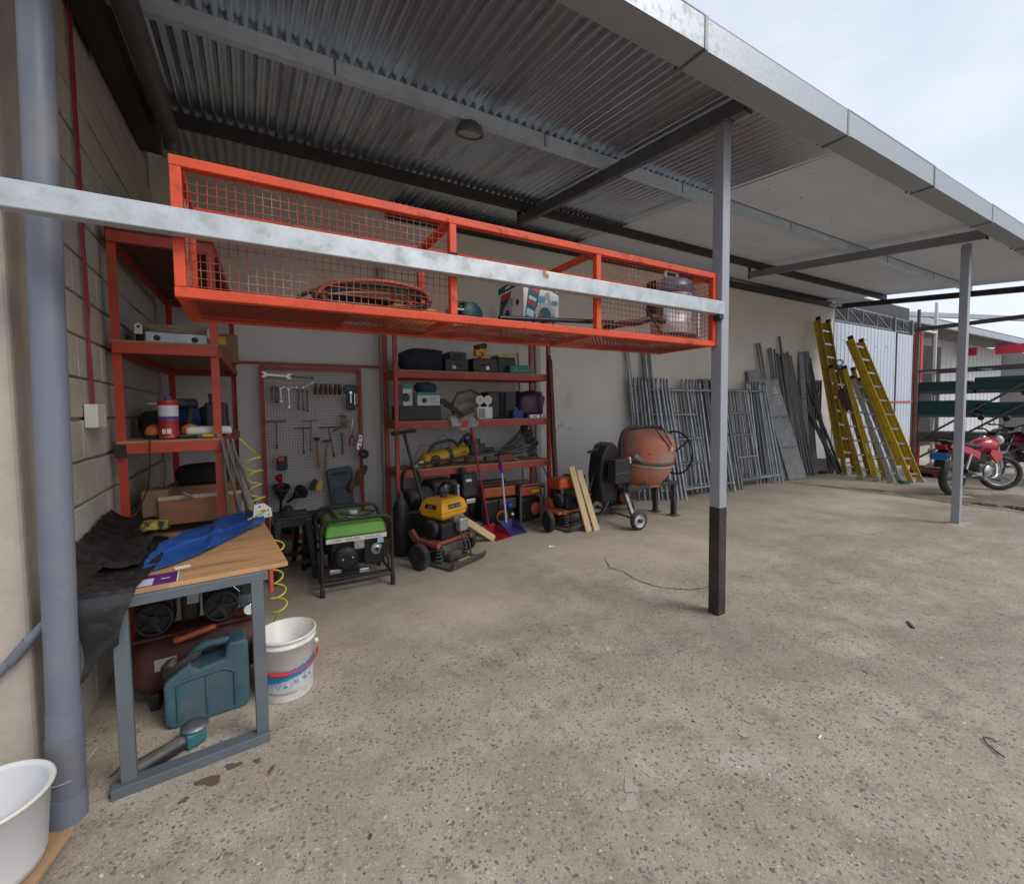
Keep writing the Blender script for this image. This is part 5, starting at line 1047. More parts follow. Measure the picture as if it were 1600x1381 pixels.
for i, (x, y, dx, lab) in enumerate([(3.55, 4.12, -.05, 'left of the two pale planks leaning on the rusty compactor'), (3.66, 4.10, -.06, 'right of the two pale planks leaning on the rusty compactor')]):
    b = B(); b.bar((x, y, 0), (x+dx-.04, y+.22, .78-.05*i), .085, .022, (1, .3, 0) if 0 else (0, -1, .3)); one('pine_plank', lab, 'plank', b, wood_pale, bev=.002)
b = B(); b.bar((2.40, 4.42, .012), (1.90, 4.33, .37), .085, .024, (-.3, -.6, .6)); one('pine_plank', 'pale plank propped from the floor onto the yellow tank compactor', 'plank', b, wood_pale, bev=.002)

# ================================================================ central red shelving
CS = V(2.4, 4.97, 0)
cs_ = thing('shelving_unit', 'wide red steel shelving unit against the rear wall beside the tool board', 'shelving unit', CS)
def KB(): return B(T(-CS.x, -CS.y, 0))
for x, y in ((1.385, 4.75), (3.416, 4.75), (1.385, 5.17), (3.416, 5.17)):
    KB().bx(x-.022, x+.022, y-.022, y+.022, 0, 2.78).build('upright', red_m, cs_, .003)
for z in (.845, 1.385, 1.95, 2.6):
    for y in (4.745, 5.175): KB().bx(1.407, 3.394, y-.014, y+.014, z-.085, z-.012).build('shelf_rail', red_m, cs_, .003)
    for x in (1.385, 3.416): KB().bx(x-.013, x+.013, 4.772, 5.148, z-.08, z-.02).build('side_rail', red_m, cs_, .003)
    if z < 2: KB().bx(1.365, 3.436, 4.74, 5.18, z-.0115, z+.003).build('shelf_board', ply_m, cs_)
one('rusty_post', 'rusty square tube leaning upright against the right end of the red shelves', 'steel tube', B().bar((3.44, 4.60, 0), (3.40, 4.70, 2.14), .05, .05).bar((3.4, 4.7, 2.14), (3.40, 4.702, 2.19), .03, .03), mat('rusty_brown', (.10, .045, .03), .8, .2, .3, 9), bev=.003)
for i, (x, y, x2, lab) in enumerate([(3.55, 5.0, 3.5, 'thin dark rod leaning on the wall right of the red shelves'), (3.95, 5.1, 3.52, 'thin rod slanting across the wall right of the red shelves'), (3.36, 5.28, 3.33, 'grey tube standing behind the right end of the red shelves')]):
    one('steel_rod', lab, 'rod', B().tube((x, y, 0), (x2, 5.36, [1.1, 1.05, 2.3][i]), .011, 8), galv_dark)
Z1 = 1.954
one('navy_holdall', 'long navy cloth bag on the left of the top red shelf', 'bag', B().blob((0, 0, .12), (.60, .34, .30), 31, .22), navy_cloth, (1.76, 4.96, Z1))
def case(nm, lab, x, y, z, w, d, h, mt, tag=None, rz=0, handle=True, cat='case'):
    t = thing(nm, lab, cat, (x, y, z), rz); B().bx(-w/2, w/2, -d/2, d/2, 0, h).build('case_body', mt, t, min(.018, h*.15), 3)
    B().bx(-w/2-.002, w/2+.002, -d/2-.002, d/2+.002, h*.55, h*.55+.006).build('lid_seam', black_m, t)
    if handle: B().path(rounded([(-w*.15, -d/2, h*.5), (-w*.15, -d/2-.025, h*.5), (w*.15, -d/2-.025, h*.5), (w*.15, -d/2, h*.5)], .012), .007).build('handle', black_m, t)
    if tag: B().bx(tag[0], tag[0]+.045, -d/2-.004, -d/2-.002, h*.2, h*.2+.055).build('tag', tag[1], t)
    return t
case('tool_case', 'black tool case with a pale blue tag on the top red shelf', 2.13, 4.93, Z1, .30, .3, .15, black_m, (-.06, mat('tag_blue', (.35, .5, .62))))
case('tool_case', 'grey green case stacked on the black case with the blue tag', 2.18, 4.97, Z1+.15, .22, .22, .09, mat('olive_case', (.04, .045, .042), .6))
case('tool_case', 'black tool case with a white tag under the orange drill', 2.51, 4.93, Z1, .34, .3, .17, black_m, (.0, print_white))
dr = thing('orange_drill', 'orange and black cordless drill lying on the tagged black case', 'drill', (2.52, 4.93, Z1+.17), .2); om = mat('drill_orange', (.62, .25, .02), .45)
B().lathe([(0, -.11), (.016, -.11), (.03, -.09), (.032, .0), (.038, .06), (.03, .09), (0, .09)], 16, (.0, 0, .16), (1, .1, .2)).build('drill_body', black_m, dr); B().bx(-.04, .06, -.032, .032, .085, .135).build('gear_case', om, dr, .012); B().box((.04, 0, .06), (.04, .045, .12), Matrix.Rotation(.25, 3, 'Y')).build('grip', om, dr, .01); B().bx(-.02, .1, -.04, .04, 0, .045).build('battery', om, dr, .008); B().bx(-.1, -.03, -.03, .03, .04, .12).build('second_grip', om, dr, .012)
case('toolbox', 'black toolbox with a yellow lid on the top red shelf', 2.86, 4.98, Z1+.005, .26, .22, .2, black_m, handle=False, cat='toolbox'); t = [o for o in bpy.data.objects if o.get('label', '').startswith('black toolbox with a yellow')][0]; B().bx(-.13, .13, -.11, .11, .2005, .235).build('yellow_lid', mat('lid_yellow', (.42, .36, .02), .45), t, .012); B().bx(-.04, .04, -.04, .04, .235, .247).build('lid_grip', black_m, t, .004)
t = case('tool_case', 'flat teal tool case at the right of the top red shelf', 3.02, 4.87, Z1, .32, .16, .105, mat('case_teal', (.012, .17, .15), .45, 0, .06), handle=False); text('TOOLS', .05, mat('case_letter', (.2, .5, .45), .5), t, T(0, -.084, .045) @ RX(pi/2), sx=1.2)
Z2 = 1.389
def box_print(nm, lab, x, y, z, w, d, h, rz=0):
    t = thing(nm, lab, 'box', (x, y, z), rz); B().bx(-w/2, w/2, -d/2, d/2, 0, h).build('carton', mat('carton_grey', (.52, .51, .49), .65, 0, .06), t, .002)
    B().bx(-w/2, w/2, -d/2-.0012, -d/2, h*.78, h).build('print_band', print_teal, t); B().lathe([(h*.1, 0), (h*.2, 0), (h*.2, .001), (h*.1, .001)], 18, (-w*.2, -d/2, h*.38), (0, -1, 0)).build('print_tool', print_dark, t)
    for k in range(3): B().bx(w*.05, w*.38, -d/2-.001, -d/2, h*(.2+.16*k), h*(.28+.16*k)).build('print_line', print_grey, t)
    return t
one('black_crate', 'low black crate under the printed boxes on the middle red shelf', 'crate', B().bx(-.25, .25, -.15, .15, 0, .17), black_m, (1.68, 4.95, Z2), bev=.008)
box_print('tool_carton', 'tall pale tool carton standing at the left of the middle red shelf', 1.53, 4.90, Z2+.17, .11, .18, .24, .08)
box_print('tool_carton', 'wide pale tool carton with a dark lid on the middle red shelf', 1.78, 4.90, Z2+.17, .27, .2, .15)
one('dark_cover', 'dark teal cloth cover lying on the wide pale carton', 'cover', B().blob((0, 0, .05), (.26, .2, .14), 12, .35), mat('dark_teal_cloth', (.02, .04, .05), .8, 0, .2), (1.78, 4.92, Z2+.322))
one('black_tripod', 'folded black tripod leaning on the middle red shelf', 'tripod', B().tube((-.12, 0, .2), (.16, -.05, .02), .018).tube((-.1, .02, .23), (.17, .0, .03), .015).tube((-.13, -.03, .18), (.13, -.08, .02), .015).box((-.13, 0, .22), (.06, .06, .06)), black_m, (2.12, 4.90, Z2))
cb = B(); rnd = random.Random(9)
for k in range(5): cb.path([(.11*cos(2*pi*i/24)*(1+.1*k)+rnd.gauss(0, .006), -.02+.05*sin(2*pi*i/24), .08+.08*sin(2*pi*i/24+.5)+.012*k) for i in range(24)], .005, 6, True)
one('pale_cable', 'tangled pale cable hanging over the edge of the middle red shelf', 'cable', cb.path([(.05, -.1, .05), (.1, -.2, -.02), (.17, -.21, -.1), (.1, -.22, -.16), (.0, -.22, -.17), (.02, -.2, -.3), (.1, -.15, -.5)], .005, 6), mat('cable_cream', (.34, .29, .2), .6), (2.32, 4.92, Z2))
one('plastic_bag', 'crumpled translucent white plastic bag drooping over the middle red shelf edge', 'bag', B().grid(14, 14, lambda u, v: (-.2+.36*u, -.10-.09*sin(pi*v*.8)-.04*sin(9*u), .035-.17*v*(1-.55*abs(u-.62))+.02*sin(11*u+5*v))), mat('bag_film', (.42, .42, .45), .35, 0, .2, 14), (2.2, 4.90, Z2), solid=.002)
t = thing('emergency_lamp', 'white twin head emergency lamp on the middle red shelf', 'lamp', (2.51, 4.86, Z2)); B().bx(-.105, .105, -.045, .06, 0, .15).build('lamp_box', white_p, t, .012); B().bx(-.09, .0, -.0465, -.045, .02, .13).build('grey_panel', mat('panel_grey', (.25, .25, .26), .5), t)
for x in (-.055, .055): B().tube((x, 0, .15), (x, 0, .19), .015).build('neck', white_p, t); B().lathe([(.03, .05), (.045, .04), (.055, .0), (.055, -.02), (.048, -.022), (.0, -.012)], 22, (x, 0, .235), (0, 1, .05)).build('lamp_head', white_p, t); B().lathe([(0, 0), (.045, -.002)], 22, (x, -.018, .235), (0, 1, .05), cap=False).build('lamp_lens', mat('lens_clear', (.5, .5, .5), .15), t)
one('grey_hose', 'grey corrugated hose arched behind the emergency lamp', 'hose', B().path([(2.17, 5.0, Z2+.02), (2.16, 5.0, Z2+.2), (2.24, 5.02, Z2+.32), (2.42, 5.04, Z2+.36), (2.55, 5.04, Z2+.31), (2.6, 5.04, Z2+.2)], .016, 8), mat('hose_dgrey', (.08, .075, .07), .6))
t = case('hard_case', 'upright black hard case in the middle of the middle red shelf', 2.80, 5.0, Z2, .42, .22, .34, black_m, handle=False); B().bx(-.05, .05, -.116, -.11, .02, .32).build('centre_strap', black_cloth, t)
one('blue_box', 'small bright blue box beside the purple sack', 'box', B().bx(-.075, .075, -.06, .06, 0, .10), mat('box_blue', (.015, .03, .22), .5), (2.98, 4.86, Z2), bev=.002)
t = one('printed_carton', 'small white and black printed carton behind the blue box', 'box', B().bx(-.07, .07, -.05, .05, 0, .13), print_white, (3.03, 4.97, Z2), bev=.002); B().bx(-.07, .07, -.0515, -.05, .06, .11).build('print_band', print_dark, t)
one('purple_sack', 'slumped purple plastic sack at the right of the middle red shelf', 'sack', B().blob((0, 0, .17), (.46, .34, .42), 41, .28, fr=4), mat('sack_purple', (.055, .02, .05), .4, 0, .3, 8, bump=.4, bscale=18), (3.24, 4.98, Z2))
for x, w_, lab in ((3.2, .15, 'long white packet lying before the purple sack'), (3.34, .07, 'short white packet lying before the purple sack')):
    t = one('white_packet', lab, 'packet', B().bx(-w_/2, w_/2, -.03, .03, 0, .045), print_white, (x, 4.78, Z2), bev=.004); B().bx(-w_*.2, w_*.2, -.0315, -.03, .008, .035).build('print_block', print_grey, t)
# lower shelf
Z3 = .849
t = thing('breaker_hammer', 'yellow and black demolition hammer lying on the lowest red shelf', 'demolition hammer', (1.98, 4.84, Z3+.12), rot=(0, radians(-9), radians(6))); yb = mat('breaker_yellow', (.52, .30, .012), .45, 0, .1, dirt=.3, dcol=(.15, .1, .03))
B().lathe([(.0, -.3), (.06, -.3), (.085, -.27), (.085, .0), (.075, .05), (.07, .28), (.04, .32), (0, .32)], 22, (0, 0, 0), (1, 0, 0)).build('hammer_body', yb, t); B().lathe([(.05, 0), (.055, .02), (.03, .12), (.02, .14)], 16, (-.3, 0, -.01), (-1, 0, -.3)).build('chuck', alu, t); B().lathe([(.088, -.03), (.088, .02)], 22, (0.05, 0, 0), (1, 0, 0)).build('black_band', black_m, t)
B().lathe([(0, .0), (.06, .0), (.062, .01), (.05, .02), (0, .02)], 20, (-.17, -.085, -.01), (0, -1, 0)).build('side_cover', black_m, t); B().path(rounded([(-.2, .0, .08), (-.12, .0, .17), (.12, 0, .17), (.2, .0, .08)], .06), .02).build('top_handle', black_m, t); B().path(rounded([(.3, .0, .03), (.42, 0, .14), (.34, 0, .2), (.22, 0, .1)], .05), .022).build('rear_handle', black_m, t); text('HD 1700', .04, black_m, t, T(.17, -.0735, .0) @ RX(pi/2))
one('black_breaker_head', 'black power tool head above the red dustpan handle', 'power tool', B().bx(-.1, .1, -.08, .08, 0, .13).bx(-.14, .05, -.05, .05, .13, .19).tube((.08, 0, .05), (.25, 0, .04), .03), black_m, (2.42, 4.92, Z3+.11), bev=.02)
one('thin_wire_loop', 'thin wire loop rising above the yellow demolition hammer', 'wire', B().path([(1.62, 4.9, .95), (1.7, 4.9, 1.1), (1.86, 4.9, 1.08), (1.95, 4.88, 1.02), (1.92, 4.88, 1.17), (1.99, 4.88, 1.22), (2.06, 4.88, 1.15), (2.05, 4.88, 1.02)], .0035, 5), black_m)
one('long_black_pole', 'long black pole laid across the front of the lowest red shelf', 'pole', B().tube((1.6, 4.70, .90), (2.95, 4.72, 1.03), .015, 10), blackgloss)
fan = thing('vibrator_bundle', 'fan of grey concrete vibrator hoses with cone ends on the lowest red shelf', 'vibrators', (3.0, 4.93, Z3))
for k in range(9):
    a = radians(4+6.5*k*.75); l = .42+.03*(k % 3); yy = -.14+.035*k; x0 = -.32+.02*k; d = Vector((cos(a), .06*(k % 2), sin(a)))
    p = Vector((x0, yy, .05+.012*(k % 4))); q = p+d*l; b = B(); b.tube(p, q, .019, 10); b.build('vibrator_tube', mat('vib_grey', (.13, .125, .12), .5, .5, .2), fan); b = B(); b.lathe([(.02, 0), (.045, .05), (.05, .1), (.035, .12)], 14, q, d); b.build('cone_end', rubber, fan)
t = thing('red_gearbox', 'dark red gearbox at the left end of the vibrator hoses', 'gearbox', (2.75, 4.80, Z3), .2); B().bx(-.12, .12, -.06, .06, 0, .1).build('box', mat('gear_red', (.14, .03, .025), .6, 0, .2), t, .015); B().tube((-.12, 0, .05), (-.3, 0, .06), .035, 14).build('coupling', plate_m, t); B().tube((.1, -.02, .05), (.5, -.06, -.1), .014).build('shaft', galv_dark, t)
# floor level in front of and under the shelving
t = thing('black_engine', 'black loose engine on a stand below the demolition hammer', 'engine', (2.02, 4.86, 0), radians(10))
for x in (-.2, .2): B().tube((x, 0, 0), (x, 0, .42), .018).build('stand_leg', galv_dark, t)
B().bx(-.28, .3, -.14, .14, .40, .43).build('stand_plate', blacksteel, t, .004); B().bx(-.3, .06, -.16, .14, .43, .70).build('engine_block', eng, t, .05, 3); B().bx(.08, .3, -.2, .1, .47, .76).build('cylinder_head', mat('head_grey', (.045, .044, .045), .55, .3, .25), t, .03, 3); B().lathe([(.0, .04), (.09, .035), (.12, 0), (.12, -.05)], 26, (-.13, -.16, .57), (0, -1, 0)).build('flywheel_cover', blackgloss, t); B().bx(.12, .2, -.204, -.2, .66, .69).build('white_sticker', print_white, t, .004); B().lathe([(.05, 0), (.055, .02), (.03, .06)], 18, (.08, -.18, .78), (0, -.6, .4)).build('intake', mat('head_grey', (.045, .044, .045)), t); B().bx(.1, .24, -.23, -.19, .40, .46).build('exhaust_flange', alu, t, .012)
B().bx(-.32, -.0, -.2, .1, .30, .40).build('fuel_box', black_m, t, .02)
one('gas_cylinder', 'black gas cylinder standing left of the yellow tank compactor', 'cylinder', B().lathe([(.07, 0), (.085, .02), (.085, .5), (.05, .58), (.03, .6), (.03, .66), (0, .66)], 22), black_m, (1.33, 4.48, 0))
one('black_motor', 'black motor unit lying between the cylinder and the yellow tank compactor', 'motor', B().lathe([(0, -.16), (.1, -.16), (.12, -.12), (.12, .12), (.1, .16), (0, .16)], 22, (0, 0, .55), (1, .3, 0)).bx(-.14, .14, -.1, .1, .0, .44), eng, (1.55, 4.6, 0), bev=.02)
def gset(lab, x, y, w_, d_, h_, mt_top, rz, blue, disc):
    t = thing('generator', lab, 'generator', (x, y, 0), rz)
    for yy in (-d_, d_): B().path(rounded([(-w_, yy, .02), (-w_, yy, h_), (w_, yy, h_), (w_, yy, .02)], .05, closed=True), .013, 8, True).build('frame_loop', galv_dark if disc else blacksteel, t)
    for xx in (-w_, w_): B().tube((xx, -d_, h_*.9), (xx, d_, h_*.9), .012).build('frame_rail', blacksteel, t)
    B().bx(-w_*.88, w_*.88, -d_*.9, d_*.9, h_*.70, h_*.96).build('fuel_tank', mt_top, t, .03, 3); B().bx(-w_*.85, w_*.85, -d_*.8, d_*.8, .05, h_*.66).build('engine_body', eng, t, .03)
    if blue:
        B().bx(-.02, w_*.85, -d_*.95, -d_*.8, h_*.42, h_*.66).build('control_panel', mat('panel_black', (.03, .03, .032), .5), t, .01)
        for k in range(2): B().lathe([(.028, 0), (.032, .006), (.026, .03), (0, .03)], 18, (.05+.08*k, -d_*.95, h_*.5), (0, -1, 0)).build('socket', mat('socket_blue', (.01, .12, .5), .4), t)
        for k in range(3): B().tube((.03+.05*k, -d_*.95, h_*.61), (.03+.05*k, -d_*.95-.01, h_*.61), .009, 10).build('button', print_red, t)
        B().torus((.03, -d_*.83, h_*.24), .075, .013, (0, 1, 0)).build('orange_ring', mat('ring_orange', (.5, .08, .02), .5), t); B().tube((.16, -d_*.9, h_*.3), (.18, -d_*.98, h_*.26), .02, 10).build('white_plug', white_p, t)
    if disc: B().lathe([(.0, .02), (.07, .018), (.085, .005), (.085, 0)], 24, (.07, -d_*.82, h_*.36), (0, -1, 0)).build('recoil_starter', mat('disc_orange', (.42, .09, .03), .5, 0, .15), t); B().bx(0, .12, -d_*.925, -d_*.9, h_*.78, h_*.86).build('yellow_label', mat('label_yellow', (.6, .42, .03), .5), t)
go = mat('gen_orange', (.40, .085, .03), .45, 0, .15, dirt=.3, dcol=(.12, .06, .04))
gset('black and orange generator with blue sockets behind the dustpans', 2.72, 5.0, .27, .18, .56, go, 0, 1, 0); gset('grey framed generator with an orange tank and round orange starter', 3.18, 4.98, .19, .18, .52, go, .03, 0, 1)
def dustpan(lab, x, y, mt, pole, grip, top, rz):
    t = thing('dustpan', lab, 'dustpan', (x, y, 0), rz); b = B(); b.add([(-.13, -.16, .006), (.13, -.16, .006), (.11, .1, .02), (-.11, .1, .02), (-.12, -.05, .07), (.12, -.05, .07), (.11, .1, .13), (-.11, .1, .13)], [(0, 1, 2, 3), (0, 3, 7, 4), (1, 5, 6, 2), (3, 2, 6, 7)]); b.build('pan', mt, t, solid=.005); B().tube((0, .09, .1), top, .0125, 10).build('pole', pole, t)
    d = (Vector(top)-Vector((0, .09, .1))).normalized(); B().tube(Vector(top)-d*.12, Vector(top)+d*.02, .018, 10).build('grip', grip, t)
rp = mat('dustpan_red', (.30, .012, .03), .4, 0, .08); bp = mat('dustpan_blue', (.06, .06, .22), .4, 0, .1)
dustpan('red long handled dustpan on the floor before the generators', 2.47, 4.55, rp, mat('pole_red', (.27, .015, .03), .4), mat('pole_red', (.27, .015, .03)), (-.18, .17, 1.28), .3)
dustpan('blue dustpan with a white pole and purple grip', 2.74, 4.62, bp, mat('pole_white', (.55, .54, .55), .4), mat('grip_purple', (.08, .03, .3), .4), (-.06, .10, .84), .15)

# loose clutter around the lower shelf
one('cable_coil', 'coil of black cable hanging from the left end of the red shelves', 'cable', B().path([(.10*cos(2*pi*i/26)*(1+.06*(i//26)), .015*(i//26)+.012*sin(i), .16*sin(2*pi*i/26)) for i in range(105)], .009, 6), black_m, (1.52, 4.70, .72))
one('steel_prop', 'grey steel prop standing behind the yellow tank compactor', 'prop', B().tube((0, 0, 0), (.01, .02, .66), .022, 12).tube((0, 0, .3), (0, 0, .36), .032, 12), galv, (2.02, 4.58, 0))
one('rubber_mat', 'folded black rubber mat on the shaded floor under the red shelves', 'mat', B().blob((0, 0, .05), (.5, .3, .12), 71, .3), rubber, (2.3, 4.95, 0))
one('drain_hose', 'grey hose lying along the floor in front of the orange generators', 'hose', B().path([(2.5, 4.78, .012), (2.62, 4.72, .012), (2.85, 4.74, .012), (3.0, 4.68, .012), (3.1, 4.72, .012), (3.2, 4.66, .012)], .012, 7), mat('hose_dgrey', (.08, .075, .07)))
one('paint_can', 'small grey paint can beside the black and orange generator', 'can', B().lathe([(.05, 0), (.052, .004), (.05, .01), (.05, .12), (.053, .124), (.053, .13), (.046, .13), (.046, .122), (0, .122)], 20), galv, (2.36, 4.76, 0))
one('grey_jug', 'dirty pale jug standing behind the black engine', 'jug', B().lathe([(.07, 0), (.08, .02), (.08, .16), (.03, .22), (.03, .26), (0, .26)], 18), mat('jug_dirty', (.3, .28, .24), .7, 0, .2, dirt=.5), (2.42, 5.08, .849))

# ================================================================ concrete mixer
mx_ = thing('concrete_mixer', 'orange drum concrete mixer on a black wheeled frame with a hand wheel', 'concrete mixer', (4.62, 4.2, 0), radians(4))
drum_m = mat('mixer_orange', (.50, .15, .085), .6, 0, .15, 4, dirt=.75, dcol=(.30, .265, .22), dscale=3.2, dlo=.45, dhi=.64, dust=.35, bump=.15, bscale=25)
fr_m = mat('mixer_frame', (.035, .034, .034), .6, .2, .3, dust=.4, dirt=.5, dcol=(.2, .18, .155), dscale=9)
dax = Vector((.0, -.13, 1)).normalized(); dc = Vector((.03, .05, .82))
drum = B().lathe([(0, .40), (.12, .398), (.22, .385), (.31, .345), (.355, .27), (.372, .15), (.375, .02)], 40, dc, dax, cap=False).build('drum_upper', drum_m, mx_)
B().lathe([(.375, .02), (.39, .012), (.39, -.02), (.372, -.028)], 40, dc, dax, cap=False).build('drum_flange', mat('mixer_ring', (.12, .09, .065), .7, .2, .25, dirt=.4, dcol=(.25, .22, .18)), mx_)
B().lathe([(.372, -.028), (.3695, -.062)], 40, dc, dax, cap=False).build('cement_band', mat('cement_crust', (.38, .25, .18), .9, 0, .2, dirt=.9, dcol=(.42, .39, .34), dscale=6, dlo=.4, dhi=.6, bump=.4), mx_)
B().lathe([(.3685, -.07), (.35, -.13), (.30, -.22), (.235, -.335), (.228, -.335), (.29, -.22), (.34, -.12), (.35, .0)], 40, dc, dax, cap=False).build('drum_lower', drum_m, mx_)
B().torus(dc-dax*.335, .232, .011, dax, 36, 8).build('drum_lip', drum_m, mx_)
for k in range(6):
    a = k*pi/3+.3; s_, u_, d_ = frame(dax); p = dc + (s_*cos(a)+u_*sin(a))*.366 + dax*.13; B().lathe([(.016, 0), (.016, .01), (.0, .014)], 8, p, (p-dc-dax*.13)).build('bolt', galv_dark, mx_)
    p = dc + (s_*cos(a)+u_*sin(a))*.29 - dax*.24; B().lathe([(.014, 0), (.014, .01), (.0, .014)], 8, p, (p-dc+dax*.24)).build('bolt', galv_dark, mx_)
for p, q in (((.02, -.36, .98), (-.18, -.25, 1.27)), ((.05, -.36, 1.02), (-.06, -.27, 1.28))): B().tube(p, q, .008).build('loose_rod', fr_m, mx_)
B().tube((.03, -.355, .97), (.03, -.375, .968), .018, 12).build('white_knob', white_p, mx_)
# tilting yoke over the drum
B().path(rounded([(-.43, .05, .72), (-.43, .06, 1.24), (.46, .06, 1.24), (.46, .05, .82)], .2, 8), .024, 10).build('yoke', fr_m, mx_)
B().bx(-.46, -.40, -.02, .14, .70, .86).build('yoke_bearing', fr_m, mx_, .01); B().box((-.34, -.16, .86), (.2, .02, .06), Matrix.Rotation(.5, 3, 'Y')).build('guard_strap', galv_dark, mx_, .003)
# ring of the gear and hand wheel on the right
B().lathe([(.08, 0), (.09, .01), (.09, .05), (.05, .07), (.03, .1)], 20, (.46, .05, .85), (1, 0, 0)).build('tilt_hub', fr_m, mx_)
B().torus((.62, .0, .86), .30, .0125, (1, -.1, 0), 40, 8).build('hand_wheel', blackgloss, mx_)
for k in range(3): a = .35+k*2*pi/3; B().tube((.6, .0, .86), (.62, .29*cos(a), .86+.29*sin(a)), .011).build('spoke', blacksteel, mx_)
B().tube((.5, .05, .85), (.62, .0, .86), .02).build('wheel_shaft', fr_m, mx_)
# stand
for y in (-.1, .2): B().bx(-.5, .5, y-.022, y+.022, .44, .49).build('frame_beam', fr_m, mx_, .004)
for x in (-.5, .0, .47): B().bx(x-.02, x+.02, -.08, .18, .445, .485).build('cross_member', fr_m, mx_, .003)
B().bar((-.5, .05, .46), (-.44, .05, .72), .06, .05).build('pivot_post', fr_m, mx_, .004); B().bar((.47, .05, .47), (.46, .05, .86), .06, .05).build('pivot_post', fr_m, mx_, .004)
B().bx(.43, .49, -.13, -.07, .0, .46).build('rest_leg', fr_m, mx_, .004); B().bx(.39, .53, -.17, -.03, .0, .012).build('foot', plate_m, mx_, .003); B().bx(.43, .49, .17, .23, .0, .46).build('rest_leg', fr_m, mx_, .004); B().bx(.39, .53, .13, .27, .0, .012).build('foot', plate_m, mx_, .003)
for s in (-1, 1): B().bar((-.48, .05+s*.08, .46), (-.5, .05+s*.26, .12), .05, .04).build('wheel_strut', galv_dark, mx_, .004)
B().tube((-.52, -.27, .12), (-.38, .52, .12), .014).build('axle', galv_dark, mx_)
wh_w = mat('wheel_pale', (.42, .41, .39), .6, .2, .12, dirt=.35, dcol=(.2, .18, .16)); ax_ = Vector((.14, .79, 0)).normalized()
def spoked(t, c, R, w_, d):
    B().lathe([(R*.70, -w_*.5), (R*.9, -w_*.5), (R, -w_*.25), (R, w_*.25), (R*.9, w_*.5), (R*.70, w_*.5)], 30, c, d, cap=False).build('tyre', rubber, t)
    B().lathe([(R*.72, w_*.46), (R*.66, w_*.4), (R*.6, w_*.15), (R*.3, w_*.12), (R*.22, w_*.3), (0, w_*.3), (0, -w_*.3), (R*.22, -w_*.3), (R*.3, -w_*.12), (R*.6, -w_*.15), (R*.66, -w_*.4), (R*.72, -w_*.46)], 30, c, d, cap=False).build('rim', wh_w, t)
    B().lathe([(R*.2, 0), (R*.22, .03), (0, .032)], 12, Vector(c)-Vector(d)*w_*.25, -Vector(d)).build('hub', fr_m, t)
spoked(mx_, (-.53, -.31, .122), .12, .06, ax_); spoked(mx_, (-.375, .55, .122), .12, .06, ax_)
# motor box and black belt hood
B().bx(-.74, -.47, -.13, .0, .56, .86).build('motor_box', black_m, mx_, .012); B().bx(-.73, -.48, -.132, -.13, .69, .695).build('box_seam', galv_dark, mx_); B().bx(-.475, -.44, -.12, -.09, .8, .88).build('white_switch', white_p, mx_, .004)
B().prism([(-.76, .30), (-.50, .30), (-.46, .6), (-.46, .92), (-.50, 1.02), (-.58, 1.07), (-.68, 1.03), (-.76, .9), (-.80, .65)], .06, .30).build('belt_hood', mat('hood_black', (.013, .013, .014), .5, 0, .2, dust=.4, dirt=.4, dcol=(.07, .065, .06)), mx_, .03, 3)
t = thing('red_pump', 'small red pump on castors half hidden behind the concrete mixer', 'pump', (4.62, 4.78, 0), .1); B().bx(-.25, .25, -.14, .14, .09, .12).build('base', plate_m, t, .004); B().lathe([(.10, 0), (.11, .01), (.11, .05), (.06, .08), (0, .08)], 22, (.02, -.12, .24), (0, -1, 0)).build('pump_casing', mat('pump_red', (.2, .06, .04), .7, 0, .2), t); B().bx(-.22, .2, -.1, .12, .12, .42).build('engine_body', eng, t, .03); B().bx(-.26, .02, -.14, .1, .45, .56).build('red_tank', mat('pump_tank', (.3, .03, .03), .5), t, .02); B().bx(-.2, .15, -.12, .1, .58, .66).build('white_filter', mat('filter_grey', (.35, .35, .34), .6), t, .02)
for x in (-.2, .22): B().lathe([(0, -.015), (.045, -.015), (.045, .015), (0, .015)], 16, (x, -.12, .045), (0, 1, 0)).build('castor', rubber, t)

# ================================================================ scaffold frames leaning on the wall
def scaffold_frame(W_, H_, lad):
    # frame in its own plane: x across, z up
    t = thing('scaffold', '', 'scaffold frame', (0, 0, 0)); r = .0215
    for x in (0, W_): B().tube((x, 0, 0), (x, 0, H_), r, 10).build('leg', scaf_m, t)
    B().tube((r, 0, H_-.12), (W_-r, 0, H_-.12), r*.9, 10).build('top_bar', scaf_m, t)
    B().tube((lad, 0, .14), (lad, 0, H_-.13), r*.8, 10).build('ladder_rail', scaf_m, t)
    for k in range(4): z = .16+k*(H_-.32)/4*1.02; B().tube((r, 0, z), (lad-r*.7, 0, z), r*.75, 8).build('rung', scaf_m, t)
    B().tube((lad, 0, .16), (W_-r, 0, .16), r*.75, 8).build('bottom_bar', scaf_m, t)
    for x in (0, W_): B().tube((x, 0, H_), (x, 0, H_+.07), r*.75, 8).build('spigot', galv_dark, t)
    return t
ORD = ['first', 'second', 'third', 'fourth', 'fifth', 'sixth', 'seventh', 'eighth', 'ninth', 'tenth', 'eleventh']
fA = scaffold_frame(1.30, 1.95, .62)
first = True
def put_frame(src, x, y, lean, label, rz=0, group='scaffold frames stacked against the rear wall'):
    global first
    if first: o = src; first = False
    else: o = copy_tree(src)
    o.location = (x, y, 0); o.rotation_euler = (-lean, 0, rz); o['label'] = label; o['group'] = group; return o
rnd = random.Random(12)
N1 = 11
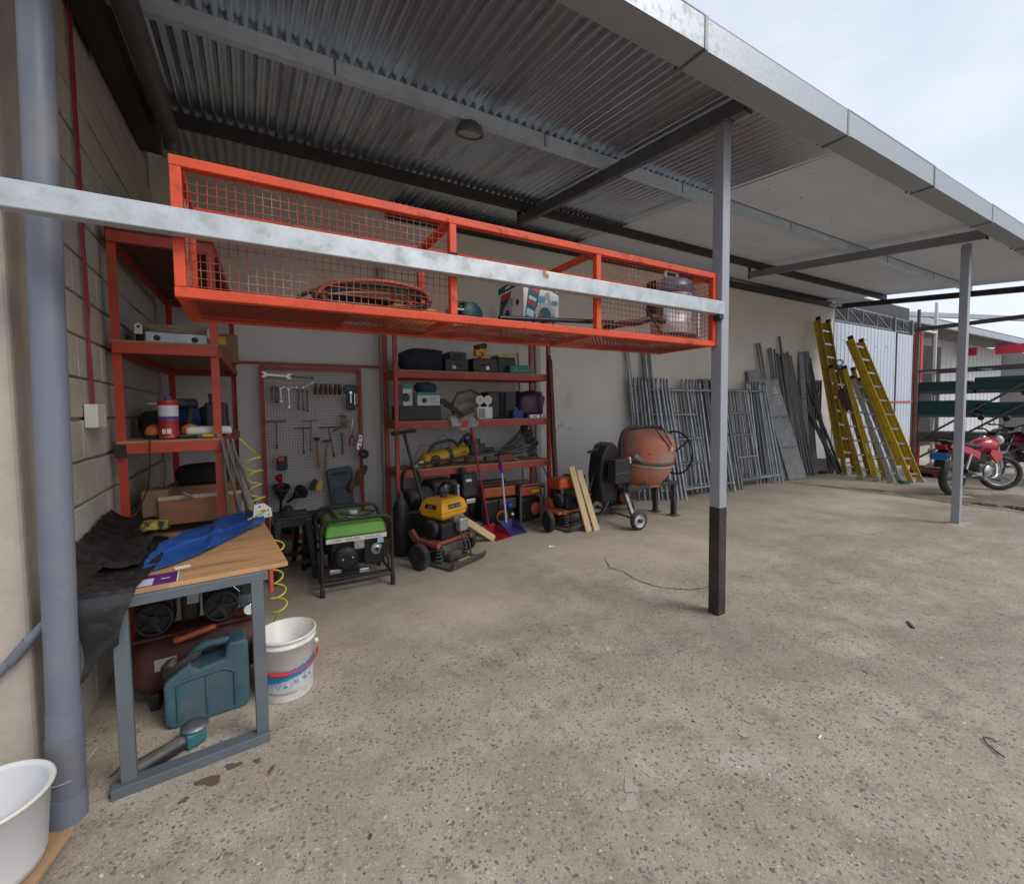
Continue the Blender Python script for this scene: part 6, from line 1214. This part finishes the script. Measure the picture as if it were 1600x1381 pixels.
for k in range(N1):
    lab = 'front scaffold frame of the left stack beside the concrete mixer' if k == 0 else f'{ORD[k]} scaffold frame from the front in the left stack beside the mixer'
    put_frame(fA, 6.15-.072*k+rnd.gauss(0, .014), 4.735+.034*k, radians(11.5)-radians(.55)*k*.9, lab, rnd.gauss(0, .006))
for k in range(8):
    lab = 'front scaffold frame of the right stack past the steel post' if k == 0 else f'{ORD[k]} scaffold frame from the front in the right stack past the post'
    put_frame(fA, 7.72-.065*k+rnd.gauss(0, .014), 4.78+.034*k, radians(11)-radians(.6)*k, lab, rnd.gauss(0, .006))
# long loose tubes
def pole(lab, x, y, x2, z2, r=.024, mt=None, grp=None, y2=5.36, nm='scaffold_tube'):
    return one(nm, lab, 'tube', B().tube((0, 0, 0), (x2-x, y2-y, z2), r, 10), mt or scaf_m, (x, y, 0), group=grp)
for i, (x, x2, z2) in enumerate([(5.62, 5.40, 2.55), (5.70, 5.46, 2.5), (5.86, 5.78, 2.6), (5.92, 5.84, 2.62), (5.99, 5.90, 2.5), (6.05, 5.95, 2.55)]):
    pole(f'{ORD[i]} long tube from the left leaning on the wall left of the scaffold stacks' if i < 2 else f'{ORD[i-2]} tube from the left in the tall bunch above the mixer drum', x, 5.12+.01*i, x2, z2, .022, grp='tubes left of the scaffold stacks' if i < 2 else 'tall tubes behind the left scaffold stack')
for i in range(7): pole(f'{ORD[i]} short tube from the left showing above the scaffold frames behind the steel post', 7.35+.075*i, 5.22, 7.28+.075*i, 2.02+.03*sin(i*3), .021, galv_dark, 'short tubes behind the steel post', 5.37)
for i, (x, x2, z2) in enumerate([(9.35, 9.06, 2.78), (9.42, 9.16, 2.80), (9.44, 9.2, 2.74), (9.55, 9.48, 2.7), (9.6, 9.57, 2.72), (9.68, 9.7, 2.7)]):
    pole(f'{ORD[i]} tall thin tube from the left rising above the right scaffold stack', x, 5.0+.01*(i % 3), x2, z2, .02, galv_dark, 'tall tubes above the right scaffold stack')
for i in range(9): pole(f'{ORD[i]} weathered tube from the left in the dense bunch left of the yellow ladders', 9.85+.085*i+.01*sin(i*5), 4.98-.02*(i % 3), 9.82+.062*i, 2.62+.05*sin(i*2.3)+(.32 if i == 1 else 0), .026, mat('tube_brownish', (.17, .165, .155), .6, .5, .2, dirt=.4, dcol=(.1, .09, .075)), 'weathered tubes left of the ladders')
# steel scaffold boards
def board(lab, x, y, x2, y2, z2, mt, w_=.22, letters=None, rot=0.0):
    t = thing('scaffold_board', lab, 'scaffold board', (x, y, 0)); d = Vector((x2-x, y2-y, z2)); n_ = Vector((-.35, -.93, .2)).normalized()
    L_ = d.length; s_, u_, d_ = frame(d, n_); M = Matrix((( *s_, 0), (*u_, 0), (*d_, 0), (0, 0, 0, 1))).transposed()
    b = B(M); b.bx(-w_/2, w_/2, -.002, .002, 0, L_); b.bx(-w_/2, -w_/2+.004, -.05, -.002, 0, L_); b.bx(w_/2-.004, w_/2, -.05, -.002, 0, L_); b.build('deck', mt, t)
    for z in (.0, L_-.05): q = B(M); q.bx(-w_/2-.004, w_/2+.004, -.055, .006, z, z+.05); q.build('end_cap', galv_dark, t, .004)
    for z in (L_*.32, L_*.62): q = B(M); q.tube((-w_/2-.004, .004, z), (w_/2*.3, .004, z), .012, 8); q.build('stiffener', galv_dark, t)
    if letters: text(letters, .12, print_white, t, M @ T(.02, .0045, L_*.84) @ RX(-pi/2) @ RZ(-pi/2), sx=1.0)
bd_m = mat('board_zinc', (.26, .265, .265), .55, .5, .2, 8, dirt=.45, dcol=(.15, .14, .13))
board('grey steel scaffold board with white lettering in front of the tubes', 9.75, 4.78, 9.36, 5.2, 2.05, bd_m, .22, 'LAYER')
board('plain grey scaffold board just left of the lettered one', 9.55, 4.84, 9.16, 5.24, 2.05, bd_m); board('darker scaffold board behind the lettered one', 9.35, 4.95, 8.98, 5.29, 2.08, galv_dark, .2); board('narrow scaffold board with a white sticker at the top', 9.15, 5.02, 8.80, 5.3, 2.22, bd_m, .2, 'A')
board('upright channel board left of the black plastic crate', 10.6, 5.06, 10.75, 5.36, 2.7, bd_m, .12); board('second upright channel board next to the first', 10.82, 5.04, 10.98, 5.36, 2.72, galv_dark, .12)
cr = thing('black_grid_panel', 'black plastic grid panel fixed on the wall behind the channels', 'grid panel', (11.2, 5.38, 1.62))
for x in [(-.45+.1*i) for i in range(10)]: B().bx(x-.018, x+.018, -.03, 0, -.45, .47).build('slat', black_m, cr)
for z in (-.45, -.15, .15, .45): B().bx(-.47, .47, -.035, -.0305, z-.02, z+.02).build('cross_slat', black_m, cr)
for i, (x, y, x2, y2, z2) in enumerate([(11.15, 4.75, 10.72, 5.35, 1.75), (11.25, 4.72, 10.85, 5.36, 2.2), (11.05, 4.85, 11.0, 5.36, 2.55), (11.2, 4.9, 11.12, 5.37, 2.6), (11.3, 4.78, 10.95, 5.36, 1.6)]): pole(f'{ORD[i]} dark tube leaning at a slant behind the first yellow ladder', x, y, x2, z2, .028, mat('tube_dark', (.075, .08, .085), .55, .4, .2), 'dark slanted tubes by the ladders', y2)
for i, (x, y, r_) in enumerate([(10.95, 4.95, .07), (10.75, 5.15, .06)]): one('scrap_fitting', ['rusty fitting lying on the floor by the slanted tubes', 'dark fitting lying against the foot of the wall'][i], 'fitting', B().torus((0, 0, r_*.5), r_, r_*.4, (.3, .4, 1), 14, 8).bx(-.02, .1, -.02, .02, .01, .05), plate_m, (x, y, 0))
one('wall_board', 'pale square board leaning on the floor behind the ladder feet', 'board', B().bx(-.05, .05, -.18, .18, 0, .3), mat('pilaster_paint', (.4, .37, .34)), (11.35, 5.1, 0), .4)

# ================================================================ ladders
yl = mat('ladder_yellow', (.58, .40, .02), .5, 0, .1, 4, dirt=.3, dcol=(.24, .17, .04), dscale=4)
yl_old = mat('ladder_yellow_worn', (.38, .255, .03), .6, 0, .2, 4, dirt=.6, dcol=(.14, .10, .05), dscale=5)
al_m = mat('ladder_alu', (.55, .55, .54), .4, .7, .08, dirt=.2, dcol=(.3, .29, .27))
def ladder(lab, base, top, W_, mt, n, sections=1, feet=True, mt2=None, xdir=(1, 0, 0)):
    base = Vector(base); top = Vector(top); t = thing('ladder', lab, 'ladder', base); d = top-base; L_ = d.length; d_ = d.normalized()
    xd = Vector(xdir); xd = (xd - d_*xd.dot(d_)).normalized(); n_ = d_.cross(xd).normalized()
    if n_.y > 0: n_ = -n_
    M = Matrix(((*xd, 0), (*n_, 0), (*d_, 0), (0, 0, 0, 1))).transposed()
    for s in range(sections):
        off = -.075*s; z0 = .0 if s == 0 else .35; z1 = L_ if s == 0 else L_-.05; ww = W_/2-.03*s; m_ = mt if s == 0 else (mt2 or mt)
        for sx in (-1, 1):
            b = B(M); x = sx*ww; b.bx(x-.004, x+.004, off-.04, off+.04, z0, z1); b.bx(min(x, x-sx*.028), max(x, x-sx*.028), off+.034, off+.04, z0, z1); b.bx(min(x, x-sx*.028), max(x, x-sx*.028), off-.04, off-.034, z0, z1); b.build('side_rail', m_, t)
        k = int((z1-z0)/.305)
        for i in range(k):
            z = z0+.16+.305*i; b = B(M); b.bar((-ww+.004, off, z), (ww-.004, off, z), .034, .03, M.to_3x3() @ Vector((0, 1, 0))); b.build('rung', al_m, t)
            for sx in (-1, 1): q = B(M); q.tube((sx*(ww+.003), off, z), (sx*(ww+.006), off, z), .013, 8); q.build('rivet', black_m, t)
    if feet:
        for sx in (-1, 1): q = B(M); q.bx(sx*W_/2-.03, sx*W_/2+.03, -.06, .06, -.015, .05); q.build('foot', al_m, t, .004)
    for sx in (-1, 1): q = B(M); q.bx(sx*W_/2-.012, sx*W_/2+.012, -.05, .05, L_-.06, L_+.01); q.build('end_cap', black_m, t, .004)
    return t
ladder('tallest yellow extension ladder leaning at the left of the ladder group', (11.18, 4.55, .02), (11.36, 5.22, 3.46), .44, yl_old, 10, 2, mt2=yl)
ladder('worn brownish yellow ladder second from the left', (10.93, 4.18, .02), (11.05, 4.82, 2.34), .40, yl_old, 7, 1)
ladder('yellow ladder third from the left with a label on its rail', (10.85, 3.90, .02), (10.98, 4.55, 2.30), .38, yl, 7, 1)
ladder('bare aluminium ladder between the yellow ladders', (10.82, 3.66, .02), (10.98, 4.42, 2.08), .34, al_m, 6, 1)
t = ladder('yellow ladder standing nearest with its silver rungs facing the yard', (11.02, 3.42, .02), (11.23, 4.54, 2.92), .46, yl, 9, 2)
one('rail_sticker', 'small white sticker lying against the third yellow ladder', 'sticker', B().bx(-.02, .02, -.002, .002, 0, .2), print_white, (10.655, 4.04, .55), rot=(radians(-15), 0, 0))
one('green_rope', 'small tangle of green rope at the feet of the nearest ladder', 'rope', B().path([(.05*cos(i*1.1)*(1+.3*sin(i)), .05*sin(i*1.1), .02+.05*abs(sin(i*.7))) for i in range(40)], .009, 6), mat('rope_green', (.02, .11, .10), .7), (10.62, 3.5, 0))
one('dark_rag', 'brown rag hung over the worn ladder', 'rag', B().blob((0, 0, 0), (.14, .16, .5), 14, .5, flat=False), mat('rag_brown', (.09, .06, .045), .9, 0, .4), (10.86, 4.56, 1.62), rot=(-.28, 0, 0))
one('ladder_pulley', 'dark metal hook bracket on top of the second ladder', 'bracket', B().torus((0, 0, 0), .06, .014, (1, .2, 0), 16, 6).bx(-.1, .1, -.03, .03, -.12, -.06), galv_dark, (10.95, 4.70, 2.40))

# ================================================================ right hand background
def corr_wall(b, x0, x1, y, z0, z1, pitch=.2, amp=.012):
    n_ = int((x1-x0)/pitch); pts = []
    for i in range(n_):
        a = x0+i*pitch; pts += [(a, 0), (a+pitch*.55, 0), (a+pitch*.62, -amp), (a+pitch*.92, -amp)]
    pts.append((x1, 0)); vs = [(x, y+d, z) for z in (z0, z1) for x, d in pts]; k = len(pts)
    return b.add(vs, [(i, i+1, k+i+1, k+i) for i in range(k-1)])
shm = mat('pale_blue_sheet', (.50, .55, .62), .5, .1, .06, 2, dirt=.22, dcol=(.3, .28, .26), stretch=(6, 1, .5))
sd_ = thing('sheet_gate', 'pale blue profiled metal gate beyond the end of the rear wall', 'gate', (12.4, 5.45, 0))
for i, (a, c) in enumerate(((0, 3.42), (3.55, 4.55))): corr_wall(B(), a, c, 0, .05, 3.52-.02*i).build('gate_leaf', shm, sd_, solid=.004)
for x in (.0, 3.44, 4.6): B().bx(x-.03, x+.03, .01, .07, 0, 3.95).build('gate_post', galv_dark, sd_)
rnd = random.Random(3)
for k in range(5): x = .4+.6*k; B().tube((x, -.02, 3.1+.1*sin(k*4)), (x, .0, 3.1+.1*sin(k*4)), .02, 8).build('bolt', galv_dark, sd_)
B().bx(3.2, 4.6, -.03, -.005, 1.55, 1.6).build('gate_rail', red_m, sd_); B().bx(3.15, 3.2, -.03, -.005, .4, 1.6).build('gate_rail', red_m, sd_)
tr_ = thing('roof_truss', 'light steel truss spanning above the pale blue gate', 'truss', (12.35, 5.52, 3.56)); L_ = 4.9
B().bx(0, L_, -.02, .02, 0, .04).build('bottom_chord', galv_dark, tr_); B().bar((0, 0, .42), (L_, 0, .34), .04, .04).build('top_chord', galv_dark, tr_)
for k in range(6): x = k*L_/6; B().bar((x+.03, 0, .03), (x+.03, 0, .4), .03, .03, (0, 1, 0)).build('web_post', galv_dark, tr_); B().bar((x+.03, 0, .4-.01*k), (x+L_/6, 0, .03), .025, .025, (0, 1, 0)).build('web_diagonal', galv_dark, tr_)
one('gable_shade_sheet', 'dark boarding added for the shade above the truss over the gate', 'backing', B().bx(12.35, 17.2, 5.62, 5.70, 3.5, 4.34), dark_brown)  # added dark sheet; its colour stands in for shade and hides brighter roof
one('dark_shed_wall', 'dark wall of the shed behind the truss and gate', 'wall', B().bx(12.3, 22, 7.4, 7.5, 0, 4.9), dark_brown)
nr = thing('neighbour_roof', 'lower neighbouring shed roof with a pale metal fascia at right', 'roof', (20, 6.6, 0)); B().add([(-6.5, 0, 4.58), (19, 0, 4.58), (19, 6, 5.3), (-6.5, 6, 5.3)], [(0, 1, 2, 3)]).build('roof_sheet', dark_brown, nr, solid=.03); B().bx(-6.5, 19, -.12, -.02, 4.38, 4.62).build('fascia', galv, nr)
b = B()
for i in range(80): b.bx(-6.5+.3*i, -6.5+.3*i+.12, -.13, .1, 4.625, 4.66)
b.build('sheet_edge_ribs', galv_dark, nr, kind='stuff'); B().bar((-2.5, -.1, 4.42), (6, -3.6, 4.2), .12, .14).build('eaves_beam', galv, nr)
wwm = mat('white_profiled_sheet', (.55, .56, .58), .6, 0, .05, dirt=.15, dcol=(.4, .4, .4)); fw = thing('white_sheet_wall', 'white profiled sheet wall in the far right background', 'wall', (24, 8, 0)); corr_wall(B(), 1.4, 12.8, 0, 0, 4.45, .6, .03).build('sheeting', wwm, fw, solid=.01); B().bx(12.8, 30, .2, .3, 0, 4.6).build('dark_bay', dark_brown, fw)
one('red_fascia', 'bright red fascia panel high in the far right background', 'fascia', B().bx(0, .2, -6, .8, 3.74, 4.14).bx(.0, .2, 1.4, 2.2, 3.78, 4.14), mat('fascia_red', (.50, .02, .05), .5), (30, 5.9, 0))
lm = thing('lattice_mast', 'thin steel lattice mast before the far white wall', 'mast', (24.6, 7.2, 0), .4)
for x, y in ((0, 0), (.5, 0), (.25, .4)): B().tube((x, y, 0), (x, y, 4.4), .022, 6).build('mast_leg', galv_dark, lm)
for k in range(9): B().tube((0, 0, .45*k), (.5, 0, .45*(k+1)), .013, 5).build('lacing', galv_dark, lm); B().tube((.5, 0, .45*k), (.25, .4, .45*(k+1)), .013, 5).build('lacing', galv_dark, lm)
one('red_column', 'red painted steel column behind the storage rack', 'column', B().bx(-.07, .07, -.06, .06, 0, 3.2), mat('column_red', (.55, .03, .025), .5, 0, .08), (13.3, 4.16, 0), bev=.006)
one('shed_opening_shade', 'dark panel painted as the shade in the open doorway of the store behind the red column', 'doorway', B().bx(15.6, 22.5, 6.4, 6.45, 0, 3.6), mat('deep_dark', (.02, .02, .022), .9))  # flat panel whose near-black colour stands in for the shade indoors
rk = thing('storage_rack', 'steel scaffold storage rack loaded with teal sheets', 'rack', (12.75, 3.0, 0))
rkm = mat('rack_steel', (.12, .118, .115), .6, .4, .2, dirt=.3, dcol=(.08, .07, .06))
for x, y, h_ in ((0, 1.0, 3.55), (.95, 1.0, 3.8), (0, -1.6, 3.5), (.95, -1.6, 3.5)): B().tube((x, y, 0), (x, y, h_), .03, 12).build('standard', white_p if h_ > 3.7 else galv_dark, rk)
for z in (.74, 1.27, 1.77, 2.24):
    for x in (0, .95): B().bx(x-.02, x+.02, -1.6, 1.02, z-.05, z).build('ledger', rkm, rk)
    for y in (1.0, .1, -.8, -1.6): B().bx(-.02, .95, y-.02, y+.02, z-.045, z-.005).build('transom', galv_dark, rk)
B().bx(-.03, .03, -1.6, 1.04, 3.08, 3.16).build('top_ledger', rkm, rk); B().bx(0, .95, .97, 1.03, 3.1, 3.14).build('transom', white_p, rk)
for z in (1.4, 2.2, 3.2): B().tube((.95, 1.0, z), (.95, 1.0, z+.06), .05, 10).build('coupler', galv, rk)
for y0, z0, y1, z1 in ((.9, .35, -1.5, 2.2), (.9, .75, -1.5, 2.6), (-.2, .35, -1.6, 1.6)): B().tube((-.05, y0, z0), (-.05, y1, z1), .022, 8).build('brace', rkm, rk)
tlm = mat('teal_sheet', (.015, .07, .085), .5, .1, .15, dirt=.2, dcol=(.08, .08, .08))
rnd = random.Random(17)
for i, (y0, y1, z, n_) in enumerate([(.98, .25, 1.77, 4), (.15, -1.5, 1.77, 5), (.98, .1, 1.27, 6), (.0, -1.5, 1.27, 5), (.95, -.3, .74, 3)]):
    for k in range(n_):
        q = rnd.uniform(-.04, .04); one('teal_sheet', ['teal sheet in the left pile of the upper rack shelf', 'teal sheet in the right pile of the upper rack shelf', 'teal sheet in the left pile of the second rack shelf', 'teal sheet in the right pile of the second rack shelf', 'dark sheet on the lowest rack shelf'][i].replace('sheet in', 'sheet, '+ORD[k]+' from the bottom, in').replace('sheet on', 'sheet, '+ORD[k]+' from the bottom, on'), 'sheet', B().bx(-.46, .46, 0, 1, 0, .03).bx(-.46, -.44, 0, 1, -.02, 0).bx(.44, .46, 0, 1, -.02, 0), tlm if i < 4 else rkm, (12.75+.475+q*.5, 3.0+y1+q, z+.022+.05*k), group='sheets piled on the storage rack').scale = (1, y0-y1, 1)
t = one('orange_tarp', 'faded orange tarpaulin bundle on the upper right of the rack', 'tarpaulin', B().blob((0, 0, .06), (.5, 1.3, .12), 33, .25), mat('tarp_orange', (.5, .14, .07), .6, 0, .2), (13.1, 1.95, 1.62))
one('wood_pallet', 'low dark red timber pallet on the floor behind the rack', 'pallet', B().bx(-.5, .5, -.4, .4, .1, .14).bx(-.5, .5, -.4, -.3, 0, .1).bx(-.5, .5, .3, .4, 0, .1).bx(-.5, .5, -.05, .05, 0, .1), mat('pallet_red', (.15, .04, .03), .8, 0, .2), (12.6, 3.55, 0), .2, bev=.004)
one('paper_bundle', 'pale bundle lying on the red timber pallet', 'bundle', B().blob((0, 0, .06), (.55, .4, .14), 5, .4), mat('paper_pale', (.45, .42, .4), .8, 0, .3), (12.6, 3.55, .14))
shp = thing('sheet_bundle', 'bundle of white profiled sheets leaning at the right edge behind the motorcycle', 'sheets', (13.2, 2.15, 0), .35)
for k in range(7): B().box((.06*k, -.09*k, .52), (.02, .12, 1.1), Matrix.Rotation(-.35, 3, 'X')).build('sheet', wwm if k % 3 else tlm, shp)
one('teal_cover', 'dark teal cover draped over the leaning white sheets', 'cover', B().blob((0, 0, 0), (.5, .7, .9), 8, .3, flat=False), tlm, (13.55, 2.15, 1.15))

# ================================================================ motorcycles
def motorcycle(lab, loc, rz, mr, steer=-.5, plate=True, name='motorcycle'):
    t = thing(name, lab, 'motorcycle', loc, rz); fw_, rw = Vector((.64, 0, .30)), Vector((-.62, 0, .29))
    dk = mat('bike_black', (.015, .015, .016), .4, .1, .1); rimm = mat('bike_rim', (.5, .5, .5), .3, .8, .05)
    def whl(nm, c, R, w_, d):
        r_ = B().torus(c, R-w_/2, w_/2, d, 36, 10).build(nm, rubber, t); B().torus(c, R-w_*.98, .012, d, 36, 6).build('rim', rimm, r_)
        s_ = B(); a_, u_, dd = frame(d)
        for k in range(10): q = Vector(c)+(a_*cos(k*pi/5)+u_*sin(k*pi/5))*(R-w_); s_.tube(Vector(c), q, .005, 5)
        s_.lathe([(.05, -.035), (.055, -.03), (.055, .03), (.05, .035)], 18, c, d); s_.build('spokes', rimm, r_)
        B().lathe([(.08, -.012), (.1, -.01), (.1, .0), (.08, .002)], 22, Vector(c)+Vector(d)*.045, d).build('brake_disc', rimm, r_)
    fd = Vector((sin(-steer), cos(steer), 0)); fd = Vector((-sin(steer), cos(steer), 0))
    whl('front_wheel', fw_, .30, .085, fd); whl('rear_wheel', rw, .29, .11, Vector((0, 1, 0)))
    # forks, bars
    for s in (-1, 1): B().tube(fw_+fd*s*.075, Vector((.42, 0, .86))+fd*s*.085, .019, 10).build('fork', rimm, t)
    B().path(rounded([Vector((.36, 0, 1.06))+fd*-.34, Vector((.38, 0, 1.06))+fd*-.16, Vector((.42, 0, .95)), Vector((.38, 0, 1.06))+fd*.16, Vector((.36, 0, 1.06))+fd*.34], .05), .012, 8).build('handlebar', dk, t)
    for s in (-1, 1):
        B().tube(Vector((.36, 0, 1.06))+fd*s*.24, Vector((.35, 0, 1.06))+fd*s*.36, .018, 8).build('grip', rubber, t)
        m_ = Vector((.38, 0, 1.05))+fd*s*.22; B().tube(m_, m_+Vector((.02, 0, .17))+fd*s*.05, .006, 6).build('mirror_stem', dk, t); B().lathe([(0, .015), (.04, .012), (.05, 0), (0, -.004)], 14, m_+Vector((.02, 0, .2))+fd*s*.07, (-1, 0, 0)).build('mirror', dk, t)
    B().lathe([(0, -.06), (.07, -.05), (.095, 0), (.09, .03), (0, .05)], 22, (.5, 0, .87), (1, -steer*.2, 0)).build('headlight', mat('headlight_lens', (.45, .45, .47), .15, 0, 0), t); B().bx(.36, .46, -.06, .06, .95, 1.02).build('instrument', dk, t, .015)
    B().path([fw_+Vector((-.27, 0, .18)), fw_+Vector((-.1, 0, .34)), fw_+Vector((.1, 0, .36)), fw_+Vector((.34, 0, .24))], [.04, .06, .06, .025], 8, flat=.3).build('front_mudguard', mat('guard_grey', (.12, .13, .14), .4, 0, .1), t)
    # body
    b = B(); rings = [(-.10, .0, .04, .76, .05), (-.02, 0, .11, .79, .10), (.12, 0, .15, .81, .13), (.27, 0, .15, .80, .14), (.36, 0, .10, .78, .11), (.40, 0, .03, .77, .05)]
    n_ = 14; vs = []
    for x, _, ry, z, rz_2 in rings: vs += [(x, ry*cos(2*pi*i/n_), z+rz_2*sin(2*pi*i/n_)) for i in range(n_)]
    b.add(vs, [(j*n_+i, j*n_+(i+1) % n_, (j+1)*n_+(i+1) % n_, (j+1)*n_+i) for j in range(len(rings)-1) for i in range(n_)], True); b.build('fuel_tank', mr, t); B().lathe([(.035, 0), (.03, .02), (0, .022)], 14, (.14, 0, .935)).build('fuel_cap', chrome, t)
    for s in (-1, 1): B().prism([(.05, .74), (.3, .7), (.36, .6), (.2, .50), (.1, .58), (.02, .66)], s*.15-.015, s*.15+.015).build('side_shroud', mr, t, .008); B().prism([(-.12, .70), (-.45, .80), (-.86, .86), (-.9, .80), (-.5, .70), (-.15, .58)], s*.10-.012, s*.10+.012).build('tail_panel', mr, t, .008); B().tube((-.55, s*.11, .3), (-.42, s*.13, .68), .02, 8).build('shock', rimm, t); B().tube((-.86, s*.13, .74), (-.86, s*.2, .74), .025, 8).build('indicator', mat('indicator_amber', (.5, .4, .3), .3), t)
    B().path([(-.82, 0, .88), (-.6, 0, .855), (-.3, 0, .80), (-.05, 0, .79), (.02, 0, .8)], [.06, .11, .12, .1, .04], 10, flat=.42).build('seat', mat('bike_seat', (.018, .018, .019), .7), t); B().path(rounded([(-.62, .11, .83), (-.95, .09, .91), (-.95, -.09, .91), (-.62, -.11, .83)], .06), .012, 8).build('grab_rail', dk, t)
    B().bx(-.93, -.86, -.07, .07, .76, .84).build('tail_light', mat('tail_red', (.3, .01, .01), .3), t, .012); B().prism([(-.86, .76), (-.95, .62), (-.96, .48), (-.93, .48), (-.88, .62), (-.8, .74)], -.07, .07).build('rear_mudguard', dk, t)
    if plate: p_ = B().bx(-.985, -.98, -.11, .11, .60, .72).build('number_plate', mat('plate_blue', (.02, .16, .48), .4), t); text('7829 LK', .065, mat('plate_letter', (.03, .05, .12), .5), t, T(-.9858, 0, .66) @ RZ(-pi/2) @ RX(pi/2)); B().bx(-.985, -.9, -.13, .13, .725, .735).build('plate_bracket', dk, t)
    B().bx(-.12, .2, -.11, .11, .30, .50).build('crankcase', mat('engine_grey', (.1, .1, .1), .45, .5, .2), t, .04, 3); f_ = B()
    for k in range(6): f_.bx(.06, .22, -.09, .09, .50+.022*k, .512+.022*k)
    f_.bx(.08, .2, -.07, .07, .5, .64); f_.build('cylinder_fins', alu, t); B().lathe([(.09, 0), (.1, .01), (.09, .03), (0, .035)], 20, (.04, -.11, .38), (0, -1, 0)).build('engine_cover', alu, t)
    B().path(rounded([(.2, -.06, .56), (.32, -.1, .48), (.27, -.13, .28), (.0, -.15, .24), (-.25, -.16, .30)], .08), .02, 10).build('exhaust_pipe', chrome, t); B().tube((-.22, -.17, .29), (-.68, -.18, .42), .045, 14).build('silencer', dk, t); B().bx(-.55, -.3, -.218, -.212, .335, .385).build('heat_shield', chrome, t)
    B().tube((.38, 0, .82), (.18, 0, .4), .022).build('frame_tube', dk, t); B().tube((.36, 0, .85), (-.55, 0, .72), .022).build('frame_tube', dk, t); B().tube((-.1, .06, .36), (-.62, .08, .29), .02).build('swingarm', dk, t); B().tube((-.1, -.06, .36), (-.62, -.08, .29), .02).build('swingarm', dk, t); B().path(rounded([(.3, -.14, .66), (.42, -.17, .56), (.36, -.16, .3), (.2, -.12, .26)], .06), .012, 8).build('crash_bar', dk, t); B().tube((.05, -.12, .26), (.08, -.26, .24), .014).build('footpeg', rubber, t); B().tube((-.1, .12, .3), (-.18, .32, .0), .012).build('side_stand', dk, t)
    return t
mred = mat('bike_red', (.42, .008, .03), .25, 0, .05, coat=.5)
motorcycle('red motorcycle with a blue number plate parked behind the right post', (10.62, 2.53, 0), radians(-12), mred, -.62)
motorcycle('second motorcycle with a pale fairing standing behind the rack', (13.75, 2.55, 0), radians(150), mat('bike_pink', (.40, .02, .07), .3), .3, False)
one('pale_fairing', 'pale plastic fairing lying by the second motorcycle', 'fairing', B().blob((0, 0, 0), (.45, .3, .22), 7, .3, flat=False), mat('fairing_pale', (.5, .5, .46), .5), (13.3, 2.42, .98))
motorcycle('third motorcycle with a dark tank at the right edge behind the others', (13.0, 1.45, 0), radians(-30), mat('bike_dark', (.03, .03, .04), .3), -.3, False)
for i, (x, y, h_, lab) in enumerate([(14.6, 3.6, .9, 'dark machine under tarpaulin behind the rack on the left'), (15.6, 3.2, 1.0, 'dark machine under tarpaulin behind the rack on the right')]): one('covered_machine', lab, 'machine', B().blob((0, 0, h_/2), (.9, .7, h_), 60+i, .35), mat('cover_dark', (.035, .035, .04), .7, 0, .3), (x, y, 0))
